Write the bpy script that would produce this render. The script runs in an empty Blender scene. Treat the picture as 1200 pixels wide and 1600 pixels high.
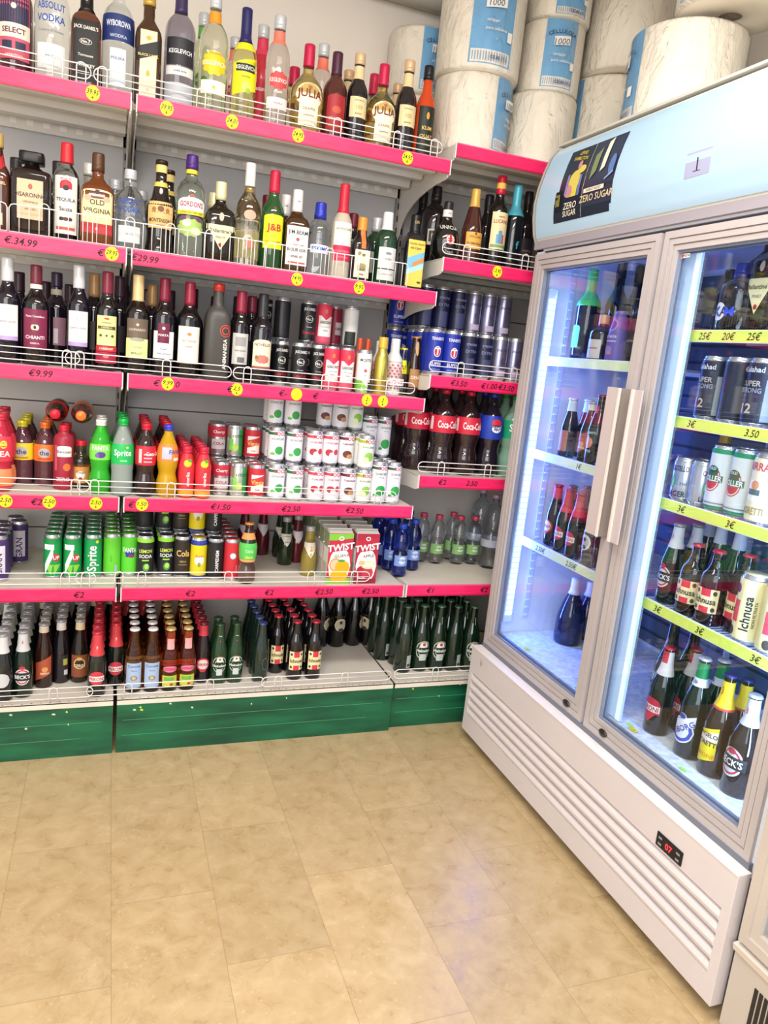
import bpy, bmesh, math, random
from mathutils import Vector, Matrix, Euler
random.seed(7)
S = bpy.context.scene
COL = S.collection
PI = math.pi
R_ = math.radians

# ------------------------------------------------------------------ camera, world, lights, exposure
cam_d = bpy.data.cameras.new('camera'); cam = bpy.data.objects.new('camera', cam_d); COL.objects.link(cam)
cam.location = (-0.04739, -2.44444, 1.39608)
cam.rotation_euler = (R_(78.37906), R_(-5.79732), R_(-19.70481))
cam_d.sensor_fit = 'VERTICAL'; cam_d.sensor_height = 36; cam_d.sensor_width = 27
cam_d.lens = 1168.1 * 36 / 1600; cam_d.clip_start = 0.02
S.camera = cam
S.view_settings.view_transform = 'Standard'; S.view_settings.look = 'None'
S.view_settings.exposure = 0.0; S.view_settings.gamma = 1; S.view_settings.use_curve_mapping = False
wd = bpy.data.worlds.new('world'); S.world = wd; wd.use_nodes = True
wd.node_tree.nodes['Background'].inputs[0].default_value = (1.0, 0.96, 0.92, 1)
wd.node_tree.nodes['Background'].inputs[1].default_value = 1.05

def area(name, loc, rot, sx, sy, power, color, spread=180):
    d = bpy.data.lights.new(name, 'AREA'); d.shape = 'RECTANGLE'; d.size = sx; d.size_y = sy
    d.energy = power; d.color = color; d.spread = R_(spread)
    o = bpy.data.objects.new(name, d); COL.objects.link(o); o.location = loc; o.rotation_euler = rot
    return o
area('ceiling_tube_light', (0.35, -1.35, 2.64), (0, 0, 0), 1.5, 0.30, 38, (1, 0.97, 0.93))
area('ceiling_tube_light', (-0.35, -2.9, 2.64), (0, 0, 0), 1.5, 0.30, 38, (1, 0.97, 0.93))
area('aisle_fill_light', (-1.2, -4.2, 1.9), (R_(82), 0, R_(-14)), 2.6, 1.8, 85, (1, 0.97, 0.95))  # added fill light behind the camera, lifts upper wall and paper rolls; no window there

# ------------------------------------------------------------------ helpers
def lin(h):
    v = [int(h[i:i+2], 16) / 255 for i in (0, 2, 4)]
    return tuple(x / 12.92 if x <= .04045 else ((x + .055) / 1.055) ** 2.4 for x in v) + (1,)
MATS = {}
def mat(h, rough=.45, metal=0, trans=0, emit=0, ior=1.45, coat=0, name=None, alpha=1):
    k = (h, rough, metal, trans, emit, ior, coat, alpha)
    if k in MATS: return MATS[k]
    m = bpy.data.materials.new(name or 'paint_' + h); m.use_nodes = True
    b = m.node_tree.nodes['Principled BSDF']
    c = lin(h); b.inputs['Base Color'].default_value = c
    b.inputs['Roughness'].default_value = rough; b.inputs['Metallic'].default_value = metal
    b.inputs['Transmission Weight'].default_value = trans; b.inputs['IOR'].default_value = ior
    b.inputs['Coat Weight'].default_value = coat; b.inputs['Coat Roughness'].default_value = .05
    if emit:
        b.inputs['Emission Color'].default_value = c; b.inputs['Emission Strength'].default_value = emit
    MATS[k] = m
    return m
def noisy(name, c1, c2, scale=4, rough=.5, stretch=(1, 1, 1), bump=0.0, detail=4, lo=.35, hi=.65, metal=0):
    m = bpy.data.materials.new(name); m.use_nodes = True; nt = m.node_tree; b = nt.nodes['Principled BSDF']
    tc = nt.nodes.new('ShaderNodeTexCoord'); mp = nt.nodes.new('ShaderNodeMapping'); mp.inputs['Scale'].default_value = stretch
    no = nt.nodes.new('ShaderNodeTexNoise'); no.inputs['Scale'].default_value = scale; no.inputs['Detail'].default_value = detail
    cr = nt.nodes.new('ShaderNodeValToRGB'); cr.color_ramp.elements[0].position = lo; cr.color_ramp.elements[1].position = hi
    cr.color_ramp.elements[0].color = lin(c1); cr.color_ramp.elements[1].color = lin(c2)
    nt.links.new(tc.outputs['Object'], mp.inputs[0]); nt.links.new(mp.outputs[0], no.inputs['Vector'])
    nt.links.new(no.outputs['Fac'], cr.inputs[0]); nt.links.new(cr.outputs[0], b.inputs['Base Color'])
    b.inputs['Roughness'].default_value = rough; b.inputs['Metallic'].default_value = metal
    if bump:
        bp = nt.nodes.new('ShaderNodeBump'); bp.inputs['Strength'].default_value = bump; bp.inputs['Distance'].default_value = .01
        nt.links.new(no.outputs['Fac'], bp.inputs['Height']); nt.links.new(bp.outputs[0], b.inputs['Normal'])
    return m

class MB:
    def __init__(s): s.v = []; s.f = []; s.m = []; s.mats = []; s.sm = []
    def mi(s, m):
        if m not in s.mats: s.mats.append(m)
        return s.mats.index(m)
    def add(s, vs, fs, m, smooth=False):
        o = len(s.v); s.v += [tuple(v) for v in vs]; i = s.mi(m)
        for f in fs: s.f.append(tuple(o + k for k in f)); s.m.append(i); s.sm.append(smooth)
    def box(s, x0, x1, y0, y1, z0, z1, m):
        s.add([(x, y, z) for x in (x0, x1) for y in (y0, y1) for z in (z0, z1)],
              [(0, 1, 3, 2), (4, 6, 7, 5), (0, 4, 5, 1), (2, 3, 7, 6), (0, 2, 6, 4), (1, 5, 7, 3)], m)
    def prism(s, pts, axis, a, b, m):      # closed 2D outline extruded along axis from a to b
        n = len(pts)
        def P(p, t):
            return (t, p[0], p[1]) if axis == 0 else ((p[0], t, p[1]) if axis == 1 else (p[0], p[1], t))
        s.add([P(p, a) for p in pts] + [P(p, b) for p in pts],
              [tuple(range(n)), tuple(range(2 * n - 1, n - 1, -1))] + [(i, (i + 1) % n, n + (i + 1) % n, n + i) for i in range(n)], m)
    def tube(s, path, r, m, seg=6, closed=False):
        P = [Vector(p) for p in path]; n = len(P); rings = []
        for i in range(n):
            d = (P[(i + 1) % n] - P[i - 1]) if closed else (P[min(i + 1, n - 1)] - P[max(i - 1, 0)])
            d = d.normalized(); u = d.cross(Vector((0, 0, 1)))
            if u.length < .2: u = d.cross(Vector((0, 1, 0)))
            u = u.normalized(); w = d.cross(u)
            rings.append([P[i] + r * (math.cos(2 * PI * k / seg) * u + math.sin(2 * PI * k / seg) * w) for k in range(seg)])
        fs = []
        for i in range(n if closed else n - 1):
            j = (i + 1) % n
            for k in range(seg): fs.append((i * seg + k, i * seg + (k + 1) % seg, j * seg + (k + 1) % seg, j * seg + k))
        if not closed: fs += [tuple(range(seg)), tuple(range((n - 1) * seg + seg - 1, (n - 1) * seg - 1, -1))]
        s.add([v for g in rings for v in g], fs, m, True)
    def lathe(s, prof, m, seg=28, sq=0, smooth=True, sqr=.62, R=1):
        rings = []
        for z, r in prof:
            e = 2 if not sq else (sq if r > sqr * R else 2)
            rings.append([sup(r, 2 * PI * k / seg, e) + (z,) for k in range(seg)])
        vs = [v for g in rings for v in g]; n = len(prof); fs = []
        for i in range(n - 1):
            for k in range(seg): fs.append((i * seg + k, i * seg + (k + 1) % seg, (i + 1) * seg + (k + 1) % seg, (i + 1) * seg + k))
        s.add(vs, fs + [tuple(range(seg - 1, -1, -1)), tuple(range((n - 1) * seg, n * seg))], m, smooth)
    def mesh(s, name):
        me = bpy.data.meshes.new(name); me.from_pydata(s.v, [], s.f)
        for m in s.mats: me.materials.append(m)
        me.polygons.foreach_set('material_index', s.m); me.polygons.foreach_set('use_smooth', s.sm)
        me.update(); return me
    def recalc(s, name):
        me = s.mesh(name); bm = bmesh.new(); bm.from_mesh(me); bmesh.ops.recalc_face_normals(bm, faces=bm.faces); bm.to_mesh(me); bm.free(); return me
    def build(s, name, parent=None, bevel=0, label=None):
        o = bpy.data.objects.new(name, s.recalc(name)); COL.objects.link(o)
        if parent: o.parent = parent
        if bevel:
            b = o.modifiers.new('bevel', 'BEVEL'); b.width = bevel; b.segments = 2; b.limit_method = 'ANGLE'
        if label: o['label'] = label
        return o
def sup(r, a, e):
    c, s_ = math.sin(a), -math.cos(a)
    if e == 2: return (r * c, r * s_)
    k = (abs(c) ** e + abs(s_) ** e) ** (-1 / e)
    return (r * k * c, r * k * s_)
def tag(o, label, cat, group=None):
    o['label'] = label; o['category'] = cat
    if group: o['group'] = group
    return o
def empty(name, loc, rz=0):
    o = bpy.data.objects.new(name, None); COL.objects.link(o); o.location = loc; o.rotation_euler = (0, 0, rz); o.empty_display_size = .05
    return o
def struct(o): o['kind'] = 'structure'; return o

# ---- lettering: glyph outlines turned to flat mesh, cached
TXT = {}
def text2d(s, bold=.012):
    if (s, bold) in TXT: return TXT[(s, bold)]
    c = bpy.data.curves.new('lettering', 'FONT'); c.body = s.replace('_', ' '); c.resolution_u = 2; c.offset = bold; c.align_x = 'CENTER'
    o = bpy.data.objects.new('lettering', c); COL.objects.link(o)
    bpy.context.view_layer.update()
    me = bpy.data.meshes.new_from_object(o.evaluated_get(bpy.context.evaluated_depsgraph_get()))
    vs = [(v.co.x, v.co.y) for v in me.vertices]; fs = [tuple(p.vertices) for p in me.polygons]
    bpy.data.objects.remove(o); bpy.data.curves.remove(c); bpy.data.meshes.remove(me)
    if vs:
        x0 = min(v[0] for v in vs); x1 = max(v[0] for v in vs); y0 = min(v[1] for v in vs); y1 = max(v[1] for v in vs)
        vs = [(x - (x0 + x1) / 2, y - (y0 + y1) / 2) for x, y in vs]
    TXT[(s, bold)] = (vs, fs); return TXT[(s, bold)]

class Draw:
    """printed matter laid on a surface; fmap(x, z, d) -> 3D point, d = lift above the surface; x unit ux, z unit uz"""
    def __init__(s, fmap, ux=1, uz=1, step=.2, zstep=.1, d0=.0004, dd=.00012):
        s.mb = MB(); s.f = fmap; s.ux = ux; s.uz = uz; s.st = step; s.zst = zstep; s.d = d0; s.dd = dd
    def col(s, x0, x1, top, bot, m, nz=1):
        n = max(1, int(math.ceil((x1 - x0) / s.st - 1e-6))); vs = []; fs = []
        for i in range(n + 1):
            x = x0 + (x1 - x0) * i / n; a = bot(x); b = top(x)
            for j in range(nz + 1): vs.append(s.f(x * s.ux, (a + (b - a) * j / nz) * s.uz, s.d))
        for i in range(n):
            for j in range(nz):
                k = i * (nz + 1) + j; fs.append((k, k + nz + 1, k + nz + 2, k + 1))
        s.mb.add(vs, fs, m, True); s.d += s.dd
    def rect(s, x0, x1, z0, z1, m): s.col(x0, x1, lambda x: z1, lambda x: z0, m, max(1, int(math.ceil((z1 - z0) / s.zst - 1e-6))))
    def ell(s, cx, cz, rx, rz, m):
        o = s.st; s.st = min(s.st, rx / 6)
        g = lambda x: rz * math.sqrt(max(0, 1 - ((x - cx) / rx) ** 2))
        s.col(cx - rx, cx + rx, lambda x: cz + g(x), lambda x: cz - g(x), m, 2); s.st = o
    def arch(s, x0, x1, z0, z1, b, m):
        o = s.st; s.st = min(s.st, (x1 - x0) / 10); c = (x0 + x1) / 2; h = (x1 - x0) / 2
        s.col(x0, x1, lambda x: z1 + b * (math.sqrt(max(0, 1 - ((x - c) / h) ** 2)) - 1 + 1), lambda x: z0, m, 3); s.st = o
    def slant(s, x0, x1, z0, z1, rise, m): s.col(x0, x1, lambda x: z1 + rise * (x - x0), lambda x: z0 + rise * (x - x0), m, 2)
    def tri(s, x0, x1, z0, z1, m):        # point down
        c = (x0 + x1) / 2; h = (x1 - x0) / 2
        s.col(x0, x1, lambda x: z1, lambda x: z0 + (z1 - z0) * abs(x - c) / h, m, 1)
    def text(s, t, cx, cz, size, m, rot=0, xs=1, shear=0, bold=.012, wmax=0):
        vs, fs = text2d(t, bold); k = size / .7 * s.ux;
        if wmax and vs: xs = min(xs, wmax * s.ux / max(1e-6, 2 * max(v[0] for v in vs) * k))
        c, sn = math.cos(R_(rot)), math.sin(R_(rot)); out = []
        lift = s.ux * (size * .45) ** 2 / 2 if s.ux != 1 else 0
        for x, y in vs:
            X = x * k * xs + shear * y * k; Y = y * k
            out.append(s.f(cx * s.ux + c * X - sn * Y, cz * s.uz + sn * X + c * Y, s.d + lift))
        s.mb.add(out, fs, m, False); s.d += s.dd
    def build(s, name, parent, label=None):
        o = bpy.data.objects.new(name, s.mb.mesh(name)); COL.objects.link(o); o.parent = parent
        if label: o['label'] = label
        return o

M_WHITE = mat('e9e6e0', .35, name='white_enamel')
M_METAL = noisy('shelf_cream_enamel', 'dbd5cb', 'e6e1d8', 3, .42)
M_BACK = noisy('back_panel_grey', 'bab8b8', 'c6c4c2', 2.2, .5)
M_PINK = noisy('price_strip_pink', 'e2175a', 'ec2a68', 14, .38, (1, 1, 4))
M_WIRE = mat('ece8e6', .3, name='white_wire')
M_BLACK = mat('15120f', .5, name='black_ink')
M_INK = mat('3a1020', .6, name='marker_ink')
M_YEL = mat('f4ea12', .5, name='yellow_sticker')

# ------------------------------------------------------------------ room shell
def floor_mat():
    m = bpy.data.materials.new('beige_marble_tiles'); m.use_nodes = True; nt = m.node_tree; N = nt.nodes; L = nt.links; b = N['Principled BSDF']
    geo = N.new('ShaderNodeNewGeometry'); sep = N.new('ShaderNodeSeparateXYZ'); L.new(geo.outputs['Position'], sep.inputs[0])
    def math_(op, a, b_=None, c=None):
        n = N.new('ShaderNodeMath'); n.operation = op
        for i, v in enumerate((a, b_, c)):
            if v is None: continue
            if isinstance(v, (int, float)): n.inputs[i].default_value = v
            else: L.new(v, n.inputs[i])
        return n.outputs[0]
    u = math_('DIVIDE', math_('ADD', sep.outputs[0], .0088), .2501)
    ci = math_('FLOOR', u); par = math_('FLOORED_MODULO', ci, 2.0)
    v = math_('DIVIDE', math_('ADD', math_('ADD', sep.outputs[1], .232), math_('MULTIPLY', par, .25)), .5)
    ri = math_('FLOOR', v); fu = math_('FRACT', u); fv = math_('FRACT', v)
    du = math_('MULTIPLY', math_('MINIMUM', fu, math_('SUBTRACT', 1, fu)), .25); dv = math_('MULTIPLY', math_('MINIMUM', fv, math_('SUBTRACT', 1, fv)), .5)
    dd = math_('MINIMUM', du, dv); joint = math_('LESS_THAN', dd, .0009)
    cmb = N.new('ShaderNodeCombineXYZ'); L.new(ci, cmb.inputs[0]); L.new(ri, cmb.inputs[1])
    wn = N.new('ShaderNodeTexWhiteNoise'); L.new(cmb.outputs[0], wn.inputs['Vector'])
    off = N.new('ShaderNodeVectorMath'); off.operation = 'MULTIPLY_ADD'; L.new(wn.outputs['Color'], off.inputs[0]); off.inputs[1].default_value = (7, 9, 5); L.new(geo.outputs['Position'], off.inputs[2])
    n1 = N.new('ShaderNodeTexNoise'); n1.inputs['Scale'].default_value = 17; n1.inputs['Detail'].default_value = 8; n1.inputs['Roughness'].default_value = .6; n1.inputs['Distortion'].default_value = .5; L.new(off.outputs[0], n1.inputs['Vector'])
    cr = N.new('ShaderNodeValToRGB'); e = cr.color_ramp.elements; e[0].position = .3; e[0].color = lin('b2996f'); e[1].position = .72; e[1].color = lin('cab48c'); L.new(n1.outputs['Fac'], cr.inputs[0])
    nv = N.new('ShaderNodeTexNoise'); nv.inputs['Scale'].default_value = 8; nv.inputs['Detail'].default_value = 9; nv.inputs['Roughness'].default_value = .68; nv.inputs['Distortion'].default_value = 1.4; L.new(off.outputs[0], nv.inputs['Vector'])
    vein = math_('ABSOLUTE', math_('SUBTRACT', nv.outputs['Fac'], .5))
    vr = N.new('ShaderNodeMapRange'); L.new(vein, vr.inputs[0]); vr.inputs[1].default_value = 0; vr.inputs[2].default_value = .0055; vr.inputs[3].default_value = .5; vr.inputs[4].default_value = 0
    nm = N.new('ShaderNodeTexNoise'); nm.inputs['Scale'].default_value = 3; L.new(off.outputs[0], nm.inputs['Vector'])
    vfac = math_('MULTIPLY', vr.outputs[0], math_('GREATER_THAN', nm.outputs['Fac'], .5))
    mx = N.new('ShaderNodeMix'); mx.data_type = 'RGBA'; L.new(vfac, mx.inputs[0]); L.new(cr.outputs[0], mx.inputs[6]); mx.inputs[7].default_value = lin('7d6644')
    # pale fossils
    vo = N.new('ShaderNodeTexVoronoi'); vo.inputs['Scale'].default_value = 38; L.new(off.outputs[0], vo.inputs['Vector'])
    pf = math_('MULTIPLY', math_('LESS_THAN', vo.outputs['Distance'], .16), .25)
    mp = N.new('ShaderNodeMix'); mp.data_type = 'RGBA'; L.new(pf, mp.inputs[0]); L.new(mx.outputs[2], mp.inputs[6]); mp.inputs[7].default_value = lin('dcc8a2')
    hs = N.new('ShaderNodeHueSaturation'); hs.inputs['Saturation'].default_value = 1.0; L.new(math_('ADD', math_('MULTIPLY', wn.outputs['Value'], .16), .90), hs.inputs['Value']); L.new(mp.outputs[2], hs.inputs['Color'])
    mj = N.new('ShaderNodeMix'); mj.data_type = 'RGBA'; L.new(math_('MULTIPLY', joint, .6), mj.inputs[0]); L.new(hs.outputs[0], mj.inputs[6]); mj.inputs[7].default_value = lin('8d7a5c')
    L.new(mj.outputs[2], b.inputs['Base Color']); b.inputs['Roughness'].default_value = .3; b.inputs['Specular IOR Level'].default_value = .45
    rr = N.new('ShaderNodeMapRange'); L.new(n1.outputs['Fac'], rr.inputs[0]); rr.inputs[1].default_value = .3; rr.inputs[2].default_value = .7; rr.inputs[3].default_value = .24; rr.inputs[4].default_value = .42; L.new(rr.outputs[0], b.inputs['Roughness'])
    return m
mb = MB(); mb.box(-2.6, 2.2, -5, .62, -.04, 0, floor_mat()); struct(mb.build('floor'))
m_wall = noisy('beige_plaster', 'ebe3d7', 'efe8dd', 1.5, .8, bump=.03)
mb = MB(); mb.box(-2.6, 2.2, .56, .62, 0, 2.76, m_wall); struct(mb.build('wall_back'))
mb = MB(); mb.box(2.1, 2.2, -5, .56, 0, 2.76, m_wall); struct(mb.build('wall_right'))
mb = MB(); mb.box(-2.6, 2.2, -5, .62, 2.76, 2.82, noisy('white_ceiling', 'e6e2da', 'ece8e1', 2, .8)); struct(mb.build('ceiling'))
mb = MB(); mb.tube([(-2.5, .5, 2.725), (2.1, .5, 2.725)], .035, mat('d2cdc4', .5), 12); struct(mb.build('trim_1'))
for cx, cy in ((.35, -1.35), (-.35, -2.9)):
    t = empty('ceiling_lamp', (cx, cy, 2.76)); tag(t, 'long white ceiling strip lamp ' + ('nearer the shelves' if cy > -2 else 'nearer the shop entrance'), 'lamp', 'ceiling strip lamps')
    mb = MB(); mb.box(-.78, .78, -.17, .17, -.05, 0, M_WHITE); mb.box(-.76, .76, -.15, .15, -.1, -.05, mat('fff6ea', .5, emit=1.2)); mb.build('lamp_housing', t)

# ------------------------------------------------------------------ shelving
ZM = dict(A=2.055, B=1.634, C=1.271, D=.8836, E=.585)
ZK = dict(A=2.112, B=1.75, C=1.356, D=.998, E=.585)
BAYS = [(-1.0, -.005, ZM, 'left bay'), (.005, .997, ZM, 'middle bay'), (1.004, 1.98, ZK, 'corner bay')]
DEP = .47
M_POST = mat('8f8a84', .45, name='post_grey')
M_GREEN = noisy('worn_green_paint', '0a4630', '136644', 4, .42, (1, 1, 5), bump=.02)
M_DECK = noisy('worn_cream_deck', 'd8d0c2', 'e3dccf', 6, .5)
ORDN = {'A': 'top', 'B': 'second', 'C': 'third', 'D': 'fourth', 'E': 'fifth'}
def strip_draw(y=0.0):
    return Draw(lambda x, z, d: (x, y - d, z), d0=.0006, dd=.0002)
PRICES = {('A', 0): [('s', -.109, '39.95')], ('A', 1): [('s', .09, '39.95'), ('s', .277, '24.01'), ('s', .478, '24.95'), ('s', .84, '24.95')],
 ('B', 0): [('h', -.289, '€.34.99'), ('s', -.048, '29.95'), ('h', -.078, '€')], ('B', 1): [('h', .045, '€29.99'), ('s', .508, '14.95'), ('s', .717, '9.95')],
 ('C', 0): [('h', -.235, '€9.99')], ('C', 1): [('h', .092, '€'), ('s', .125, '9.99'), ('h', .155, '0'), ('s', .339, '2.5'), ('h', .317, '€'), ('h', .49, '€-'), ('s', .535, ''), ('h', .6, '€'), ('s', .781, '2'), ('s', .839, '2')],
 ('D', 0): [('s', -.328, '2.50'), ('h', -.243, '€2'), ('s', -.208, '2.50'), ('s', -.075, '2.50')], ('D', 1): [('h', .03, '€'), ('s', .062, '1.50'), ('h', .31, '€1.50'), ('h', .547, '€2.50'), ('h', .775, '€2.50')],
 ('E', 0): [('h', -.118, '€2')], ('E', 1): [('h', .227, '€2'), ('h', .493, '€2'), ('h', .69, '€2.50'), ('h', .865, '€2.50')],
 ('B', 2): [('s', 1.214, '13.95')], ('C', 2): [('h', 1.119, '€3.50'), ('h', 1.24, '€1.00'), ('h', 1.31, '€3.50')], ('D', 2): [('h', 1.1, '€2'), ('h', 1.22, '2.50')], ('E', 2): [('h', 1.102, '€1'), ('h', 1.33, '€2')]}
def bracket_pts(z, h=.2):
    pts = [(.012, z - .006), (.012, z - .05)]
    for i in range(9):
        t = i / 8; a = t * PI / 2
        pts.append((.03 + .40 * math.sin(a), z - .055 - (h - .055) * (1 - math.cos(a))))
    pts += [(.465, z - h - .03), (.465, z - .006)]
    return pts
for bi, (x0, x1, ZZ, bn) in enumerate(BAYS):
    fr = empty('shelving_frame', ((x0 + x1) / 2, .48, 0)); O = fr.location
    tag(fr, f'grey steel shelving frame with back panels, standing behind the {bn}', 'shelving', 'gondola shelving bays')
    mb = MB(); z = .2
    seams = [.2, .42, .665, .89, 1.125, 1.36, 1.6, 1.83, 2.08]
    for a, b in zip(seams, seams[1:]):
        mb.box(x0 - O.x, x1 - O.x, 0, .012, a + .0025, b - .0025, M_BACK)
    mb.box(x0 - O.x, x1 - O.x, .012, .016, .2, 2.08, mat('5c5a58', .6))
    mb.build('back_panel', fr)
    for k in (0, 1):
        px = (x0 if k == 0 else x1) - O.x; mb = MB()
        mb.box(px - (.0 if k == 0 else .016), px + (.016 if k == 0 else 0), -.022, .03, 0, 2.13, M_POST)
        for q in range(40):
            zz = .3 + q * .045; cx = px + (.008 if k == 0 else -.008)
            mb.box(cx - .003, cx + .003, -.0228, -.0218, zz, zz + .022, mat('201d1b', .7))
        mb.build('upright', fr)
    yk = [.0, .0, .022][bi]
    kb = empty('kick_board', O); tag(kb, f'worn green kick board at floor level under the {bn}', 'kick board', 'green kick boards')
    mb = MB(); mb.box(x0 - O.x + .001, x1 - O.x - .001, yk - .48, yk + .018 - .48, 0, .174, M_GREEN)
    mb.build('board', kb)
    mb = MB(); rr = random.Random(bi)
    for q in range(7):
        xx = rr.uniform(x0 + .05, x1 - .05) - O.x; zz = rr.choice([.17, .165, .12, .155]) - rr.random() * .01; w = rr.uniform(.004, .012)
        mb.prism([(xx, zz), (xx + w, zz - .002), (xx + w * .9, zz + .004), (xx + .2 * w, zz + .005)], 1, yk - .4805, yk - .479, mat(['d8d6b0', 'c9d3c0', 'd6e04a'][q % 3], .6))
    for zz, ln in ((.118, .96), (.062, .9)):
        mb.box(x0 - O.x + .02, x0 - O.x + ln * (x1 - x0), yk - .4806, yk - .4795, zz, zz + .0013, mat('4f9a74', .6))
    mb.build('paint_scuffs', kb)
    # base deck
    dk = empty('base_deck', ((x0 + x1) / 2, 0, .1946)); tag(dk, f'cream metal bottom deck of the {bn}, just above the green kick board', 'shelf', 'shelving decks')
    w = (x1 - x0) / 2 - .001
    mb = MB(); mb.box(-w, w, .0, .475, -.004, 0, M_DECK); mb.box(-w, w, .0, .004, -.02, -.0005, M_DECK)
    for q in range(int(2 * w / .028)): mb.box(-w + .014 + q * .028, -w + .019 + q * .028, .006, .009, -.0005, .0004, mat('4a4038', .8))
    mb.build('deck_panel', dk)
    for key, z in ZZ.items():
        sh = empty('shelf', ((x0 + x1) / 2, 0, z)); tag(sh, f'{ORDN[key]} shelf of the {bn} with bright pink price strip', 'shelf', 'pink-edged shelves')
        mb = MB(); full = w
        mb.box(-full + .004, full - .004, .004, DEP, -.004, 0, M_DECK)
        mb.box(-full + .004, full - .004, .004, .02, -.034, -.004, M_METAL)
        for ya, yb, h in ((.10, .15, .022), (.22, .27, .022), (.34, .40, .03)):
            mb.prism([(ya, -.004), (ya + .008, -h), (yb - .008, -h), (yb, -.004)], 0, -full + .01, full - .01, M_METAL)
        mb.box(-full + .004, full - .004, DEP - .012, DEP, -.05, -.004, M_METAL)
        for q in range(int(2 * w / .05)): mb.box(-w + .03 + q * .05, -w + .05 + q * .05, DEP - .0128, DEP - .0118, -.036, -.018, mat('efece6', .5))
        mb.build('shelf_panel', sh)
        mb = MB(); mb.box(-full + .003, full - .003, 0, .004, -.042, .001, M_PINK); mb.box(-full + .003, full - .003, -.0012, 0, -.0425, -.0375, mat('b8164a', .4)); mb.box(-full + .003, full - .003, -.0012, 0, -.002, .0015, mat('f4628c', .4))
        mb.box(-full, -full + .003, -.002, .008, -.046, .002, M_WHITE); mb.box(full - .003, full, -.002, .008, -.046, .002, M_WHITE)
        mb.build('price_strip', sh)
        for sd in (-1, 1):
            mb = MB(); px = sd * (full - .003)
            mb.prism([(y, zz - z) for y, zz in bracket_pts(z, .19 if key != 'E' else .12)], 0, px - .002, px + .002, M_METAL)
            mb.build('bracket', sh)
        for kind, px, tx in PRICES.get((key, bi), []):
            D = Draw(lambda x, zz, d, px=px: (px - (x0 + x1) / 2 + x, -.0014 - d, -.02 + zz), d0=.0002, dd=.0002)
            if kind == 's':
                D.ell(0, 0, .019, .0195, M_YEL)
                if tx:
                    D.text(tx, 0, .003, .0125, M_BLACK, rot=-4, shear=.2, xs=.8 if len(tx) > 4 else 1, bold=.02); D.text('€', 0, -.011, .008, M_BLACK, rot=10)
                D.build('price_sticker', sh)
            else:
                D.text(tx, 0, 0, .019, M_INK, rot=random.uniform(-4, 3), shear=.2, bold=.012); D.build('handwritten_price', sh)

def loop(x, z, h, w=.012, y=-.004):
    pts = [(x - w, y, z - .004)] + [(x - w * math.cos(a), y, z + h - w + w * math.sin(a)) for a in [PI * k / 8 for k in range(9)]] + [(x + w, y, z - .004)]
    return pts
def rail(x0, x1, z, y, loops, label, h=.05, n=3):
    t = empty('wire_rail', ((x0 + x1) / 2, y, z)); tag(t, label, 'rail', 'white wire shelf rails'); c = (x0 + x1) / 2
    mb = MB(); r = h / 2.4; top = h; bot = .014
    a0, a1 = x0 - c, x1 - c; q = (top - bot) / 2; mz = (top + bot) / 2
    ring = [(a0 + q - q * math.sin(a), 0, mz + q * math.cos(a)) for a in [PI * k / 8 for k in range(9)]]
    ring += [(a1 - q + q * math.sin(a), 0, mz - q * math.cos(a)) for a in [PI * k / 8 for k in range(9)]]
    mb.tube(ring, .0017, M_WIRE, 6, True)
    for k in range(1, n - 1): mb.tube([(a0 + .004, 0, bot + (top - bot) * k / (n - 1)), (a1 - .004, 0, bot + (top - bot) * k / (n - 1))], .0014, M_WIRE)
    mb.build('rail_wires', t)
    for lx in loops:
        mb = MB(); mb.tube(loop(lx - c, 0, h + .004), .0018, M_WIRE); mb.build('hook_loop', t)
def basket(x0, x1, z, y, label):
    t = empty('wire_rail', ((x0 + x1) / 2, y, z)); tag(t, label, 'rail', 'white wire shelf rails'); c = (x0 + x1) / 2; mb = MB(); h = .078
    a0, a1 = x0 - c, x1 - c
    mb.tube([(a0, 0, .003), (a0, 0, h - .012), (a0 + .004, 0, h - .003), (a0 + .012, 0, h), (a1 - .012, 0, h), (a1 - .004, 0, h - .003), (a1, 0, h - .012), (a1, 0, .003)], .0017, M_WIRE)
    mb.tube([(a0, 0, .004), (a1, 0, .004)], .0014, M_WIRE)
    k = a0 + .0255
    while k < a1 - .01: mb.tube([(k, 0, .004), (k, 0, h)], .0011, M_WIRE, 5); k += .0255
    mb.build('rail_wires', t)
    k = a0 + .09
    while k < a1 - .05:
        mb = MB(); mb.tube(loop(k, 0, h + .012, .013, -.002), .0014, M_WIRE, 5); mb.build('hook_loop', t); k += .115
M = ZM
rail(-.98, -.115, M['A'], .006, (-.52, -.20, -.14), 'long white wire rail along the left of the top shelf')
rail(-.108, .96, M['A'], .006, (-.085, .185, .40, .60, .80, .93), 'long white wire rail in front of the grappa bottles, top shelf')
basket(-.98, -.325, M['B'], .006, 'white upright-wire guard at the far left of the second shelf')
basket(-.32, .40, M['B'], .006, 'white upright-wire guard in front of tequila and gin, second shelf')
basket(.405, .885, M['B'], .006, 'white upright-wire guard ending before the seaside-labelled bottle, second shelf')
rail(-.98, -.13, M['C'], .006, (-.55, -.165), 'white wire rail in front of the leftmost wines, third shelf')
rail(-.17, .32, M['C'], .010, (-.13, .12), 'white wire rail across the bay joint in front of wines, third shelf')
rail(.325, .955, M['C'], .006, (.37, .63, .86), 'white wire rail in front of the cans, third shelf')
rail(-.98, -.095, M['D'], .006, (-.135,), 'white wire rail in front of tea bottles, fourth shelf')
rail(-.13, .93, M['D'], .010, (-.08, .15, .86), 'long white wire rail in front of sodas and cans, fourth shelf')
rail(-.98, -.07, M['E'], .006, (-.16, -.1), 'white wire rail at the left of the fifth shelf')
rail(-.13, .86, M['E'], .010, (.0, .07, .35, .64, .80), 'long white wire rail in front of cans and cartons, fifth shelf')
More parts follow.
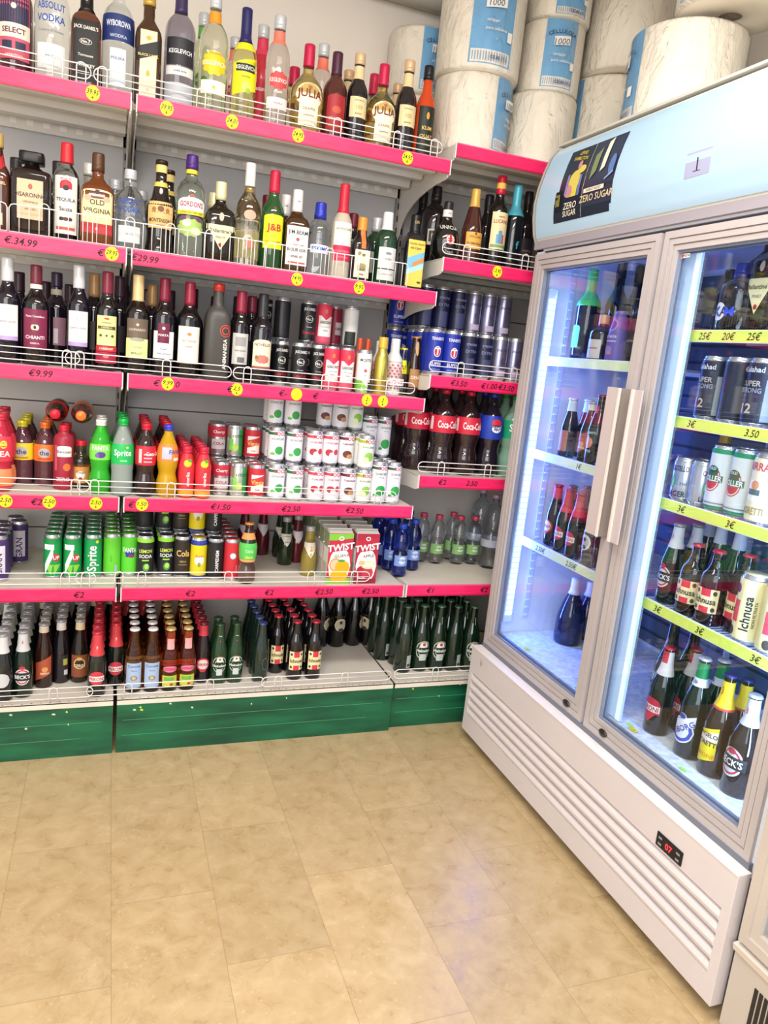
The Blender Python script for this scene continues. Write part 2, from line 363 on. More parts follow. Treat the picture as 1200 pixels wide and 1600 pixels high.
rail(-.98, -.07, .1946, .006, (-.19,), 'white wire rail at the left of the bottom deck')
rail(-.09, .50, .1946, .010, (.04, .31,), 'white wire rail in front of red-necked and amber beers, bottom deck')
rail(.49, .985, .1946, .006, (.55, .80,), 'white wire rail in front of the red-capped beers, bottom deck')
rail(1.0, 1.9, .1946, .012, (1.17, 1.5), 'white wire rail on the bottom deck of the corner bay')
rail(1.0, 1.9, ZK['B'], .006, (1.09, 1.32), 'white wire rail on the second shelf of the corner bay')
rail(1.0, 1.9, ZK['C'], .006, (1.12, 1.335), 'white wire rail on the third shelf of the corner bay')
rail(1.0, 1.9, ZK['D'], .006, (1.09, 1.28), 'white wire rail on the fourth shelf of the corner bay')

# ------------------------------------------------------------------ display cooler on the right
def child(mb, name, root, bevel=0, label=None):
    o = mb.build(name, root, bevel, label); o.location = -root.location if root.parent is None else Vector((0, 0, 0)); return o
M_FRAME = noisy('taupe_door_frame', 'aea8a8', 'b8b1b1', 3, .38)
M_CREAM = noisy('warm_white_sheet_metal', 'cfc8ca', 'd6cfd1', 2, .38)
M_LINER = mat('dfe6f2', .4, name='cooler_liner')
M_GREYBLUE = mat('6f7480', .5, name='grey_gap')
glass = bpy.data.materials.new('door_glass'); glass.use_nodes = True; nt = glass.node_tree; nt.nodes.clear()
go = nt.nodes.new('ShaderNodeOutputMaterial'); gm = nt.nodes.new('ShaderNodeMixShader'); gt = nt.nodes.new('ShaderNodeBsdfTransparent'); gg = nt.nodes.new('ShaderNodeBsdfGlossy'); gf = nt.nodes.new('ShaderNodeFresnel')
gt.inputs[0].default_value = (.93, .96, .98, 1); gg.inputs['Roughness'].default_value = .01; gf.inputs[0].default_value = 1.5
nt.links.new(gf.outputs[0], gm.inputs[0]); nt.links.new(gt.outputs[0], gm.inputs[1]); nt.links.new(gg.outputs[0], gm.inputs[2]); nt.links.new(gm.outputs[0], go.inputs[0])
gb = nt.nodes.new('ShaderNodeNewGeometry'); gr = nt.nodes.new('ShaderNodeMapRange'); gr.inputs[3].default_value = 1.5; gr.inputs[4].default_value = 1 / 1.5
nt.links.new(gb.outputs['Backfacing'], gr.inputs[0]); nt.links.new(gr.outputs[0], gf.inputs[0])
wrap = glass.copy(); wrap.name = 'crinkled_plastic_wrap'; nt = wrap.node_tree
n1 = nt.nodes.new('ShaderNodeTexNoise'); n1.inputs['Scale'].default_value = 20; n1.inputs['Detail'].default_value = 6; n1.inputs['Distortion'].default_value = 2.5
tcx = nt.nodes.new('ShaderNodeTexCoord'); mpx = nt.nodes.new('ShaderNodeMapping'); mpx.inputs['Scale'].default_value = (1, 1, .45); nt.links.new(tcx.outputs['Object'], mpx.inputs[0]); nt.links.new(mpx.outputs[0], n1.inputs['Vector'])
bpx = nt.nodes.new('ShaderNodeBump'); bpx.inputs['Strength'].default_value = .9; bpx.inputs['Distance'].default_value = .035; nt.links.new(n1.outputs['Fac'], bpx.inputs['Height'])
for nd in nt.nodes:
    if nd.type in ('BSDF_GLOSSY', 'FRESNEL'): nt.links.new(bpx.outputs[0], nd.inputs['Normal'])
    if nd.type == 'BSDF_GLOSSY': nd.inputs['Roughness'].default_value = .12
    if nd.type == 'BSDF_TRANSPARENT': nd.inputs[0].default_value = (.98, .98, .97, 1)

ck = empty('display_cooler', (1.6, -.74, 0)); tag(ck, 'tall two-door glass drinks cooler with pale canopy and louvred base', 'cooler')
Y0, Y1 = -.09, -1.393
mb = MB()
mb.box(1.31, 1.92, Y0 - .04, Y0, .045, 1.81, M_LINER); mb.box(1.31, 1.92, Y1, Y1 + .045, .045, 1.81, M_LINER)
mb.box(1.87, 1.92, Y1, Y0, .045, 1.81, M_LINER); mb.box(1.31, 1.92, Y1, Y0, 1.80, 1.85, M_LINER); mb.box(1.32, 1.92, Y1, Y0, .045, .425, M_LINER)
child(mb, 'cooler_cabinet', ck)
mb = MB(); mb.box(1.345, 1.868, Y1 + .046, Y0 - .041, .425, .443, noisy('frosted_floor_liner', 'cfd6de', 'f2f5f8', 60, .5, bump=.3)); child(mb, 'floor_liner', ck)
mb = MB(); mb.box(1.862, 1.869, Y1 + .06, Y0 - .06, .46, 1.78, mat('566072', .5))
for q in range(22): mb.box(1.8605, 1.862, Y1 + .09, Y0 - .09, .5 + q * .058, .51 + q * .058, mat('2c3446', .6))
child(mb, 'rear_duct_panel', ck)
for yy in (-.131, -1.347, -.735):
    for xx in (1.43, 1.80):
        mb = MB(); s = -1 if yy > -1 else 1
        mb.box(xx, xx + .022, min(yy, yy + s * .006), max(yy, yy + s * .006), .5, 1.78, mat('c4cede', .35))
        for q in range(42): mb.box(xx + .004, xx + .018, min(yy + s * .006, yy + s * .0105), max(yy + s * .006, yy + s * .0105), .51 + q * .03, .515 + q * .03, M_WHITE)
        child(mb, 'shelf_standard', ck)
# canopy
PROF = [(1.307, 1.811), (1.289, 1.85), (1.279, 1.898), (1.276, 1.95), (1.283, 2.002), (1.296, 2.05), (1.314, 2.10), (1.336, 2.128), (1.361, 2.142)]
def pX(z):
    for (a, b), (c, d) in zip(PROF, PROF[1:]):
        if z <= d: return a + (c - a) * max(0, (z - b)) / (d - b)
    return PROF[-1][0]
mb = MB(); mb.prism(PROF + [(1.92, 2.142), (1.92, 1.811)], 1, Y1, Y0, mat('d2d2ca', .4)); child(mb, 'canopy', ck, .004)
M_LIT = mat('a6c4d8', .22, emit=.14, name='backlit_canopy_panel')
D = Draw(lambda x, z, d: (pX(z) - d, Y0 - x, z), d0=.002, step=.05, zstep=.012); D.rect(.016, 1.287, 1.838, 2.122, M_LIT); child(D.mb, 'light_panel', ck)
mb = MB()
for ya in (Y0 - .014, Y1): mb.add([(a - .004, y, z) for y in (ya, ya + .014) for a, z in PROF], [(i, i + 1, 10 + i, 9 + i) for i in range(8)], mat('b9b8ae', .4))
mb.box(1.296, 1.312, Y1, Y0, 1.806, 1.832, mat('9c97a0', .4)); mb.box(1.318, 1.345, Y1 + .01, Y0 - .01, 1.79, 1.811, mat('4c4c58', .5)); mb.box(1.335, 1.365, Y1, Y0, 2.139, 2.146, mat('c9c8bf', .4))
child(mb, 'canopy_trim', ck)
# poster and paper on the canopy
D = Draw(lambda x, z, d: (pX(z) - d - .002, -.235 - x, z), d0=.0006, dd=.00015, step=.03, zstep=.02)
NV, NV2 = mat('1c2536', .3), mat('27324a', .3)
D.rect(0, .283, 1.892, 2.088, NV); D.rect(-.018, .275, 1.872, 1.93, NV); D.rect(.14, .28, 1.90, 2.084, NV2)
D.text('LEWIS', .075, 2.072, .011, mat('d8c830', .4), shear=.25, rot=-8); D.text('HAMILTON', .07, 2.056, .011, mat('d8c830', .4), shear=.25, rot=-8)
yl = mat('d6c85a', .5); pk = mat('c98a94', .5)
D.ell(.075, 1.985, .03, .034, yl); D.ell(.1, 2.018, .022, .012, yl); D.rect(.055, .1, 1.94, 1.98, yl); D.ell(.083, 2.034, .010, .013, pk); D.ell(.055, 1.958, .020, .018, pk)
D.rect(.035, .046, 1.95, 2.01, mat('7d86c8', .5)); D.rect(.104, .116, 1.94, 2.0, mat('6a78b8', .5))
D.rect(-.012, .022, 1.905, 1.965, mat('141a22', .4)); [D.rect(-.006 + k * .008, -.003 + k * .008, 1.92, 1.955, mat('c9c05a', .4)) for k in range(3)]
W_ = mat('e8e4cf', .4); D.text('ZERO', .075, 1.915, .019, W_, shear=.2); D.text('SUGAR', .075, 1.893, .016, W_, shear=.2)
D.slant(.205, .225, 1.99, 2.075, .5, W_); D.slant(.160, .185, 1.975, 2.045, .8, mat('7c8a5a', .5)); D.rect(.145, .245, 1.938, 1.95, W_); D.text('ENERGY BOOST', .195, 1.944, .007, NV)
D.text('ZERO SUGAR', .21, 1.922, .019, mat('d8c9a0', .4), shear=.1); D.rect(.138, .1392, 1.874, 2.086, W_)
D.ell(.262, 2.0, .014, .03, mat('5a79b0', .5)); D.slant(.24, .275, 1.96, 1.966, .5, mat('8ea6cc', .5))
child(D.mb, 'poster', ck)
D = Draw(lambda x, z, d: (pX(z) - d - .002, -.812 - x, z), d0=.0006, dd=.0002, step=.03, zstep=.02)
D.slant(0, .085, 1.903, 1.962, 0.02, mat('a2a5c2', .6)); D.text('1', .042, 1.932, .030, M_BLACK, bold=0); D.rect(.03, .054, 1.9155, 1.917, M_BLACK)
child(D.mb, 'paper_number_sheet', ck)
# doors
def door(ya, yb, hs, lk):
    mb = MB(); za, zb = .393, 1.79
    for i0, i1, X in ((0, .018, 1.300), (.018, .021, 1.304), (.021, .034, 1.302), (.034, .037, 1.306), (.037, .049, 1.305)):
        a, b, c, d = ya - i0, ya - i1, yb + i1, yb + i0
        m = M_FRAME if i1 - i0 > .005 else mat('9a908a', .45)
        mb.box(X, 1.338, b, a, za + i0, zb - i0, m); mb.box(X, 1.338, d, c, za + i0, zb - i0, m)
        mb.box(X, 1.338, c, b, za + i0, za + i1, m); mb.box(X, 1.338, c, b, zb - i1, zb - i0, m)
    dr = child(mb, 'cooler_door', ck)
    mb = MB(); g = mat('7a859c', .4)
    for X, w in ((1.312, .006), (1.326, .008)):
        a, b, c, d = ya - .049, ya - .049 - w, yb + .049 + w, yb + .049
        mb.box(X, X + .006, b, a, za + .049, zb - .049, g); mb.box(X, X + .006, d, c, za + .049, zb - .049, g)
        mb.box(X, X + .006, c, b, za + .049, za + .049 + w, g); mb.box(X, X + .006, c, b, zb - .049 - w, zb - .049, g)
    o = mb.build('gasket', dr)
    mb = MB(); mb.box(1.318, 1.323, yb + .05, ya - .05, za + .05, zb - .05, glass); mb.build('glass_pane', dr)
    mb = MB(); h0, h1 = hs
    mb.box(1.266, 1.271, h1, h0, .962, 1.382, mat('bcb2b2', .35)); e = h1 if abs(h1 - yb) < abs(h0 - ya) else h0
    mb.box(1.266, 1.303, e - .002, e + .002, .962, 1.382, mat('8f847e', .4)); mb.box(1.262, 1.267, e - .006, e + .004, .962, 1.382, mat('ddd2cc', .3)); mb.build('door_handle', dr, .001)
    mb = MB(); mb.v = []; pr = [(0, .011), (.004, .011), (.005, .009)]
    mb.lathe(pr, mat('55504c', .3, metal=.9), 16)
    mb.v = [(1.300 - z, lk + x * 1.5, .417 + y) for x, y, z in mb.v]; mb.box(1.2945, 1.2952, lk - .006, lk + .006, .4155, .4185, M_BLACK); mb.build('door_lock', dr)
    return dr
door(-.10, -.732, (-.655, -.712), -.655)
d2 = door(-.748, -1.378, (-.768, -.806), -.842)
D = Draw(lambda x, z, d: (1.3175 - d, -.802 - x, z)); D.rect(0, .032, 1.722, 1.733, M_WHITE); D.rect(.002, .009, 1.723, 1.732, mat('c2392c', .5)); D.text('NO 4', .02, 1.7275, .006, M_BLACK); D.build('glass_sticker', d2)
# louvred base panel
mb = MB()
mb.box(1.262, 1.298, Y1, Y0, .277, .374, M_CREAM); mb.box(1.262, 1.298, Y1, Y0, .04, .108, M_CREAM)
mb.box(1.262, 1.298, Y0 - .024, Y0, .108, .277, M_CREAM); mb.box(1.262, 1.298, Y1, Y1 + .026, .108, .277, M_CREAM)
mb.box(1.288, 1.298, Y1 + .026, Y0 - .024, .108, .277, mat('6f6264', .6))
mb.box(1.2605, 1.300, Y1, Y0, .374, .378, mat('e8e2e2', .35))
for k in range(5):
    z = .108 + k * .0338
    mb.prism([(1.288, z + .033), (1.262, z + .022), (1.259, z + .012), (1.262, z + .0015), (1.266, z + .0015), (1.266, z + .013)], 1, Y1 + .026, Y0 - .024, mat('dbd4d6', .35))
child(mb, 'louvred_base_panel', ck, .0008)
mb = MB(); mb.box(1.298, 1.31, Y1 + .01, Y0 - .01, .36, .393, M_GREYBLUE); mb.box(1.298, 1.32, Y1 + .005, Y0 - .005, .045, .36, M_GREYBLUE)
for yy in (Y0 - .09, Y1 + .09):
    for xx in (1.40, 1.85): mb.box(xx - .02, xx + .02, yy - .02, yy + .02, 0, .046, M_BLACK)
child(mb, 'plinth', ck)
D = Draw(lambda x, z, d: (1.262 - d, -1.193 - x, .302 + z), d0=.004)
mb = MB(); mb.box(1.2585, 1.263, -1.238, -1.148, .284, .321, mat('17181c', .25)); dsp = child(mb, 'temperature_display', ck, .002)
RED = mat('ff2a3a', .4, emit=2.5)
D.text('07', .0, 0, .016, RED); 
for k in (-1, 1): D.rect(-.036, -.024, k * .008 - .003, k * .008 + .003, mat('8a8f96', .4)); D.rect(.026, .038, k * .008 - .003, k * .008 + .003, mat('8a8f96', .4))
D.build('digits', dsp)
D = Draw(lambda x, z, d: (1.262 - d, -.173 - x, .338 + z), d0=.0003); D.ell(0, .006, .012, .012, mat('b9aaa4', .5)); D.ell(0, .006, .010, .010, M_CREAM); D.text('B', 0, .0, .018, mat('9a8a86', .5)); child(D.mb, 'maker_emblem', ck)
# lamps of the cooler
M_LED = mat('a4eaff', .4, emit=4.5, name='led')
mb = MB(); mb.box(1.346, 1.384, -.142, -.131, .485, 1.685, mat('dfe8f6', .35)); led = child(mb, 'led_strip', ck, .003)
mb = MB()
for k in range(56): mb.box(1.353, 1.376, -.1455, -.142, .515 + k * .0204, .528 + k * .0204, M_LED)
mb.build('led_diodes', led)
for y, nx in ((-.148, -1), (-1.335, 1)):
    a = area('cooler_led_light', (1.36, y, 1.09), (R_(90 * -nx if 0 else (-90 if nx < 0 else 90)), 0, 0), .02, 1.15, 13 if nx < 0 else 6, (.07, .17, 1) if nx < 0 else (.4, .6, 1)); a.parent = ck; a.location = Vector((1.362, y, 1.09)) - ck.location
    a.rotation_euler = (R_(-90 if nx < 0 else 90), 0, R_(30 if nx < 0 else -30))
mb = MB(); mb.box(1.346, 1.356, -.842, -.742, .45, 1.78, mat('b7cdea', .35, emit=.35)); mb.box(1.3445, 1.348, -.842, -.826, .45, 1.78, mat('dcecfb', .3, emit=.7)); child(mb, 'mullion_light_cover', ck)
D = Draw(lambda x, z, d: (x, z, .4435 + d)); 
for yy, xx, big in ((-.30, 1.365, 1), (-.62, 1.36, 0), (-.885, 1.365, 1), (-.858, 1.375, 0), (-1.09, 1.36, 0)):
    if big: D.ell(xx, yy, .010, .017, mat('e8932a', .5)); D.ell(xx, yy, .008, .014, M_YEL); D.text('1.50', xx, yy, .007, M_BLACK, rot=-90)
    else: D.rect(xx - .006, xx + .006, yy - .012, yy + .012, mat('a8ef5a', .5))
child(D.mb, 'floor_stickers', ck)
# cooler shelves
M_LIME = mat('dff06a', .45, name='lime_price_strip'); M_LIME2 = mat('e6f2b4', .45, name='pale_price_strip'); M_CH = mat('d3d8e2', .3, metal=.3, name='shelf_wire')
CS = [('L', 1.455, [('', 0)]), ('L', 1.130, [('1€', -.42), ('1€', -.52)]), ('L', .812, [('2.50€', -.27), ('2.50€', -.46)]),
      ('R', 1.545, [('25€', -.87), ('20€', -.95), ('25€', -1.03)]), ('R', 1.321, [('3€', -.88), ('3.50', -1.08)]), ('R', 1.098, [('3€', -.90), ('3€', -1.07)]), ('R', .812, [('3€', -.88), ('3€', -1.04), ('3€', -1.22)])]
for side, z, pr in CS:
    ya, yb = (-.155, -.715) if side == 'L' else (-.79, -1.32)
    nm = {1.455: 'upper', 1.130: 'middle', .812: 'lower', 1.545: 'topmost', 1.321: 'second', 1.098: 'third'}[z]
    t = empty('cooler_shelf', (1.6, (ya + yb) / 2, z - .008)); tag(t, f'white wire shelf with lime price strip, {nm} in the {"left" if side == "L" else "right"} cooler bay', 'shelf', 'wire shelves in the cooler')
    mb = MB(); w = (ya - yb) / 2
    for k in range(int(2 * w / .017) + 1): mb.box(-.213, .235, -w + k * .017 - .0018, -w + k * .017 + .0018, 0, .0036, M_CH)
    for xx in (-.212, 0, .23): mb.box(xx - .003, xx + .003, -w, w, -.006, 0, M_CH)
    mb.build('wire_grid', t)
    mb = MB(); mb.box(-.2215, -.2165, -w - .012, w + .012, -.018, .013, mat('f2f4ee', .4)); mb.box(-.2225, -.2215, -w - .010, w + .010, -.016, .011, M_LIME if side == 'R' else M_LIME2); ps = mb.build('price_strip', t)
    if pr[0][0]:
        D = Draw(lambda x, zz, d: (-.2225 - d, -x, -.0025 + zz), d0=.0002)
        for s_, yy in pr: D.text(s_, (ya + yb) / 2 - yy, 0, .0175, M_BLACK, shear=.25, bold=.01)
        D.build('handwritten_price', t)

# second cooler at the right edge
c2 = empty('display_cooler', (1.6, -1.75, 0)); tag(c2, 'second cooler cut off by the right edge, only its lower corner shows', 'cooler')
mb = MB(); M2 = noisy('grey_beige_sheet', 'b9b0a8', 'c4bbb2', 2, .4)
mb.box(1.30, 1.92, -2.2, -1.413, .0, .225, M2); mb.box(1.31, 1.92, -1.45, -1.413, .225, 1.95, M2); mb.box(1.31, 1.92, -2.2, -2.16, .225, 1.95, M2); mb.box(1.87, 1.92, -2.16, -1.45, .225, 1.95, M_LINER); mb.box(1.31, 1.92, -2.2, -1.413, 1.95, 2.0, M2); mb.box(1.32, 1.87, -2.16, -1.45, .225, .27, M_LINER)
child(mb, 'cooler_cabinet', c2, .003)
mb = MB(); mb.box(1.28, 1.30, -2.2, -1.410, .012, .205, M2); mb.prism([(1.274, .205), (1.27, .222), (1.30, .226), (1.30, .205)], 1, -2.2, -1.408, mat('d8cfc6', .35))
for q in range(12): mb.box(1.2785, 1.2802, -1.475 - q * .013 - .009, -1.475 - q * .013, .045, .165, mat('2a2624', .6))
child(mb, 'vented_base_panel', c2)
mb = MB()
for i0, i1, X in ((0, .022, 1.275), (.022, .042, 1.281)):
    mb.box(X, 1.308, -1.414 - i1, -1.414 - i0, .235 + i0, 1.93 - i0, M2); mb.box(X, 1.308, -2.2 + i0, -2.2 + i1, .235 + i0, 1.93 - i0, M2); mb.box(X, 1.308, -2.2 + i1, -1.414 - i1, .235 + i0, .235 + i1, M2); mb.box(X, 1.308, -2.2 + i1, -1.414 - i1, 1.93 - i1, 1.93 - i0, M2)
dr = child(mb, 'cooler_door', c2); mb = MB(); mb.box(1.292, 1.297, -2.158, -1.456, .277, 1.888, glass); mb.build('glass_pane', dr)

# ------------------------------------------------------------------ paper rolls
M_PAPER = noisy('cream_tissue_paper', 'efe6d6', 'f4ede0', 5, .85)
M_BLUE = mat('6eabd9', .5, name='roll_label_blue'); M_NAVY = mat('26456e', .5)
ROLLS = [(1.12, .165, 2.113, .134, .245, 42, 1, 'wrapped paper roll at the front left corner, directly on the corner shelf'),
 (1.125, .17, 2.36, .145, .30, -8, 1, 'wrapped paper roll with broad blue label, on top of the front left roll'),
 (1.392, .165, 2.113, .125, .245, 60, 0, 'wrapped paper roll with no label showing, right beside the bottom left roll'),
 (1.405, .17, 2.36, .112, .235, -12, 1, 'narrower wrapped paper roll with blue label, above the unlabelled bottom roll'),
 (1.415, .17, 2.597, .112, .15, -5, 1, 'wrapped paper roll cut off by the picture top, third in its stack'),
 (1.005, .425, 2.113, .118, .225, 20, 0, 'paper roll hidden at the back under the leftmost labelled roll'),
 (1.005, .425, 2.34, .118, .225, 12, 1, 'wrapped paper roll set back at the left, blue label half covered'),
 (.785, .37, 2.057, .095, .23, -20, 1, 'paper roll barely seen low behind the orange liqueur'),
 (1.70, .18, 2.113, .168, .35, -104, 1, 'large wrapped roll behind the cooler canopy, narrow blue label at its left'),
 (1.695, .12, 2.465, .162, .27, 120, 0, 'large crinkled wrapped roll above, between the blue-labelled and the biggest rolls'),
 (1.55, -.40, 2.147, .165, .265, -118, 1, 'biggest wrapped roll standing on the cooler top, blue label edge at left'),
 (1.74, -.80, 2.147, .15, .25, 150, 0, 'wrapped roll farther right on the cooler top, in shade'),
 (1.565, -.535, 2.428, .15, .25, -75, 1, 'large roll lying over the others at top right, hollow core visible below')]
for x, y, z, R, h, ang, lab, label in ROLLS:
    t = empty('paper_roll', (x, y, z), R_(ang)); tag(t, label, 'paper roll', 'wrapped industrial paper rolls')
    mb = MB(); n = 40; ring = []; rc = .032
    prof = [(.03, rc), (.0, rc), (0, R - .012), (.004, R - .004), (.012, R), (h - .012, R), (h - .004, R - .004), (h, R - .012), (h, rc), (h - .03, rc)]
    mb.lathe(prof, M_PAPER, n); mb.build('tissue_roll', t)
    mb = MB(); mb.lathe([(.004, rc - .001), (h - .004, rc - .001)], mat('8f7a5e', .8), 20); mb.build('cardboard_core', t)
    if lab:
        D = Draw(lambda a, zz, d, R=R, h=h: ((R + d) * math.sin(a / R), -(R + d) * math.cos(a / R), zz), d0=.001, dd=.0003, step=.02, zstep=.1)
        w = R * .52; D.rect(-w, w, h * .06, h * .97, M_BLUE); D.rect(-w * .92, w * .92, h * .07, h * .2, M_WHITE)
        for q in range(14): D.rect(w * (-.85 + q * .12), w * (-.85 + q * .12) + w * .05, h * .09, h * .18, mat('9aa4b8', .5))
        D.text('CE.00.17.3', w * .35, h * .13, .010, M_NAVY)
        for i, chh in enumerate('CELLULOSA'):
            a = (i - 4) / 4 * .75; D.text(chh, w * .82 * math.sin(a) / .75 * .95, h * .80 - w * .55 * (1 - math.cos(a)), .0125, M_NAVY, rot=-math.degrees(a) * .8)
        D.slant(-w * .45, w * .45, h * .60, h * .72, .12, M_WHITE); D.text('1000', 0, h * .66, .019, M_NAVY, rot=7, shear=.2, bold=0)
        D.text('strappi', -w * .1, h * .48, .010, M_WHITE, shear=.2, bold=0); D.text('pura cellulosa', w * .1, h * .40, .009, M_WHITE, bold=0); D.rect(w * .62, w * .85, h * .3, h * .4, M_WHITE)
        D.build('printed_label', t)
    mb = MB(); e = .0045
    mb.lathe([(-.0 + .001, rc + .01), (.001, R - .010), (.006, R + e - .002), (.014, R + e), (h - .014, R + e), (h - .002, R - .004), (h + .003, R - .02), (h + .002, rc + .012)], wrap, 56); mb.build('plastic_wrap', t)

# ------------------------------------------------------------------ bottles, cans and cartons
SHP = {  # outline as (height fraction, share of body radius, share of neck radius); neck radius in metres
 'spirit': (.0150, [(.02, 1, 0), (.56, 1, 0), (.63, .86, .1), (.69, .35, .7), (.74, 0, 1.1), (1, 0, 1)]),
 'sqlow':  (.0170, [(.02, 1, 0), (.72, 1, 0), (.77, .93, .05), (.81, .4, .6), (.84, 0, 1.2), (1, 0, 1)]),
 'round':  (.0155, [(.02, 1, 0), (.58, 1, 0), (.66, .93, .05), (.73, .6, .4), (.78, 0, 1.15), (1, 0, 1)]),
 'tall':   (.0145, [(.02, 1, 0), (.52, 1, 0), (.62, .8, .2), (.70, .2, .9), (.76, 0, 1.05), (1, 0, 1)]),
 'wine':   (.0150, [(.02, 1, 0), (.58, 1, 0), (.65, .85, .15), (.71, .25, .85), (.76, 0, 1.05), (1, 0, 1)]),
 'beer':   (.0135, [(.02, 1, 0), (.50, 1, 0), (.60, .78, .2), (.70, .25, 1.0), (.80, 0, 1.2), (1, 0, 1)]),
 'stub':   (.0135, [(.02, 1, 0), (.58, 1, 0), (.68, .8, .2), (.76, .15, 1.1), (.84, 0, 1.15), (1, 0, 1)]),
 'taper':  (.0145, [(.02, 1, 0), (.42, .96, 0), (.60, .70, .1), (.74, .2, .9), (.82, 0, 1.1), (1, 0, 1)]),
 'orb':    (.0150, [(.02, .62, 0), (.12, .9, 0), (.32, 1, 0), (.50, .86, 0), (.62, .3, .6), (.68, 0, 1.1), (1, 0, 1)]),
 'grappa': (.0155, [(.02, .8, 0), (.15, .93, 0), (.42, 1, 0), (.54, .9, 0), (.63, .4, .6), (.69, 0, 1.1), (1, 0, 1)]),
 'flare':  (.0160, [(.02, .96, 0), (.22, .84, 0), (.44, 1, 0), (.52, .92, 0), (.60, .3, .9), (.72, 0, 1.3), (.80, 0, 1), (1, 0, 1)]),
 'cone':   (.0140, [(.02, 1, 0), (.36, 1, 0), (.60, .45, .6), (.78, 0, 1.25), (1, 0, 1)]),
 'pet':    (.0135, [(.02, .84, 0), (.06, .98, 0), (.32, .96, 0), (.37, 1, 0), (.60, 1, 0), (.72, .82, 0), (.82, .25, .8), (.88, 0, 1), (1, 0, 1)]),
 'petw':   (.0135, [(.02, .80, 0), (.07, .98, 0), (.20, .98, 0), (.33, .80, 0), (.45, .95, 0), (.60, 1, 0), (.73, .8, 0), (.83, .2, .85), (.88, 0, 1), (1, 0, 1)]),
 'slim':   (.0135, [(.02, .93, 0), (.05, 1, 0), (.78, 1, 0), (.84, .8, .1), (.88, 0, 1.1), (1, 0, 1)]),
 'water':  (.0135, [(.02, .84, 0), (.06, 1, 0), (.14, .93, 0), (.18, 1, 0), (.22, .96, 0), (.44, .96, 0), (.50, .80, 0), (.56, .92, 0), (.64, 1, 0), (.74, .9, 0), (.83, .4, .7), (.88, 0, 1), (1, 0, 1)]),
 'magnum': (.0150, [(.02, .95, 0), (.10, 1, 0), (.36, .96, 0), (.62, .62, .2), (.76, .1, 1.1), (.84, 0, 1.05), (1, 0, 1)]),
 'pop':    (.0125, [(.02, .97, 0), (.55, 1, 0), (.66, .75, .1), (.76, .1, 1.0), (.9, 0, 1.05), (1, 0, 1)]),
 'sleeve': (.0130, [(.02, 1, 0), (.50, .98, 0), (.80, .62, .2), (1, .35, .4)]),
}
def profile(kind, H, R):
    if kind == 'can': 
        return [(0, R * .78), (.003, R * .80), (.010, R * .97), (.014, R), (H - .013, R), (H - .006, R * .93), (H - .002, R * .86), (H, R * .88)]
    nr, pts = SHP[kind]; nr = min(nr, R * .62)
    P = [(z * H, a * R + b * nr) for z, a, b in pts]; n = len(P)
    dl = [(P[i + 1][1] - P[i][1]) / (P[i + 1][0] - P[i][0]) for i in range(n - 1)]
    tg = [0] + [0 if dl[i - 1] * dl[i] <= 0 else 2 * dl[i - 1] * dl[i] / (dl[i - 1] + dl[i]) for i in range(1, n - 1)] + [dl[-1]]
    out = [(0, P[0][1] * .88), (.25 * P[0][0], P[0][1] * .95)]
    for i in range(n - 1):
        h = P[i + 1][0] - P[i][0]; q = max(1, min(7, int(h / H * 34))) if abs(dl[i]) > 1e-4 else 1
        for k in range(q):
            t = k / q; a = 2 * t**3 - 3 * t**2 + 1; b = t**3 - 2 * t**2 + t; c = -2 * t**3 + 3 * t**2; d = t**3 - t**2
            out.append((P[i][0] + t * h, a * P[i][1] + b * h * tg[i] + c * P[i + 1][1] + d * h * tg[i + 1]))
    out.append(P[-1]); return out
def rad(prof, z):
    if z <= prof[0][0]: return prof[0][1]
    for (a, b), (c, d) in zip(prof, prof[1:]):
        if z <= c: return b + (d - b) * (z - a) / max(1e-9, c - a)
    return prof[-1][1]
def bodymat(s):
    t, h = s.split(':')
    if t == 'g': return mat(h, .03, 0, 1, 0, 1.17, coat=1, name='glass_' + h)
    if t == 'p': return mat(h, .08, 0, .35, 0, 1.36, name='soft_plastic_' + h)
    if t == 'm': return mat(h, .28, .8, name='metal_' + h)
    if t == 's': return mat(h, .4, 0, name='satin_' + h)
    return mat(h, .06, 0, 0, 0, 1.5, coat=.4, name='dark_glass_' + h)
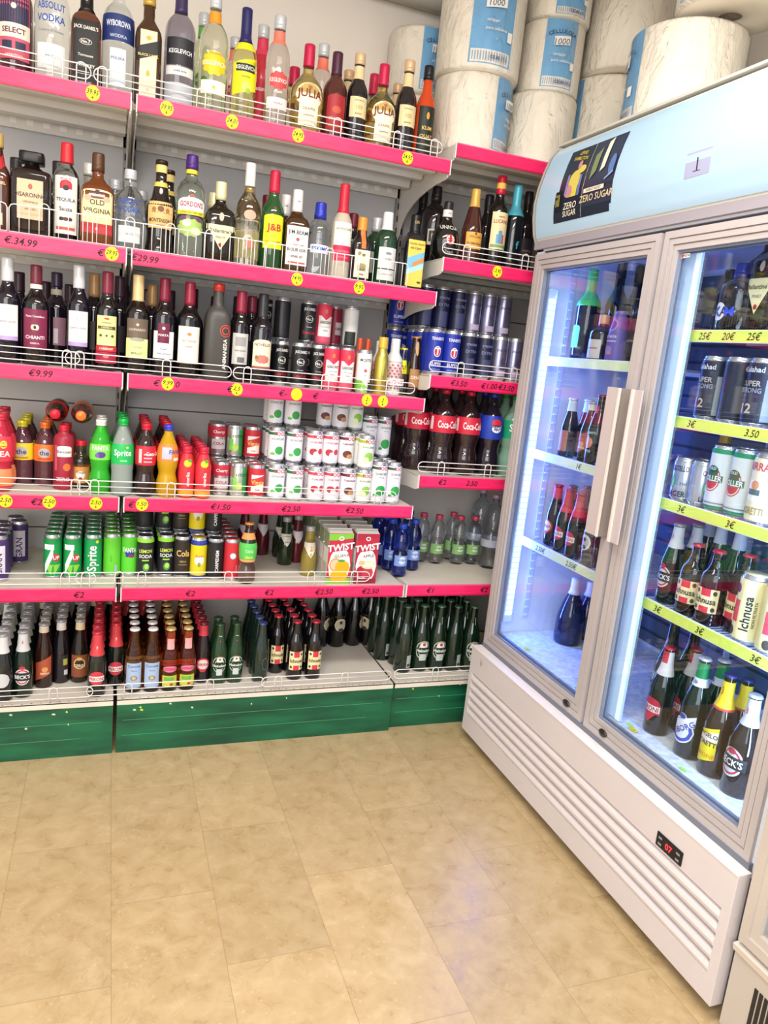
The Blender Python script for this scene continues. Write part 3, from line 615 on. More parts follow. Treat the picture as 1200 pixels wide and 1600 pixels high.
# spec: object name ! outline(+squareness) ! body ! cap colour,fraction,style ! print orders (neck print after @)
# style: c screw cap, k crown cap, f foil capsule, w wide block
SPEC = {}
for line in '''
select=liqueur_bottle!round!o:4a1420!2a2030,.1,c!r -1 1 .12 .66 c8566a;r -.92 .92 .40 .64 26304e;e 0 .56 .16 .16 e8d8d0;r -1.02 1.02 .30 .42 eadcd0;t SELECT 0 .36 .24 6a2030;r -.7 -.1 .2 .27 26304e;r .1 .7 .2 .27 26304e;t APERITIVO 0 .15 .12 f0e0e0
absolut=vodka_bottle!round!g:eef3f4!c9ccd0,.12,c!t ABSOLUT 0 .60 .30 2f52a8;t VODKA 0 .50 .30 2f52a8;r -.8 .8 .10 .30 dfe3e2;t Country_of_Sweden 0 .40 .1 6d7480;t 40%_VOL 0 .2 .09 7a8088
jackd=whiskey_bottle!spirit+6!o:5a2e1a!14110f,.30,f!r -.82 .82 .06 .60 161412;t JACK_DANIEL'S 0 .53 .17 ece6da;e 0 .41 .42 .2 cfc9bd;e 0 .41 .38 .16 161412;t No.7 0 .41 .16 ece6da;t Tennessee 0 .29 .13 d8d2c6;t WHISKEY 0 .20 .16 ece6da;r -.6 .6 .12 .125 ece6da@t OLD 0 .8 .10 cfc9bd
wybor=vodka_bottle!round!g:e9f0f4!d0d4da,.10,c!r -1.35 1.35 .44 .66 22346e;t WYBOROWA 0 .58 .27 e4e8f2;t WODKA 0 .48 .15 b9c4dc;r -.5 .5 .08 .38 cfd8e0;t POLSKA 0 .3 .13 5a6a8c
blacklabel=whisky_bottle!spirit+5!o:40240f!c8a24a,.14,c!r -.62 .62 .04 .62 e6d6b8;s -.9 .9 .34 .46 .05 1d1a17;t BLACK_LABEL 0 .40 .14 e0c478;e 0 .55 .2 .16 d6a83e;t 12 0 .10 .14 b8862a;e 0 .24 .14 .22 d6a83e
kegl_dark=vodka_bottle!round!g:a8a4b8!3a2c56,.22,f!r -1 1 .34 .56 26262c;t KEGLEVICH 0 .45 .20 e8e8ea;r -1 1 .26 .33 d9d9d6;t vodka_forte 0 .295 .1 3a3a40;r -1.1 1.1 .04 .2 b9bcc4@
kegl_green=vodka_bottle!round!g:d8ecc2!c9cdd0,.12,c!e 0 .38 .85 .75 5fae3a;t KEGLEVICH 0 .38 .2 f2f6e6@r -3.14 3.14 .78 .87 4fae46
kegl_yel=vodka_bottle!round!g:eef0dc!d2d5d8,.11,c!f .42 .95 .8 f2c81e;t KEGLEVICH 0 .42 .23 fff7d8;r -.95 .95 .17 .28 eceadc;e 0 .225 .12 .12 b8c23a;t ORIGINAL 0 .5 .1 c8941a@r -3.14 3.14 .76 .86 f0992a
kegl_lemon=vodka_bottle!tall!g:f4f0a2!26265e,.30,f!s -1.1 1.1 .22 .50 .03 f0e11c;r -.8 .8 .43 .50 1f2b30;t KEGLEVICH 0 .465 .22 e8e8d8;e .1 .30 .4 .35 f6ee66;e .25 .27 .22 .2 9cc23a;t Limone 0 .39 .13 5a7a20@r -3.14 3.14 .62 .69 f2df24
kegl_pink=vodka_bottle!round!p:d8404e!c9ccd0,.12,c!r -1 1 .1 .5 c22038;t KEGLEVICH 0 .4 .2 ffffff@r -3.14 3.14 .72 .87 d83a5a
kegl_red=vodka_bottle!round!g:f0e8e6!c9ccd0,.12,c!f .42 .9 .72 d84a48;t KEGLEVICH 0 .42 .24 f6e6e2;t fragola 0 .32 .13 f6e6e2;r -.95 .95 .17 .27 ece4de;t VODKA 0 .22 .12 b03a3a@r -3.14 3.14 .74 .86 ee7c66
julia=grappa_bottle!grappa!g:ecd88a!c21c48,.24,f!e 0 .42 .92 .68 efe6cc;r -.62 .62 .10 .42 efe6cc;t JULIA 0 .42 .36 7c3020;t GRAPPA 0 .27 .12 9a7050;t superiore 0 .20 .09 9a7050;e 0 .50 .12 .1 b0604a
brandy_red=brandy_bottle!spirit!o:4c2018!4a2238,.26,f!a -.85 .85 .10 .48 .2 a3242c;f .34 .4 .3 c8553a;t BRANDY 0 .24 .17 e6b090;t STRAVECCHIO 0 .16 .1 e6b090
b103=brandy_bottle!spirit!o:1c1418!dcb88e,.12,c!r -.95 .95 .30 .52 e2cf9e;t ETICHETTA 0 .48 .1 6a5030;t 103 0 .41 .26 b89a50;t BRANDY 0 .34 .1 6a5030@r -3.14 3.14 .72 .87 e3c896;r -3.14 3.14 .86 .875 1a1614
kumquat=liqueur_bottle!tall!p:e2552a!1a1c20,.15,c!r -.98 .98 .06 .56 1b241e;e 0 .46 .16 .34 e09a2a;t KUM 0 .33 .28 e0b85a;t QUAT 0 .24 .28 e0b85a;r -.6 .6 .16 .165 e0b85a
redlabel=whisky_bottle!spirit+5!o:4a2416!d2b468,.14,c!s -.9 .9 .36 .62 .12 b0202c;t RED_LABEL 0 .50 .17 e8c890;r -.5 .5 .08 .2 d8c8b0
darkspirit=liqueur_bottle!spirit!o:17121a!2a2428,.16,f!r -.8 .8 .14 .44 2c2630;t RISERVA 0 .3 .14 a89880
disaronno=amaretto_bottle!sqlow+7!o:1d1212!14120f,.12,w!r -.64 .62 .20 .66 dcbb98;t DISARONNO 0 .48 .17 3a2a20;e 0 .58 .11 .14 b05c4c;t ORIGINALE 0 .40 .08 6a5040;t since_1525 0 .32 .07 6a5040
tequila=tequila_bottle!round!g:e6e8e2!d0242e,.20,f!r -.92 .92 .08 .66 ece7dd;t IMPORTED 0 .63 .1 a8303a;a -.45 .45 .53 .58 .3 b8323e;e 0 .54 .22 .2 30282a;t TEQUILA 0 .42 .2 3a3636;t Sauza 0 .33 .24 55504c;e -.3 .23 .2 .14 3a3230;e 0 .23 .2 .14 6a3230;e .3 .23 .2 .14 3a3230;r -.7 .7 .12 .15 c05a4c
oldv=bourbon_bottle!spirit+5!o:6a3616!5a3c28,.20,c!a -.9 .9 .22 .56 .22 ecd9a0;t OLD 0 .46 .24 40301e;t VIRGINIA 0 .37 .22 40301e;e 0 .57 .14 .14 3a2e24;r -.9 .9 .13 .24 b83038;t 6 0 .185 .15 f4ecd8;e -.55 .5 .2 .17 dfa58a;e .55 .5 .2 .17 dfa58a
clearback=liqueur_bottle!spirit!g:e2dfcf!e0ded6,.14,c!r -.8 .8 .15 .5 d8d2c0
absolut_back=vodka_bottle!round!g:e8eef2!b9bcc0,.15,c!r -.8 .8 .12 .4 dfe3e2;t VODKA 0 .5 .3 2f52a8
montenegro=liqueur_bottle!flare!o:1b120f!2a1c14,.05,c!r -.93 .93 .28 .56 e2b878;t MONTENEGRO 0 .36 .19 3a2418;e 0 .48 .22 .2 7a4424;e -.45 .47 .15 .16 a0703a;e .45 .47 .15 .16 a0703a;t AMARO 0 .31 .09 6a4428@r -3.14 3.14 .87 .95 e8cf7c;r -3.14 3.14 .72 .77 e6c860
gordons=gin_bottle!round!g:e4efe0!4c2a78,.14,c!f .30 1.0 .62 a8c468;e -.3 .34 .3 .25 d8e8c0;e .35 .27 .4 .25 d4e2b0;a -1 1 .46 .54 .3 f0ece6;t GORDON'S 0 .52 .27 a02a4a;r -1.02 1.02 .42 .46 e6d63c;t LONDON_DRY_GIN 0 .44 .1 5a5020;e -.5 .385 .2 .12 7a3a6a;e .5 .385 .2 .12 7a3a6a;e 0 .60 .14 .1 c05040@r -3.14 3.14 .82 .86 e8d23a;r -3.14 3.14 .95 .99 e8d23a
ballan=whisky_bottle!spirit+5!o:1a120c!e6dfb0,.22,c!v -.95 .95 .16 .44 e6e2b4;r -.95 .95 .40 .46 e6e2b4;t Ballantine's 0 .39 .19 4a4030;e 0 .22 .13 .14 b02c30;e 0 .56 .16 .28 b8b4a0;t FINEST 0 .31 .12 8a8060
clearwhite=liqueur_bottle!tall!g:eeeedd!eeebe2,.22,f!e 0 .50 .5 .36 d8a890;e .1 .22 .35 .3 c87a70;t SAMBUCA 0 .35 .15 b0988a
goldback=whisky_bottle!spirit!o:5a4424!c8a040,.16,c!r -.8 .8 .15 .45 cdbf94
winered=wine_bottle!wine!o:1a0e12!6e1428,.2,f!r -.8 .8 .15 .4 c8b8a0
jb=whisky_bottle!spirit!o:1f4a22!c01e3c,.22,f!a -.98 .98 .22 .54 .15 ecea28;t RARE 0 .56 .1 7a3020;t J&B 0 .42 .46 b82a28;t SCOTCH_WHISKY 0 .29 .1 7a3020;e 0 .62 .14 .12 7a3020
jimbeam=bourbon_bottle!spirit+5!o:402812!eeeae4,.26,f!r -.88 .88 .10 .56 efebe4;t JIM_BEAM 0 .48 .24 2c2624;e 0 .405 .15 .14 c0504a;t BOURBON 0 .28 .2 3a3432;r -.7 .7 .12 .14 c05a4c;t Kentucky_Straight 0 .34 .09 5a5450;t WHISKEY 0 .20 .13 4a4442@t BEAM 0 .86 .12 4a4442
eskimo=vodka_bottle!round!g:eaf0f2!2a36a8,.22,c!r -1 1 .32 .43 d8dde2;t ESKIMO 0 .375 .28 2b48b8;t VODKA 0 .5 .1 5a6a9a
hurricane=liqueur_bottle!tall!p:e2d6c2!d0243a,.30,f!r -1 1 .36 .60 ece8da;t HURRICANE 0 .53 .17 7a6c50;r -1 1 .20 .36 d42c50;t STRAWBERRY 0 .30 .15 ee8a90;t COCKTAIL 0 .24 .12 ee8a90
amaro_or=liqueur_bottle!spirit+5!o:1b1218!d8903a,.20,f!r -.82 .82 .08 .50 e6e0c4;e -.35 .44 .22 .2 9a8a60;e .1 .43 .2 .18 7a7a4a;f .25 .5 .35 b0a070;t AMARO 0 .2 .16 5a4a38;t ERBE 0 .13 .12 8a3a30@r -.5 .5 .52 .80 e07838
gin_green=gin_bottle!round!o:1d3c26!eeeee6,.24,f!r -.92 .92 .24 .52 dcdcd8;r -.92 .92 .08 .225 dcdcd6;e 0 .44 .3 .12 8a8a84;t GIN 0 .36 .2 7a7c78;t LONDON_DRY 0 .16 .12 7a7c78
gin_back=gin_bottle!round!o:1d3c26!c2c4c6,.2,c!r -.9 .9 .2 .5 c8c8c4
capo=liqueur_bottle!round+7!o:1c1a1e!161418,.26,f!r -.84 .84 .05 .66 e8c858;s -.84 .84 .24 .42 .06 79b6d6;s -.3 .84 .30 .36 .08 d08a4a;s -.84 .84 .20 .27 .06 a8d8d2;t Vecchio_Amaro 0 .61 .15 6a4420;t del_Capo -.1 .55 .17 6a4420;e .5 .11 .22 .1 4a4a30@t CAPO 0 .9 .2 b8a060
bar=liqueur_bottle!round!o:1a1216!2a2026,.2,c!r -.8 .8 .24 .44 d8d2c0;r -.7 .7 .28 .42 1b1a18;t BAR 0 .35 .3 e8e2d0
unicum=liqueur_bottle!orb!o:0e100e!1f2226,.14,f!e 0 .34 .36 .36 8c2230;e 0 .34 .31 .31 e6dcc8;r -.22 .22 .315 .365 b82a34;r -.09 .09 .265 .415 b82a34;t UNICUM 0 .55 .22 d8d4c8;t Zwack 0 .14 .14 b8b0a0@r -3.14 3.14 .74 .86 e4dcd6;t UNICUM 0 .8 .1 b04050
brandy_gold=brandy_bottle!taper!o:44201a!d2a850,.24,f!r -.92 .92 .20 .42 dfa84a;t VECCHIA 0 .36 .16 5a3414;t ROMAGNA 0 .27 .17 5a3414;e 0 .40 .12 .1 7a4418
lucano=liqueur_bottle!wine!o:141210!c8203a,.20,f!r -1 1 .20 .60 e6d6a8;t AMARO 0 .55 .12 8a3024;t LUCANO 0 .50 .26 a02a2a;e 0 .42 .16 .16 e8c8a0;r -.2 .2 .26 .40 6a98c0;r -.4 -.2 .26 .36 6aa8c8;r .2 .4 .26 .36 c06058;r -.9 .9 .22 .25 7aa070@r -3.14 3.14 .86 .92 e0b850
prosecco=sparkling_wine_bottle!wine!o:10161c!4aa4b8,.36,f!t f .1 .3 .6 3a9ab0
w_white=wine_bottle!wine!o:120e1c!cfd0d4,.22,f!r -.95 .95 .24 .56 e8e6e4;r -.95 .95 .22 .26 b9a0d4;t Lambrusco 0 .40 .18 9a98a8;t L 0 .49 .3 b9b8c4;t EMILIA 0 .33 .08 b9b8c4
w_chianti=wine_bottle!wine!o:120d12!6a2432,.20,f!r -.98 .98 .16 .56 7c2446;t Piano_Castellare 0 .49 .12 f0dce4;e -.1 .38 .2 .22 cfc6a0;e .1 .38 .2 .22 e6ded0;e 0 .38 .1 .14 3a2028;t CHIANTI 0 .28 .2 f4e8ee;t RISERVA 0 .22 .1 e8d0d8@r -3.14 3.14 .765 .81 e2ddd2
w_back=wine_bottle!wine!o:140f1c!2c2238,.16,f!r -.2 .9 .22 .52 8e6878;r -.15 .2 .24 .4 c8bcc0@r -3.14 3.14 .76 .82 b8aca0
w_tan=wine_bottle!wine!o:16121a!b98e5c,.24,f!r -.9 .9 .2 .5 4c4640
w_dark=wine_bottle!wine!o:14101a!3a2030,.22,f!r -.9 .9 .2 .48 2c2630
w_dark2=wine_bottle!wine!o:14101a!7c2036,.2,f!r -.9 .9 .2 .48 2c2630
w_cab=wine_bottle!wine!o:120e12!7a2438,.22,f!r -.98 .98 .26 .56 dfe09a;f .53 .25 .1 c05038;t FAMIGLIA 0 .49 .1 8a6a40;r -.8 .8 .425 .455 5c5838;t CASTELLO 0 .44 .11 dfe09a;e -.5 .36 .12 .12 4a5a38;e 0 .36 .1 .1 4a5a38;e .5 .36 .12 .12 4a5a38;r -.98 .98 .20 .255 c22c3c;t CABERNET 0 .228 .14 f4e0d0;r -.98 .98 .08 .195 a82440;e 0 .15 .25 .14 e07a80
w_leo=wine_bottle!wine!o:140f0d!ddc28a,.26,f!r -.98 .98 .34 .56 6c5c50;t LEONARDO 0 .45 .15 cdbfae;f .50 .12 .12 e0d0b8;r -.98 .98 .17 .36 d8e89a;e 0 .35 .6 .16 a0a48a;t MERLOT 0 .21 .13 5a6438;t TOSCANA 0 .27 .09 7a8450
w_rosso=wine_bottle!wine!o:130d12!7c1e36,.24,f!r -.98 .98 .18 .46 dedee0;r -.55 .45 .34 .54 6c1e3a;e -.05 .49 .14 .13 e0c8d0;t PORTA -.05 .42 .15 efe0e6;t Rosso 0 .28 .12 6a6a80;t TERRE_SICILIANE 0 .23 .09 7a7a90
w_orange=wine_bottle!wine!o:120e12!8c2038,.24,f!r -.98 .98 .16 .54 ebe6da;f .46 .2 .14 e08a4a;t SETTESOLI 0 .39 .13 b0a48a;t ROSSO 0 .33 .1 c07a6a;r -.98 .98 .155 .17 c8b890
w_backlab=wine_bottle!wine!o:130d12!8a2238,.24,f!r -.95 .95 .20 .54 c4c2be;r -.6 .6 .4 .5 9a9a98;r -.3 .5 .22 .28 6a6a68;t VINO_ROSSO 0 .35 .12 6a6866
w_novello=wine_bottle!wine!o:141018!2e2c30,.26,f!a -.95 .95 .18 .46 .3 eadfc2;t NOVELLO 0 .44 .2 6a4a34;f .28 .7 .4 c87a6a;e -.5 .3 .16 .16 7a7a40;r -.95 .95 .175 .2 a05a4a
animanera=liqueur_bottle!round+4!s:45423f!c83c34,.08,c!e .55 .52 .46 .46 cc4a3c;e .55 .52 .40 .40 3a3634;e .55 .52 .30 .30 cc4a3c;e .55 .52 .22 .22 3a3634;u ANIMANERA .55 .28 .26 e2ddd4
c_jd=cocktail_can!can!s:17171a!-!t JACK_DANIEL'S 0 .80 .27 e4e2dc;e 0 .58 .5 .44 c8c6c0;e 0 .58 .44 .38 17171a;t No.7 0 .58 .26 e4e2dc;t Tennessee 0 .40 .1 c8c6c0;t Coca-Cola 0 .27 .30 c42030;t 33cl 0 .1 .1 b8b6b0
c_gib=cocktail_can!can!s:e8e2de!-!r -3.14 3.14 .70 .96 d0304e;v -.8 .8 .60 .72 d0304e;e 0 .80 .2 .28 b87a3a;t GIBSON'S 0 .55 .27 4a4446;t London_Dry_Gin 0 .44 .1 6a6466;t PINK 0 .36 .16 6a6466;r -3.14 3.14 .04 .22 d4566e;r -3.14 -1 .22 .7 d0304e;r 1 3.14 .22 .7 d0304e
c_gibd=cocktail_can!can!s:8c1f3a!-!r -.8 .8 .3 .6 c8b8b8;t GIBSON'S 0 .45 .27 4a2030
c_moj=cocktail_can!can!s:e4e6e0!-!t MOJITO 0 .76 .30 26282a;e 0 .53 .22 .22 e0505c;t ICE 0 .42 .14 6a6c6a;r -3.14 -.4 .04 .3 76b83e;s -.4 .5 .04 .3 -.2 8fd04a;r .5 3.14 .04 .26 2c4c38
c_mojg=cocktail_can!can!s:c8c6c2!-!t MOJITO 0 .86 .24 3a3a3a;r -.8 .8 .3 .78 b8b6b2;t cocktail 0 .6 .16 7a7876;t PREMIX 0 .45 .14 7a7876;r -3.14 -1.6 .04 .4 1f2a20
goldbot=sparkling_bottle!wine!m:d6c25a!cfae3e,.20,f!u GOLD 0 .3 .3 8a7428
orangebot=sparkling_bottle!wine!m:c85a30!c04a24,.30,f!r -1 1 .2 .4 d88a4a
diamond=sparkling_bottle!wine!s:e6dfdc!eceae8,.42,f!d .1 .56 c0525c;r -.8 .8 .18 .30 eae6e4;t LOVE 0 .24 .3 b03040
yellab=tonic_bottle!pop!g:dfe6e8!d8d43a,.05,k!r -1.2 1.2 .46 .74 e8f01e;t TONIC 0 .6 .3 8a8a20
deni=beer_bottle!beer!o:2c1a10!b07a3a,.035,k!r -.98 .98 .16 .46 a87c50;t DENI 0 .32 .36 e8dcc8@e 0 .8 .4 1.1 c8a070
c_tenn=lager_can!can!s:1c2e9a!-!e 0 .52 .44 .60 dcdce4;e 0 .52 .36 .50 c02438;t T 0 .52 .62 ece8ea;t TENNENT'S 0 .80 .26 dfe0ea;t SUPER 0 .25 .28 dfe0ea;t STRONG_LAGER 0 .13 .1 a8b0dc
c_dark=lager_can!can!s:141838!-!t EXTRA 0 .6 .26 6a70a0;r -.5 .5 .1 .45 3c4268;t STRONG 0 .75 .2 7a80b0
c_silv=lager_can!can!m:8c8ca8!-!t ENERGY 0 .7 .24 4a3c6a;t 8 0 .45 .5 4a3c6a;r -.6 .6 .12 .25 b8a8c0
juicepink=iced_tea_bottle!petw!p:d4304e!c8304a,.08,c!r -3.14 3.14 .40 .72 e0384e;e .3 .62 .3 .35 f0c83a;r -3.14 3.14 .05 .30 ee8a5a;t TEA .2 .5 .4 f8e8e0
tea_y=iced_tea_bottle!pet!o:5a3440!e2e03a,.10,c!r -3.14 3.14 .40 .66 e6d632;e 0 .53 .55 .45 b8b8c0;t the 0 .53 .36 4a4a60;r -.6 .6 .42 .45 c8862a
tea_o=iced_tea_bottle!pet!o:5a343c!f07a34,.10,c!r -3.14 3.14 .40 .66 ee7c30;e 0 .53 .55 .45 b8b8c0;t the 0 .53 .36 4a4a60;r -.6 .6 .42 .45 c8502a
succoso=juice_bottle!slim!s:a0283e!c82038,.09,c!a -.7 .9 .52 .66 .2 eceae6;t Succoso .1 .6 .24 5a3040;e .4 .36 .4 .4 e0703a;t ZERO 0 .17 .3 e8c8cc;r -.9 -.6 .3 .7 c8566a
smallred=tea_bottle!spirit!g:dcc8b8!d8283a,.11,c!r -3.14 3.14 .12 .46 dc9a52;e 0 .29 .5 .46 f0ece4;t Tropi 0 .34 .22 8a3040;e 0 .22 .2 .14 a04a54
fanta_g=soda_bottle!petw!p:3cc43a!f2f2ee,.08,c!r -3.14 3.14 .47 .68 7ae04a;t FANTA 0 .63 .34 f4f6f8;e .05 .54 .45 .3 5a3c9a;e -.3 .53 .2 .2 7c5cb8
sprite=soda_bottle!pet!p:a9b6b0!1fae4e,.09,c!r -3.14 3.14 .42 .68 1eb85a;t Sprite 0 .56 .44 f2f8f2;e .4 .64 .12 .1 e8e03a;r -.2 .4 .46 .475 a8e8b8
coke=soda_bottle!petw!o:2a1618!cc1e34,.09,c!r -3.14 3.14 .44 .70 cc2238;t Coca-Cola .8 .6 .3 f4e8e8;r -.7 -.4 .47 .66 e8c8c8;r -.2 .6 .58 .60 f0b8be;r -.2 .6 .53 .55 f0b8be;r -.2 .6 .48 .50 f0b8be
fanta_o=soda_bottle!petw!p:e2b020!3a42c0,.08,c!r -3.14 3.14 .50 .74 f28a3a;r -.6 .3 .54 .70 b8bcd8;t FANTA .85 .64 .3 2c2c8c;r .5 1.2 .52 .56 e8f0f4
amita=juice_bottle!pet!s:d4323c!d42c48,.13,c!e .05 .68 .5 .42 f0c81e;e .3 .73 .3 .2 5ca83a;u amarika .1 .38 .36 f4e4e4;r -3.14 3.14 .04 .16 e8a032
c_cherry=soda_can!can!m:b8a8aa!-!r -3.14 3.14 .62 .94 b8283c;t Cherry 0 .76 .28 f0e0e0;r -.9 .9 .25 .55 c8c0c2;t COLA 0 .42 .28 9a2838
c_green=soda_can!can!m:c6cabc!-!r .4 3.14 .1 .9 2c9a4c;r -.8 -.3 .25 .6 7ad050;t HYDRO .4 .68 .26 1c5a3a;e 0 .35 .4 .4 b8d85a
c_vimto=soda_can!can!s:c42838!-!r -.8 .8 .2 .72 eee2da;s -.8 .8 .36 .58 .08 c83838;t Vimto 0 .50 .40 f0c060;t fruit 0 .28 .16 8a3838
c_coco=coconut_juice_can!can!s:e8e6ec!-!r -3.14 3.14 .80 .88 2c6e4a;r -.1 1 .79 .89 e8e6ec;t FOCO .35 .84 .34 c0304a;t COCONUT_JUICE 0 .68 .18 2c6e5a;e .2 .36 .52 .50 3aa04a;e -.55 .26 .3 .18 6ac05a
c_lych=lychee_drink_can!can!s:e8e2e6!-!r -3.14 3.14 .80 .88 c84a5a;r -.1 1 .79 .89 e8e2e6;t FOCO .35 .84 .34 c0304a;t LYCHEE_DRINK 0 .68 .18 b03a58;e -.35 .40 .5 .42 b83040;e .05 .33 .40 .38 eadada;e .55 .42 .34 .36 c84050
c_tama=tamarind_drink_can!can!s:e4e0e4!-!r -3.14 3.14 .80 .88 5a2c3c;r -.1 1 .79 .89 e4e0e4;t FOCO .35 .84 .34 c0304a;t TAMARIND 0 .68 .18 6a3048;e -.1 .38 .6 .46 6a3428;e .2 .32 .4 .28 b8905a
c_guava=guava_drink_can!can!s:e4e6e0!-!r -3.14 3.14 .80 .88 a8b83a;r -.1 1 .79 .89 e4e6e0;t FOCO .35 .84 .34 c0304a;t GUAVA_DRINK 0 .68 .18 5a8a3a;e .1 .40 .58 .56 8ac24a;e -.25 .30 .40 .38 e2e8b0
c_cocotall=coconut_juice_can!can!s:e8e6ec!-!r -3.14 3.14 .84 .90 2c5a48;r -.1 1 .83 .91 e8e6ec;t FOCO .35 .87 .34 c0304a;t COCONUT_JUICE 0 .73 .22 2c4e48;t with_pulp 0 .65 .1 5a6a6a;e .05 .34 .66 .66 2ea048;e -.65 .22 .28 .2 2ea048
coke2=cola_bottle!petw!o:241418!c01e34,.05,c!r -3.14 3.14 .50 .70 c41e38;t Coca-Cola 0 .60 .40 f4e8ea;r 1.0 1.3 .53 .68 e8d0d4;r -1.5 -1.2 .53 .68 e8d0d4
pepsi2=cola_bottle!petw!o:1a1420!2238a0,.05,c!r -3.14 3.14 .46 .74 1c3aa8;e 0 .61 .46 .46 e8eaf2;a -.42 .42 .63 .66 .28 c8283c;t PEPSI 0 .61 .24 1c2440
sprite2=soda_bottle!petw!p:9ac8b0!1fae4e,.05,c!r -3.14 3.14 .48 .70 12a070;t Sprite 0 .6 .44 f2f8f2
c_purple=soda_can!can!s:4a3470!-!r -.8 .8 .2 .8 d8d4e0;u GRAN .1 .4 .6 4a3470
c_7up=soda_can!can!s:12924a!-!v -.9 1.0 .06 .34 86c83e;r -.95 .2 .68 .80 f2f4f0;s -.85 .1 .10 .34 .46 f2f4f0;e .45 .50 .44 .44 d02840;t UP .45 .50 .34 f6f0ee
c_sprite=soda_can!can!s:149a54!-!u Sprite .05 .48 .85 ecf4ee;e .5 .86 .2 .2 d8e03a
c_lime=soda_can!can!s:63cc36!-!u LIMONE -.1 .45 .14 3c9a2a;r .3 .6 .14 .30 a8b8c0
c_fanta=soda_can!can!s:5ed038!-!e 0 .56 .6 .3 3c3c9a;t FANTA 0 .64 .46 f2f6f8;e .2 .50 .4 .2 8a2c60;e -.3 .5 .2 .14 3c2c7a
c_lemons=soda_can!can!s:23262a!-!r -3.14 3.14 .86 .95 96e03a;t LEMON 0 .66 .34 c8dc5a;t SODA 0 .54 .34 e8ece0;e .1 .28 .40 .5 5a9a3a;e .15 .30 .26 .34 a8d868;r -.4 .4 .43 .46 96e03a
c_cola=soda_can!can!s:2a2522!-!t Cola 0 .62 .62 dcb468;t ZERO 0 .42 .18 b89858;r -.5 .5 .34 .35 b89858
c_yellow=soda_can!can!s:e2cc1e!-!r -3.14 3.14 .84 .95 26389a;r -3.14 3.14 .04 .12 26389a;e 0 .48 .62 .62 eceae0;t Super 0 .58 .22 b83024;e 0 .38 .2 .3 8a9a3a
c_black=energy_drink_can!can!s:1c1e22!-!u CARPEDIEM .1 .48 .34 e8eaec;r -3.14 3.14 .94 .96 8a8c90
c_red=soda_can!can!s:c82e3a!-!e 0 .62 .4 .4 9ac4d4;e 0 .62 .28 .28 e8e8ea;u GUARANA .5 .3 .14 eebcc0
arizona=tea_bottle!petw!g:c8a8a0!f0a060,.03,c!r -3.14 3.14 .40 .68 5ac45a;r -3.14 3.14 .37 .41 e8a870;t tea 0 .56 .4 a8e89a;t aloe 0 .46 .3 e8e060@r -3.14 3.14 .74 .84 f0965a
bs_red=drink_bottle!cone!o:5c1a22!b8b8ba,.09,c!v -1.1 1.1 .42 .66 dcd8dc;r -1.1 1.1 .6 .68 dcd8dc;e 0 .58 .5 .3 b03c4c;t seed 0 .7 .3 5a3040
bs_grn=drink_bottle!cone!o:1c2c1c!b8b8ba,.09,c!v -1.1 1.1 .40 .64 dcdcd6;r -1.1 1.1 .58 .66 dcdcd6;e 0 .58 .55 .32 8a9a4a;t kiwi 0 .5 .2 4a5a30
bs_yel=drink_bottle!cone!o:8c7c34!b8b8ba,.09,c!v -1.1 1.1 .38 .64 e2dcd0;r -1.1 1.1 .58 .68 e2dcd0;e 0 .56 .5 .32 e09a40;t pina 0 .72 .3 6a5030
waterblue=water_bottle!water!g:3c64dc!2c50c8,.08,c!r -1.1 1.1 .22 .42 7c9ad8;e 0 .33 .5 .5 c8d8f0;t acqua 0 .33 .26 4a6ab8
waterclear=water_bottle!water!g:e8eef0!d0486a,.08,c!r -1.2 1.2 .22 .42 8ac072;e 0 .33 .5 .35 e0ece0;t acqua 0 .33 .26 3a7a4a
waterbig=water_bottle!water!g:dfe6f0!c8a0c8,.05,c!r -3.14 3.14 .3 .4 b8bccc
becks_w=beer_bottle!beer!o:14181c!94969c,.035,k!e 0 .33 .8 .8 c8ccd0@r -3.14 3.14 .72 .96 d0d2d4
becks=beer_bottle!beer!o:12221a!94969c,.035,k!e 0 .33 .84 .94 cfd0d2;e 0 .33 .72 .82 b83444;e 0 .33 .60 .68 c8cacc;r -1 1 .27 .39 262a2c;t BECK'S 0 .33 .32 f0eeec;e 0 .47 .3 .2 b83444@r -3.14 3.14 .70 .96 c8cbce;t B 0 .84 .26 b83444
b_orange=beer_bottle!beer!o:2c1612!94969c,.035,k!s -.9 .95 .12 .40 .06 b0543a;e .2 .3 .35 .3 d89a60;t BIRRA .2 .24 .2 f0dcb8@r -3.14 3.14 .86 .96 d8ccb8
b_back=beer_bottle!beer!o:17121a!94969c,.035,k!r .1 .9 .12 .46 28282e;r .4 .85 .14 .22 c8c8c8;r .3 .8 .3 .4 a8a840@r -3.14 3.14 .84 .96 dcd4d4
ceres=beer_bottle!beer!o:1c1410!94969c,.035,k!r -1 1 .10 .46 8a4c30;e 0 .32 .66 .62 d8bc8c;e 0 .32 .52 .50 3a241c;t CERES 0 .29 .26 e8dcb0;e 0 .40 .3 .2 d0a860@r -3.14 3.14 .84 .96 dac8a4
peroni=beer_bottle!beer!o:141a16!c02c40,.035,k!e 0 .30 .88 .84 c83c4c;r -.90 .90 .25 .33 f0ecea;t PERONI 0 .29 .32 b02c3c@r -3.14 3.14 .64 .96 cc4048;t P 0 .76 .3 f0d8c8
corona=beer_bottle!beer!g:dca468!e6e6ea,.035,k!r -.95 .95 .08 .48 a6bcdc;t Corona 0 .43 .26 4a6aa8;t Extra 0 .36 .16 6a80b0;e 0 .24 .4 .3 8a7a6a;e 0 .24 .24 .2 c8b890
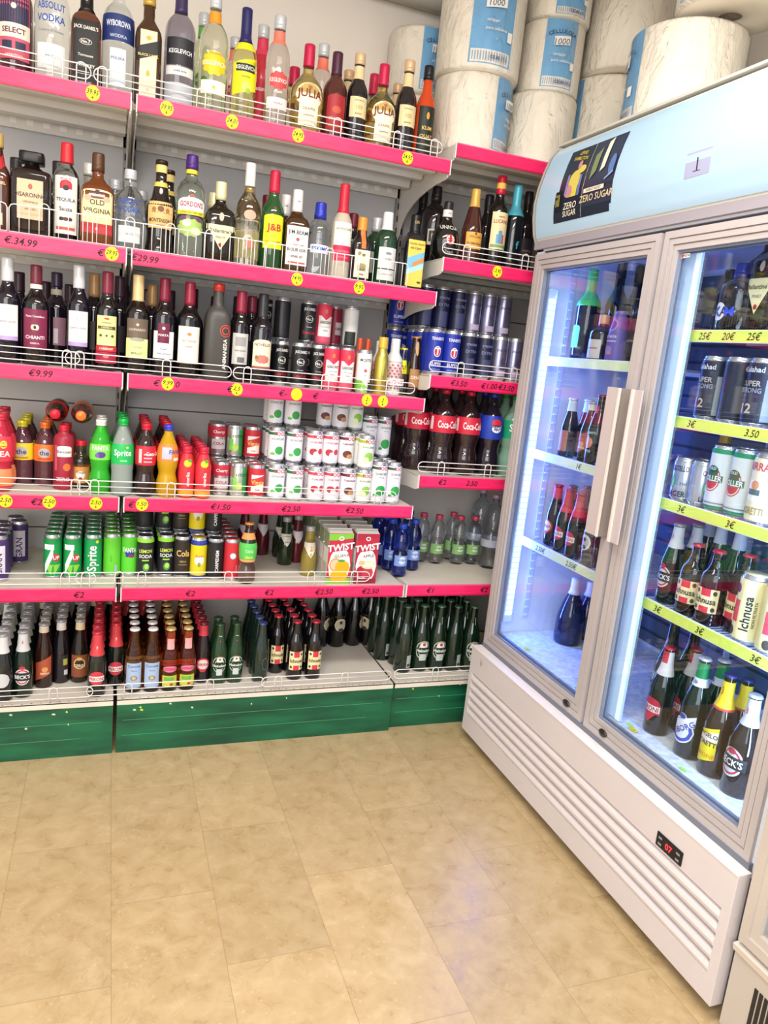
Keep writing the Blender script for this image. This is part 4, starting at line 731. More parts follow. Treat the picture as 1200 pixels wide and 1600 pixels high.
desp=beer_bottle!beer!g:dc8848!c4ae70,.035,k!r -.95 .95 .08 .26 c8cc4a;r -.7 .5 .18 .24 6ab04a;e 0 .37 .9 .38 e87c9c;t DESPERADO 0 .37 .24 a82c4c;e .2 .12 .2 .16 c8303a@r -.8 .8 .68 .84 dc9c9c
b_red=beer_bottle!beer!o:1c1018!7c2030,.035,k!e 0 .32 .9 .85 c03444;e 0 .32 .70 .66 e0d0ce;t BIRRA 0 .32 .3 b03040;e 0 .22 .4 .2 c03444@r -3.14 3.14 .78 .95 c83c4c
heinek=beer_bottle!beer!o:1a3a1e!2c4a34,.035,k!e 0 .34 .94 1.05 a4b4a4;e 0 .34 .82 .93 16301c;e 0 .34 .62 .74 b8c4b4;e 0 .34 .52 .64 1c3a22;a -.36 .36 .38 .44 .16 dfe2d8;a -.36 .36 .16 .25 .16 c4d0cc;f .43 .14 .12 c83040;r -.85 .85 .285 .365 1e3c26;t Heineken 0 .325 .27 e8ece4@t Heineken 0 .8 .10 dfe8dc;f .72 .1 .1 c83040
b_blue=beer_bottle!beer!o:1a2c24!3c4c8c,.035,k!e .4 .32 .4 .8 5a6a60;e .4 .32 .34 .7 1a2c24;r .9 1.5 .2 .4 8a948c
ichnusa=beer_bottle!stub!o:120e10!c42c44,.035,k!r -.95 .95 .18 .50 e8dca8;r -.35 .35 .40 .50 d03848;r -.35 .35 .18 .26 d03848;t Ichnusa 0 .34 .36 3a342c;e -.65 .45 .15 .17 4a4238;e .65 .45 .15 .17 4a4238;e -.65 .23 .15 .17 4a4238;e .65 .23 .15 .17 4a4238
moretti66=beer_bottle!beer!o:0f0c0e!c8b49a,.03,k!e 0 .36 .78 .78 d8ccb0;e 0 .36 .62 .62 c4b89c;e 0 .40 .2 .22 3a3a34;e .05 .28 .35 .25 3a3a34;t BIRRA_MORETTI 0 .49 .13 5a5040@r -3.14 3.14 .84 .97 d2bda0
hein_back=beer_bottle!beer!o:0f2216!3a5a48,.03,k!r .1 .75 .08 .27 a8b0ac;r .2 .65 .1 .14 3a423e
heinek66=beer_bottle!beer!o:0f2416!4a7058,.03,k!e 0 .34 .96 1.1 aab6aa;e 0 .34 .84 .98 14261a;e 0 .34 .66 .8 aab6aa;e 0 .34 .56 .7 14261a;a -.45 .45 .38 .43 .22 dfe2da;a -.42 .42 .18 .27 .1 b8c4c0;f .43 .2 .18 c83040;r -.98 .98 .30 .375 14261a;t Heineken 0 .337 .32 e6eae2@u Heineken 0 .78 .14 dfe8dc
champ_g=sparkling_wine_bottle!wine!o:10182c!58d070,.40,f!a -.5 .5 .14 .36 .2 7ae6b0
champ_s=sparkling_wine_bottle!wine!o:120e1c!c8a87a,.2,f!r -.98 .98 .06 .46 c8bcb0;r -.7 .7 .26 .29 8a7c70
wrap_p=sleeved_bottle!sleeve!s:6c5c9c!8c6cac,.06,c!e 0 .72 .6 .6 a888c0;e 0 .72 .44 .44 5c4c8c;t LIMONATA 0 .50 .2 d8d0ec;r -.8 .8 .4 .42 c8bce0;e 0 .24 .5 .4 8c7cb8;e .2 .18 .3 .2 c07c9c
silverneck=beer_bottle!beer!o:12162c!c8ccdc,.035,k!r -.9 .9 .1 .45 b07058@r -3.14 3.14 .78 .96 ccd2e0
cider=beer_bottle!beer!o:0e1016!8c3040,.035,k!e 0 .32 .6 .6 d8826a;r -.25 .05 .24 .42 e8dcd4;t TENNENT'S 0 .46 .2 d8d8dc;t APPLE 0 .2 .2 d8d8dc@r -.6 .6 .74 .84 c84858
moretti33=beer_bottle!beer!o:0e0f14!8c3440,.035,k!e 0 .34 .82 .84 d8dcd4;e 0 .34 .6 .62 b4b8a8;e 0 .38 .2 .22 2c342c;e .05 .27 .3 .22 2c342c;t BIRRA_MORETTI 0 .47 .14 5a6050@r -3.14 3.14 .64 .90 d8dce0
bigwhite=beer_bottle!magnum!o:141c3c!e2e2e8,.24,f!r .9 1.6 .2 .5 20284a
c_galblue=lager_can!can!s:28347a!-!r -3.14 3.14 .86 .95 8c94b8
c_gal=lager_can!can!s:1c2238!-!t Galahad 0 .84 .28 c8ccd8;t SUPER 0 .64 .28 b0a49a;t STRONG 0 .54 .26 8c90a0;t 12 0 .28 .5 b8a49a;r 1 1.7 .1 .7 98a0a8
jw_big=whisky_bottle!spirit!o:2a1c18!b0742c,.12,c!s -1.3 1.3 .30 .52 .08 9c2c3c;t RED_LABEL 0 .42 .2 d89c9c
skyy=vodka_bottle!round!g:c8d0e0!2c3c9c,.2,c!e -.25 .30 .5 .5 dcdfe8;t SKA -.25 .30 .42 22306c;t M .45 .30 .4 2c48d0
goldneck=beer_bottle!beer!o:141420!d8a83c,.18,f!r -.8 .8 .1 .4 6a5a40
c_cast=lager_can!can!m:c0c8d8!-!t CASTELLO 0 .76 .34 23264a;t 33cl .5 .42 .2 5a6078;e -.4 .44 .24 .5 4aa070;e -.4 .44 .12 .4 8ad0a0;t LAGER 0 .18 .36 23264a
c_hol=lager_can!can!s:d0d8dc!-!r -3.14 3.14 .89 .96 168a60;r -3.14 3.14 .03 .10 168a60;e 0 .50 .70 .95 c05060;e 0 .50 .62 .86 d8dcdc;e 0 .50 .56 .78 b83c4c;e 0 .62 .5 .42 1c5c48;t OLD 0 .66 .16 f0d8dc;r -.85 .85 .46 .56 1c7058;t HOLLER 0 .51 .32 e8ece8;r -3.14 3.14 .13 .15 7a8c8c
c_mor=lager_can!can!s:e0d8b8!-!t BIRRA 0 .82 .40 c04050;e 0 .48 .8 .7 ece8d4;e 0 .56 .3 .3 d08a6a;r -.5 .4 .42 .5 50686c;t MORETTI 0 .20 .36 a08c50
c_ichn=lager_can!can!s:e8e0a8!-!r -.9 -.1 .30 .62 e0485a;e -.5 .78 .28 .32 4a443c;e -.5 .16 .28 .32 4a443c;u Ichnusa .45 .46 .50 2c2a28;u NON_FILTRATA .95 .46 .16 5a5448
peroni66=beer_bottle!beer!o:161416!b82c3c,.03,k!v -.85 .85 .12 .28 c22c40;a -.85 .85 .28 .36 .4 c22c40;r -.95 .95 .235 .35 c22c40;r -.9 .9 .255 .33 ecE6e2;t PERONI 0 .292 .32 b02838@r -3.14 3.14 .68 .95 dcd4ce;r -.8 .8 .82 .95 c8303c
tuborg=beer_bottle!beer!o:101c18!c8ccd4,.03,k!f .40 .35 .3 e8ecf2;e 0 .27 .98 .95 e8ecf2;e 0 .27 .88 .84 4450b4;e 0 .27 .64 .6 dfe4ee;s -.95 .95 .22 .33 .06 e8ecf2;w TUBORG 0 .28 .36 3440a4;f .41 .28 .2 3c48ac@r -3.14 3.14 .72 .80 e4e8ec;r -3.14 3.14 .80 .95 1c8a4c;t LUNA 0 .76 .2 3a4a6a
poretti=beer_bottle!beer!o:2a1a14!3c3c78,.03,k!s -.75 .75 .10 .42 .05 f0e032;s -.75 .75 .28 .38 .05 f0ead8;t ANGELO -.05 .40 .22 4a3c20;t PORETTI 0 .32 .26 2c2a24;t LIMONE 0 .20 .24 e0a028@r -3.14 3.14 .68 .93 f0d02c;t 3 0 .84 .4 b85020;r -3.14 3.14 .66 .68 d04a30
becks66=beer_bottle!beer!o:1c1614!c8ccd0,.03,k!e 0 .33 .84 .94 cfd0d2;e 0 .33 .72 .82 b83444;e 0 .33 .60 .68 c8cacc;r -1 1 .27 .39 262a2c;t BECK'S 0 .33 .34 f0eeec;e 0 .44 .3 .2 b83444@r -3.14 3.14 .70 .96 c2c6ca;t B 0 .84 .3 b83444
twist_g=juice_carton!box!s:7cb43a!-!g
twist_a=juice_carton!box!s:b8283c!-!a
'''.strip().splitlines():
    k, v = line.split('=', 1); SPEC[k] = v.split('!')

def draw_ops(D, ops, H, R):
    hs = H / R
    for op in ops.split(';'):
        op = op.strip()
        if not op: continue
        a = op.split(); c = a[0]; n = lambda i: float(a[i])
        if c == 'r': D.rect(n(1), n(2), n(3) * hs, n(4) * hs, mat(a[5].lower(), .5))
        elif c == 'e': D.ell(n(1), n(2) * hs, n(3), n(4), mat(a[5], .5))
        elif c == 'a': D.arch(n(1), n(2), n(3) * hs, n(4) * hs, n(5), mat(a[6], .5))
        elif c == 's': D.slant(n(1), n(2), n(3) * hs, n(4) * hs, n(5) * hs, mat(a[6], .5))
        elif c == 'v': D.tri(n(1), n(2), n(3) * hs, n(4) * hs, mat(a[5], .5))
        elif c == 'f':       # scalloped rosette: height, rx, rz
            m = mat(a[4], .5); z = n(1) * hs; rx, rz = n(2), n(3); D.ell(0, z, rx * .9, rz * .88, m)
            for q in range(10):
                t = 2 * PI * q / 10; D.ell(rx * .8 * math.cos(t), z + rz * .78 * math.sin(t), rx * .2, rz * .22, m)
        elif c == 'd':       # diamond pattern
            for i in range(9):
                z = (n(1) + (n(2) - n(1)) * i / 9) * hs; st = hs * (n(2) - n(1)) / 9
                for q in range(7):
                    x = (q - 3 + (i % 2) * .5) * .42; D.tri(x - .13, x + .13, z, z + st * .5, mat(a[3], .5)); D.col(x - .13, x + .13, lambda X, x=x: z + st * .5 + st * .45 * (1 - abs(X - x) / .13), lambda X: z + st * .5, mat(a[3], .5))
        elif c in 'tuw': D.text(a[1], n(2), n(3) * hs, n(4) * (1.25 if c == 't' else 1.1), mat(a[5], .5), rot={'t': 0, 'u': 90, 'w': 38}[c], wmax=1.58 if c == 't' else 0, bold=.02)
PROTO = {}
def proto(kind, H, R):
    key = (kind, round(H / .004), round(R / .0012))
    if key in PROTO: return PROTO[key]
    nm, shp, body, cap, art = SPEC[kind]; parts = []
    sq = 0
    if '+' in shp: shp, sq = shp.split('+'); sq = int(sq)
    if shp == 'box':
        mb = MB(); d = R * .66
        mb.box(-R, R, -d, d, 0, H - .012, mat('e6e2dc', .4)); mb.prism([(-d, H - .012), (0, H - .002), (d, H - .012)], 0, -R + .002, R - .002, mat('c8c4be', .4)); mb.box(-R + .001, R - .001, -.003, .003, H - .012, H, mat('d8d4ce', .4))
        parts.append(('carton_box', mb.recalc('carton_box'), .0006))
        D = Draw(lambda x, z, dd: (x, -d - dd, z), R, R, step=.4, zstep=.4, d0=.0006)
        D2 = Draw(lambda x, z, dd: (-R - dd, x, z), R, R, step=.4, zstep=.4, d0=.0006)
        hs = (H - .012) / R; bg = mat('dfe0dc', .4)
        if art == 'g':
            D.rect(-1, 1, 0, hs, mat('c02c44', .4)); D.slant(-1, 1, hs * .86, hs * .99, 0, mat('7cc03a', .4)); D.ell(0, hs * .36, .92, 1.5, mat('efece6', .4)); D.rect(-1, 1, 0, hs * .12, mat('88c048', .4))
            D.slant(-1, 1, hs * .62, hs * .84, .14, mat('c02c44', .4)); D.ell(-.35, hs * .38, .5, .55, mat('f0a060', .4)); D.ell(-.35, hs * .38, .38, .42, mat('f4c0a0', .4)); D.ell(.25, hs * .33, .62, .55, mat('f2ac18', .4)); D.ell(0, hs * .16, .75, .55, mat('f6b40c', .4)); D.ell(.15, hs * .46, .3, .1, mat('4a9a3a', .4))
            D.text('GUAVA', .15, hs * .56, .26, mat('3a3a38', .4), rot=6, bold=0)
        else:
            D.rect(-1, 1, 0, hs, mat('a8263a', .4)); D.ell(0, hs * .36, .92, 1.5, mat('efece6', .4)); D.rect(-1, 1, 0, hs * .10, mat('8c2034', .4))
            D.slant(-1, 1, hs * .62, hs * .86, .14, mat('b8283c', .4)); D.ell(-.35, hs * .24, .5, .52, mat('b02438', .4)); D.ell(.2, hs * .22, .5, .5, mat('c43c4c', .4)); D.ell(.2, hs * .38, .66, .36, mat('e8d8a8', .4)); D.ell(.2, hs * .38, .5, .22, mat('f2ecd0', .4)); D.ell(-.4, hs * .42, .3, .2, mat('d8b890', .4))
            D.text('APPLE', .15, hs * .56, .26, mat('3a3a38', .4), rot=6, bold=0)
        D.text('TWIST', 0, hs * .73, .52, mat('f8f2f0', .4), rot=8, shear=.1, bold=.03); D.ell(0, hs * .9, .22, .18, mat('f2e8ea', .4)); D.ell(0, hs * .9, .14, .1, mat('b8283c' if art == 'a' else '7cc03a', .4))
        D2.rect(-.64, .64, 0, hs, bg); D2.rect(-.5, .5, hs * .1, hs * .4, mat('b8bcae', .4)); D2.rect(-.64, .64, hs * .7, hs, mat('8a9a78' if art == 'g' else 'a8566a', .4))
        parts.append(('front_print', D.mb.mesh('front_print'), 0)); parts.append(('side_print', D2.mb.mesh('side_print'), 0))
        PROTO[key] = (nm, parts); return PROTO[key]
    P = profile(shp, H, R); bm_ = bodymat(body)
    mb = MB()
    if shp == 'can':
        mb.lathe(P, bm_, 28); parts.append(('can_body', mb.recalc('can_body'), 0))
        al = mat('c9cbd0', .25, metal=.85, name='aluminium'); mb = MB()
        mb.lathe([(H - .0135, R * 1.002), (H - .006, R * .935), (H - .002, R * .875), (H + .001, R * .90), (H + .0012, R * .87), (H - .003, R * .84), (H - .0035, .001)], al, 28)
        parts.append(('can_lid', mb.recalc('can_lid'), 0)); mb = MB()
        mb.lathe([(0, R * .79), (.0025, R * .81), (.010, R * .975), (.012, R * 1.001)], al, 28)
        parts.append(('can_base', mb.recalc('can_base'), 0))
        mb = MB(); mb.box(-.004, .004, -.012, .008, H - .0034, H - .0022, al); mb.box(-.007, .007, -.010, 0, H - .0036, H - .0026, al); parts.append(('pull_tab', mb.recalc('pull_tab'), 0))
    else:
        top = H - .003; Q = [(z, r) for z, r in P if z < top] + [(top, rad(P, top))]
        mb.lathe(Q, bm_, 32, sq, R=R)
        parts.append(('bottle_glass', mb.recalc('bottle_glass'), 0))
        cc, fr, st = cap.split(','); fr = float(fr); z0 = H * (1 - fr); cm = mat(cc, .32, metal=.25 if st in 'ck' else .1, name='cap_' + cc); mb = MB()
        if st == 'w': mb.lathe([(z0, R * .60), (z0 + .002, R * .62), (H - .004, R * .62), (H, R * .60)], cm, 28, 7, R=R, sqr=.1)
        elif st == 'k':
            r = rad(P, H) + .0008; k = 42; rings = []
            for z, rr, w in ((H - .0065, r + .0026, .0009), (H - .003, r + .0016, .0004), (H - .0006, r + .0006, 0), (H + .0004, r * .7, 0)):
                rings.append([((rr + w * (-1) ** q) * math.sin(2 * PI * q / k), -(rr + w * (-1) ** q) * math.cos(2 * PI * q / k), z) for q in range(k)])
            mb.add([v for g in rings for v in g], [(i * k + q, i * k + (q + 1) % k, (i + 1) * k + (q + 1) % k, (i + 1) * k + q) for i in range(3) for q in range(k)] + [tuple(range(3 * k, 4 * k))], cm, True)
        else:
            e = .0012 if st == 'f' else .0022
            zs = [z0] + [z for z, r in P if z0 < z < H - .002] + [H - .002]
            pr = [(z, rad(P, z) + e) for z in zs]
            if st == 'c': pr = [(z, max(r for _, r in pr[-1:]) if fr < .13 else r) for z, r in pr]
            pr += [(H, pr[-1][1] - .0015)]
            if st == 'c' and fr > .05: pr = pr[:1] + [(pr[0][0] + (H - .004 - pr[0][0]) * .35, pr[0][1]), (pr[0][0] + (H - .004 - pr[0][0]) * .37, pr[0][1] - .0007), (pr[0][0] + (H - .004 - pr[0][0]) * .41, pr[0][1])] + [q for q in pr[1:] if q[0] > pr[0][0] + (H - .004 - pr[0][0]) * .42]
            mb.lathe(pr, cm, 24)
        parts.append(({'w': 'stopper', 'k': 'crown_cap', 'f': 'foil_capsule', 'c': 'screw_cap'}[st], mb.recalc('cap'), 0))
    def fm(x, z, d):
        zz = min(max(z, 0), H); r = rad(P, zz)
        if sq and r > .62 * R:
            xx = max(-.97 * r, min(.97 * r, x)); return (xx, -(r * (1 - abs(xx / r) ** sq) ** (1 / sq)) - d, z)
        return ((r + d) * math.sin(x / r), -(r + d) * math.cos(x / r), z)
    a, _, nk = art.partition('@')
    for nm2, ops in (('label' if shp != 'can' else 'can_print', a), ('neck_label', nk)):
        if not ops.strip(): continue
        if nm2 == 'neck_label':
            r0 = rad(P, .85 * H)
            D = Draw(lambda x, z, d, k=r0 / R: fm(x * k if abs(x) < 3.2 * R else x, z, d), R, R, step=.25 * 1, zstep=.12, d0=.0005 + .0008 * ('f' in cap[-1:]))
        else: D = Draw(fm, R, R, step=.16, zstep=.30)
        if shp == 'can' and body[0] == 's': D.rect(-3.14, 3.14, .06 * H / R, .9 * H / R, mat(body[2:], .4))
        draw_ops(D, ops, H, R)
        parts.append((nm2, D.mb.mesh(nm2), 0))
    PROTO[key] = (nm, parts); return PROTO[key]
FIRST = {}
def place(kind, x, y, z, H, R, rz, label, cat, group):
    nm, parts = proto(kind, H, R); key = id(parts)
    if key not in FIRST:
        t = empty(nm, (x, y, z), R_(rz))
        for pn, me, bv in parts:
            o = bpy.data.objects.new(pn, me); COL.objects.link(o); o.parent = t
        FIRST[key] = t
    else:
        s = FIRST[key]; t = s.copy(); COL.objects.link(t); t.location = (x, y, z); t.rotation_euler = (0, 0, R_(rz))
        for ch in s.children:
            c = ch.copy(); COL.objects.link(c); c.parent = t
    tag(t, label, cat)
    if group: t['group'] = group
    elif 'group' in t: del t['group']

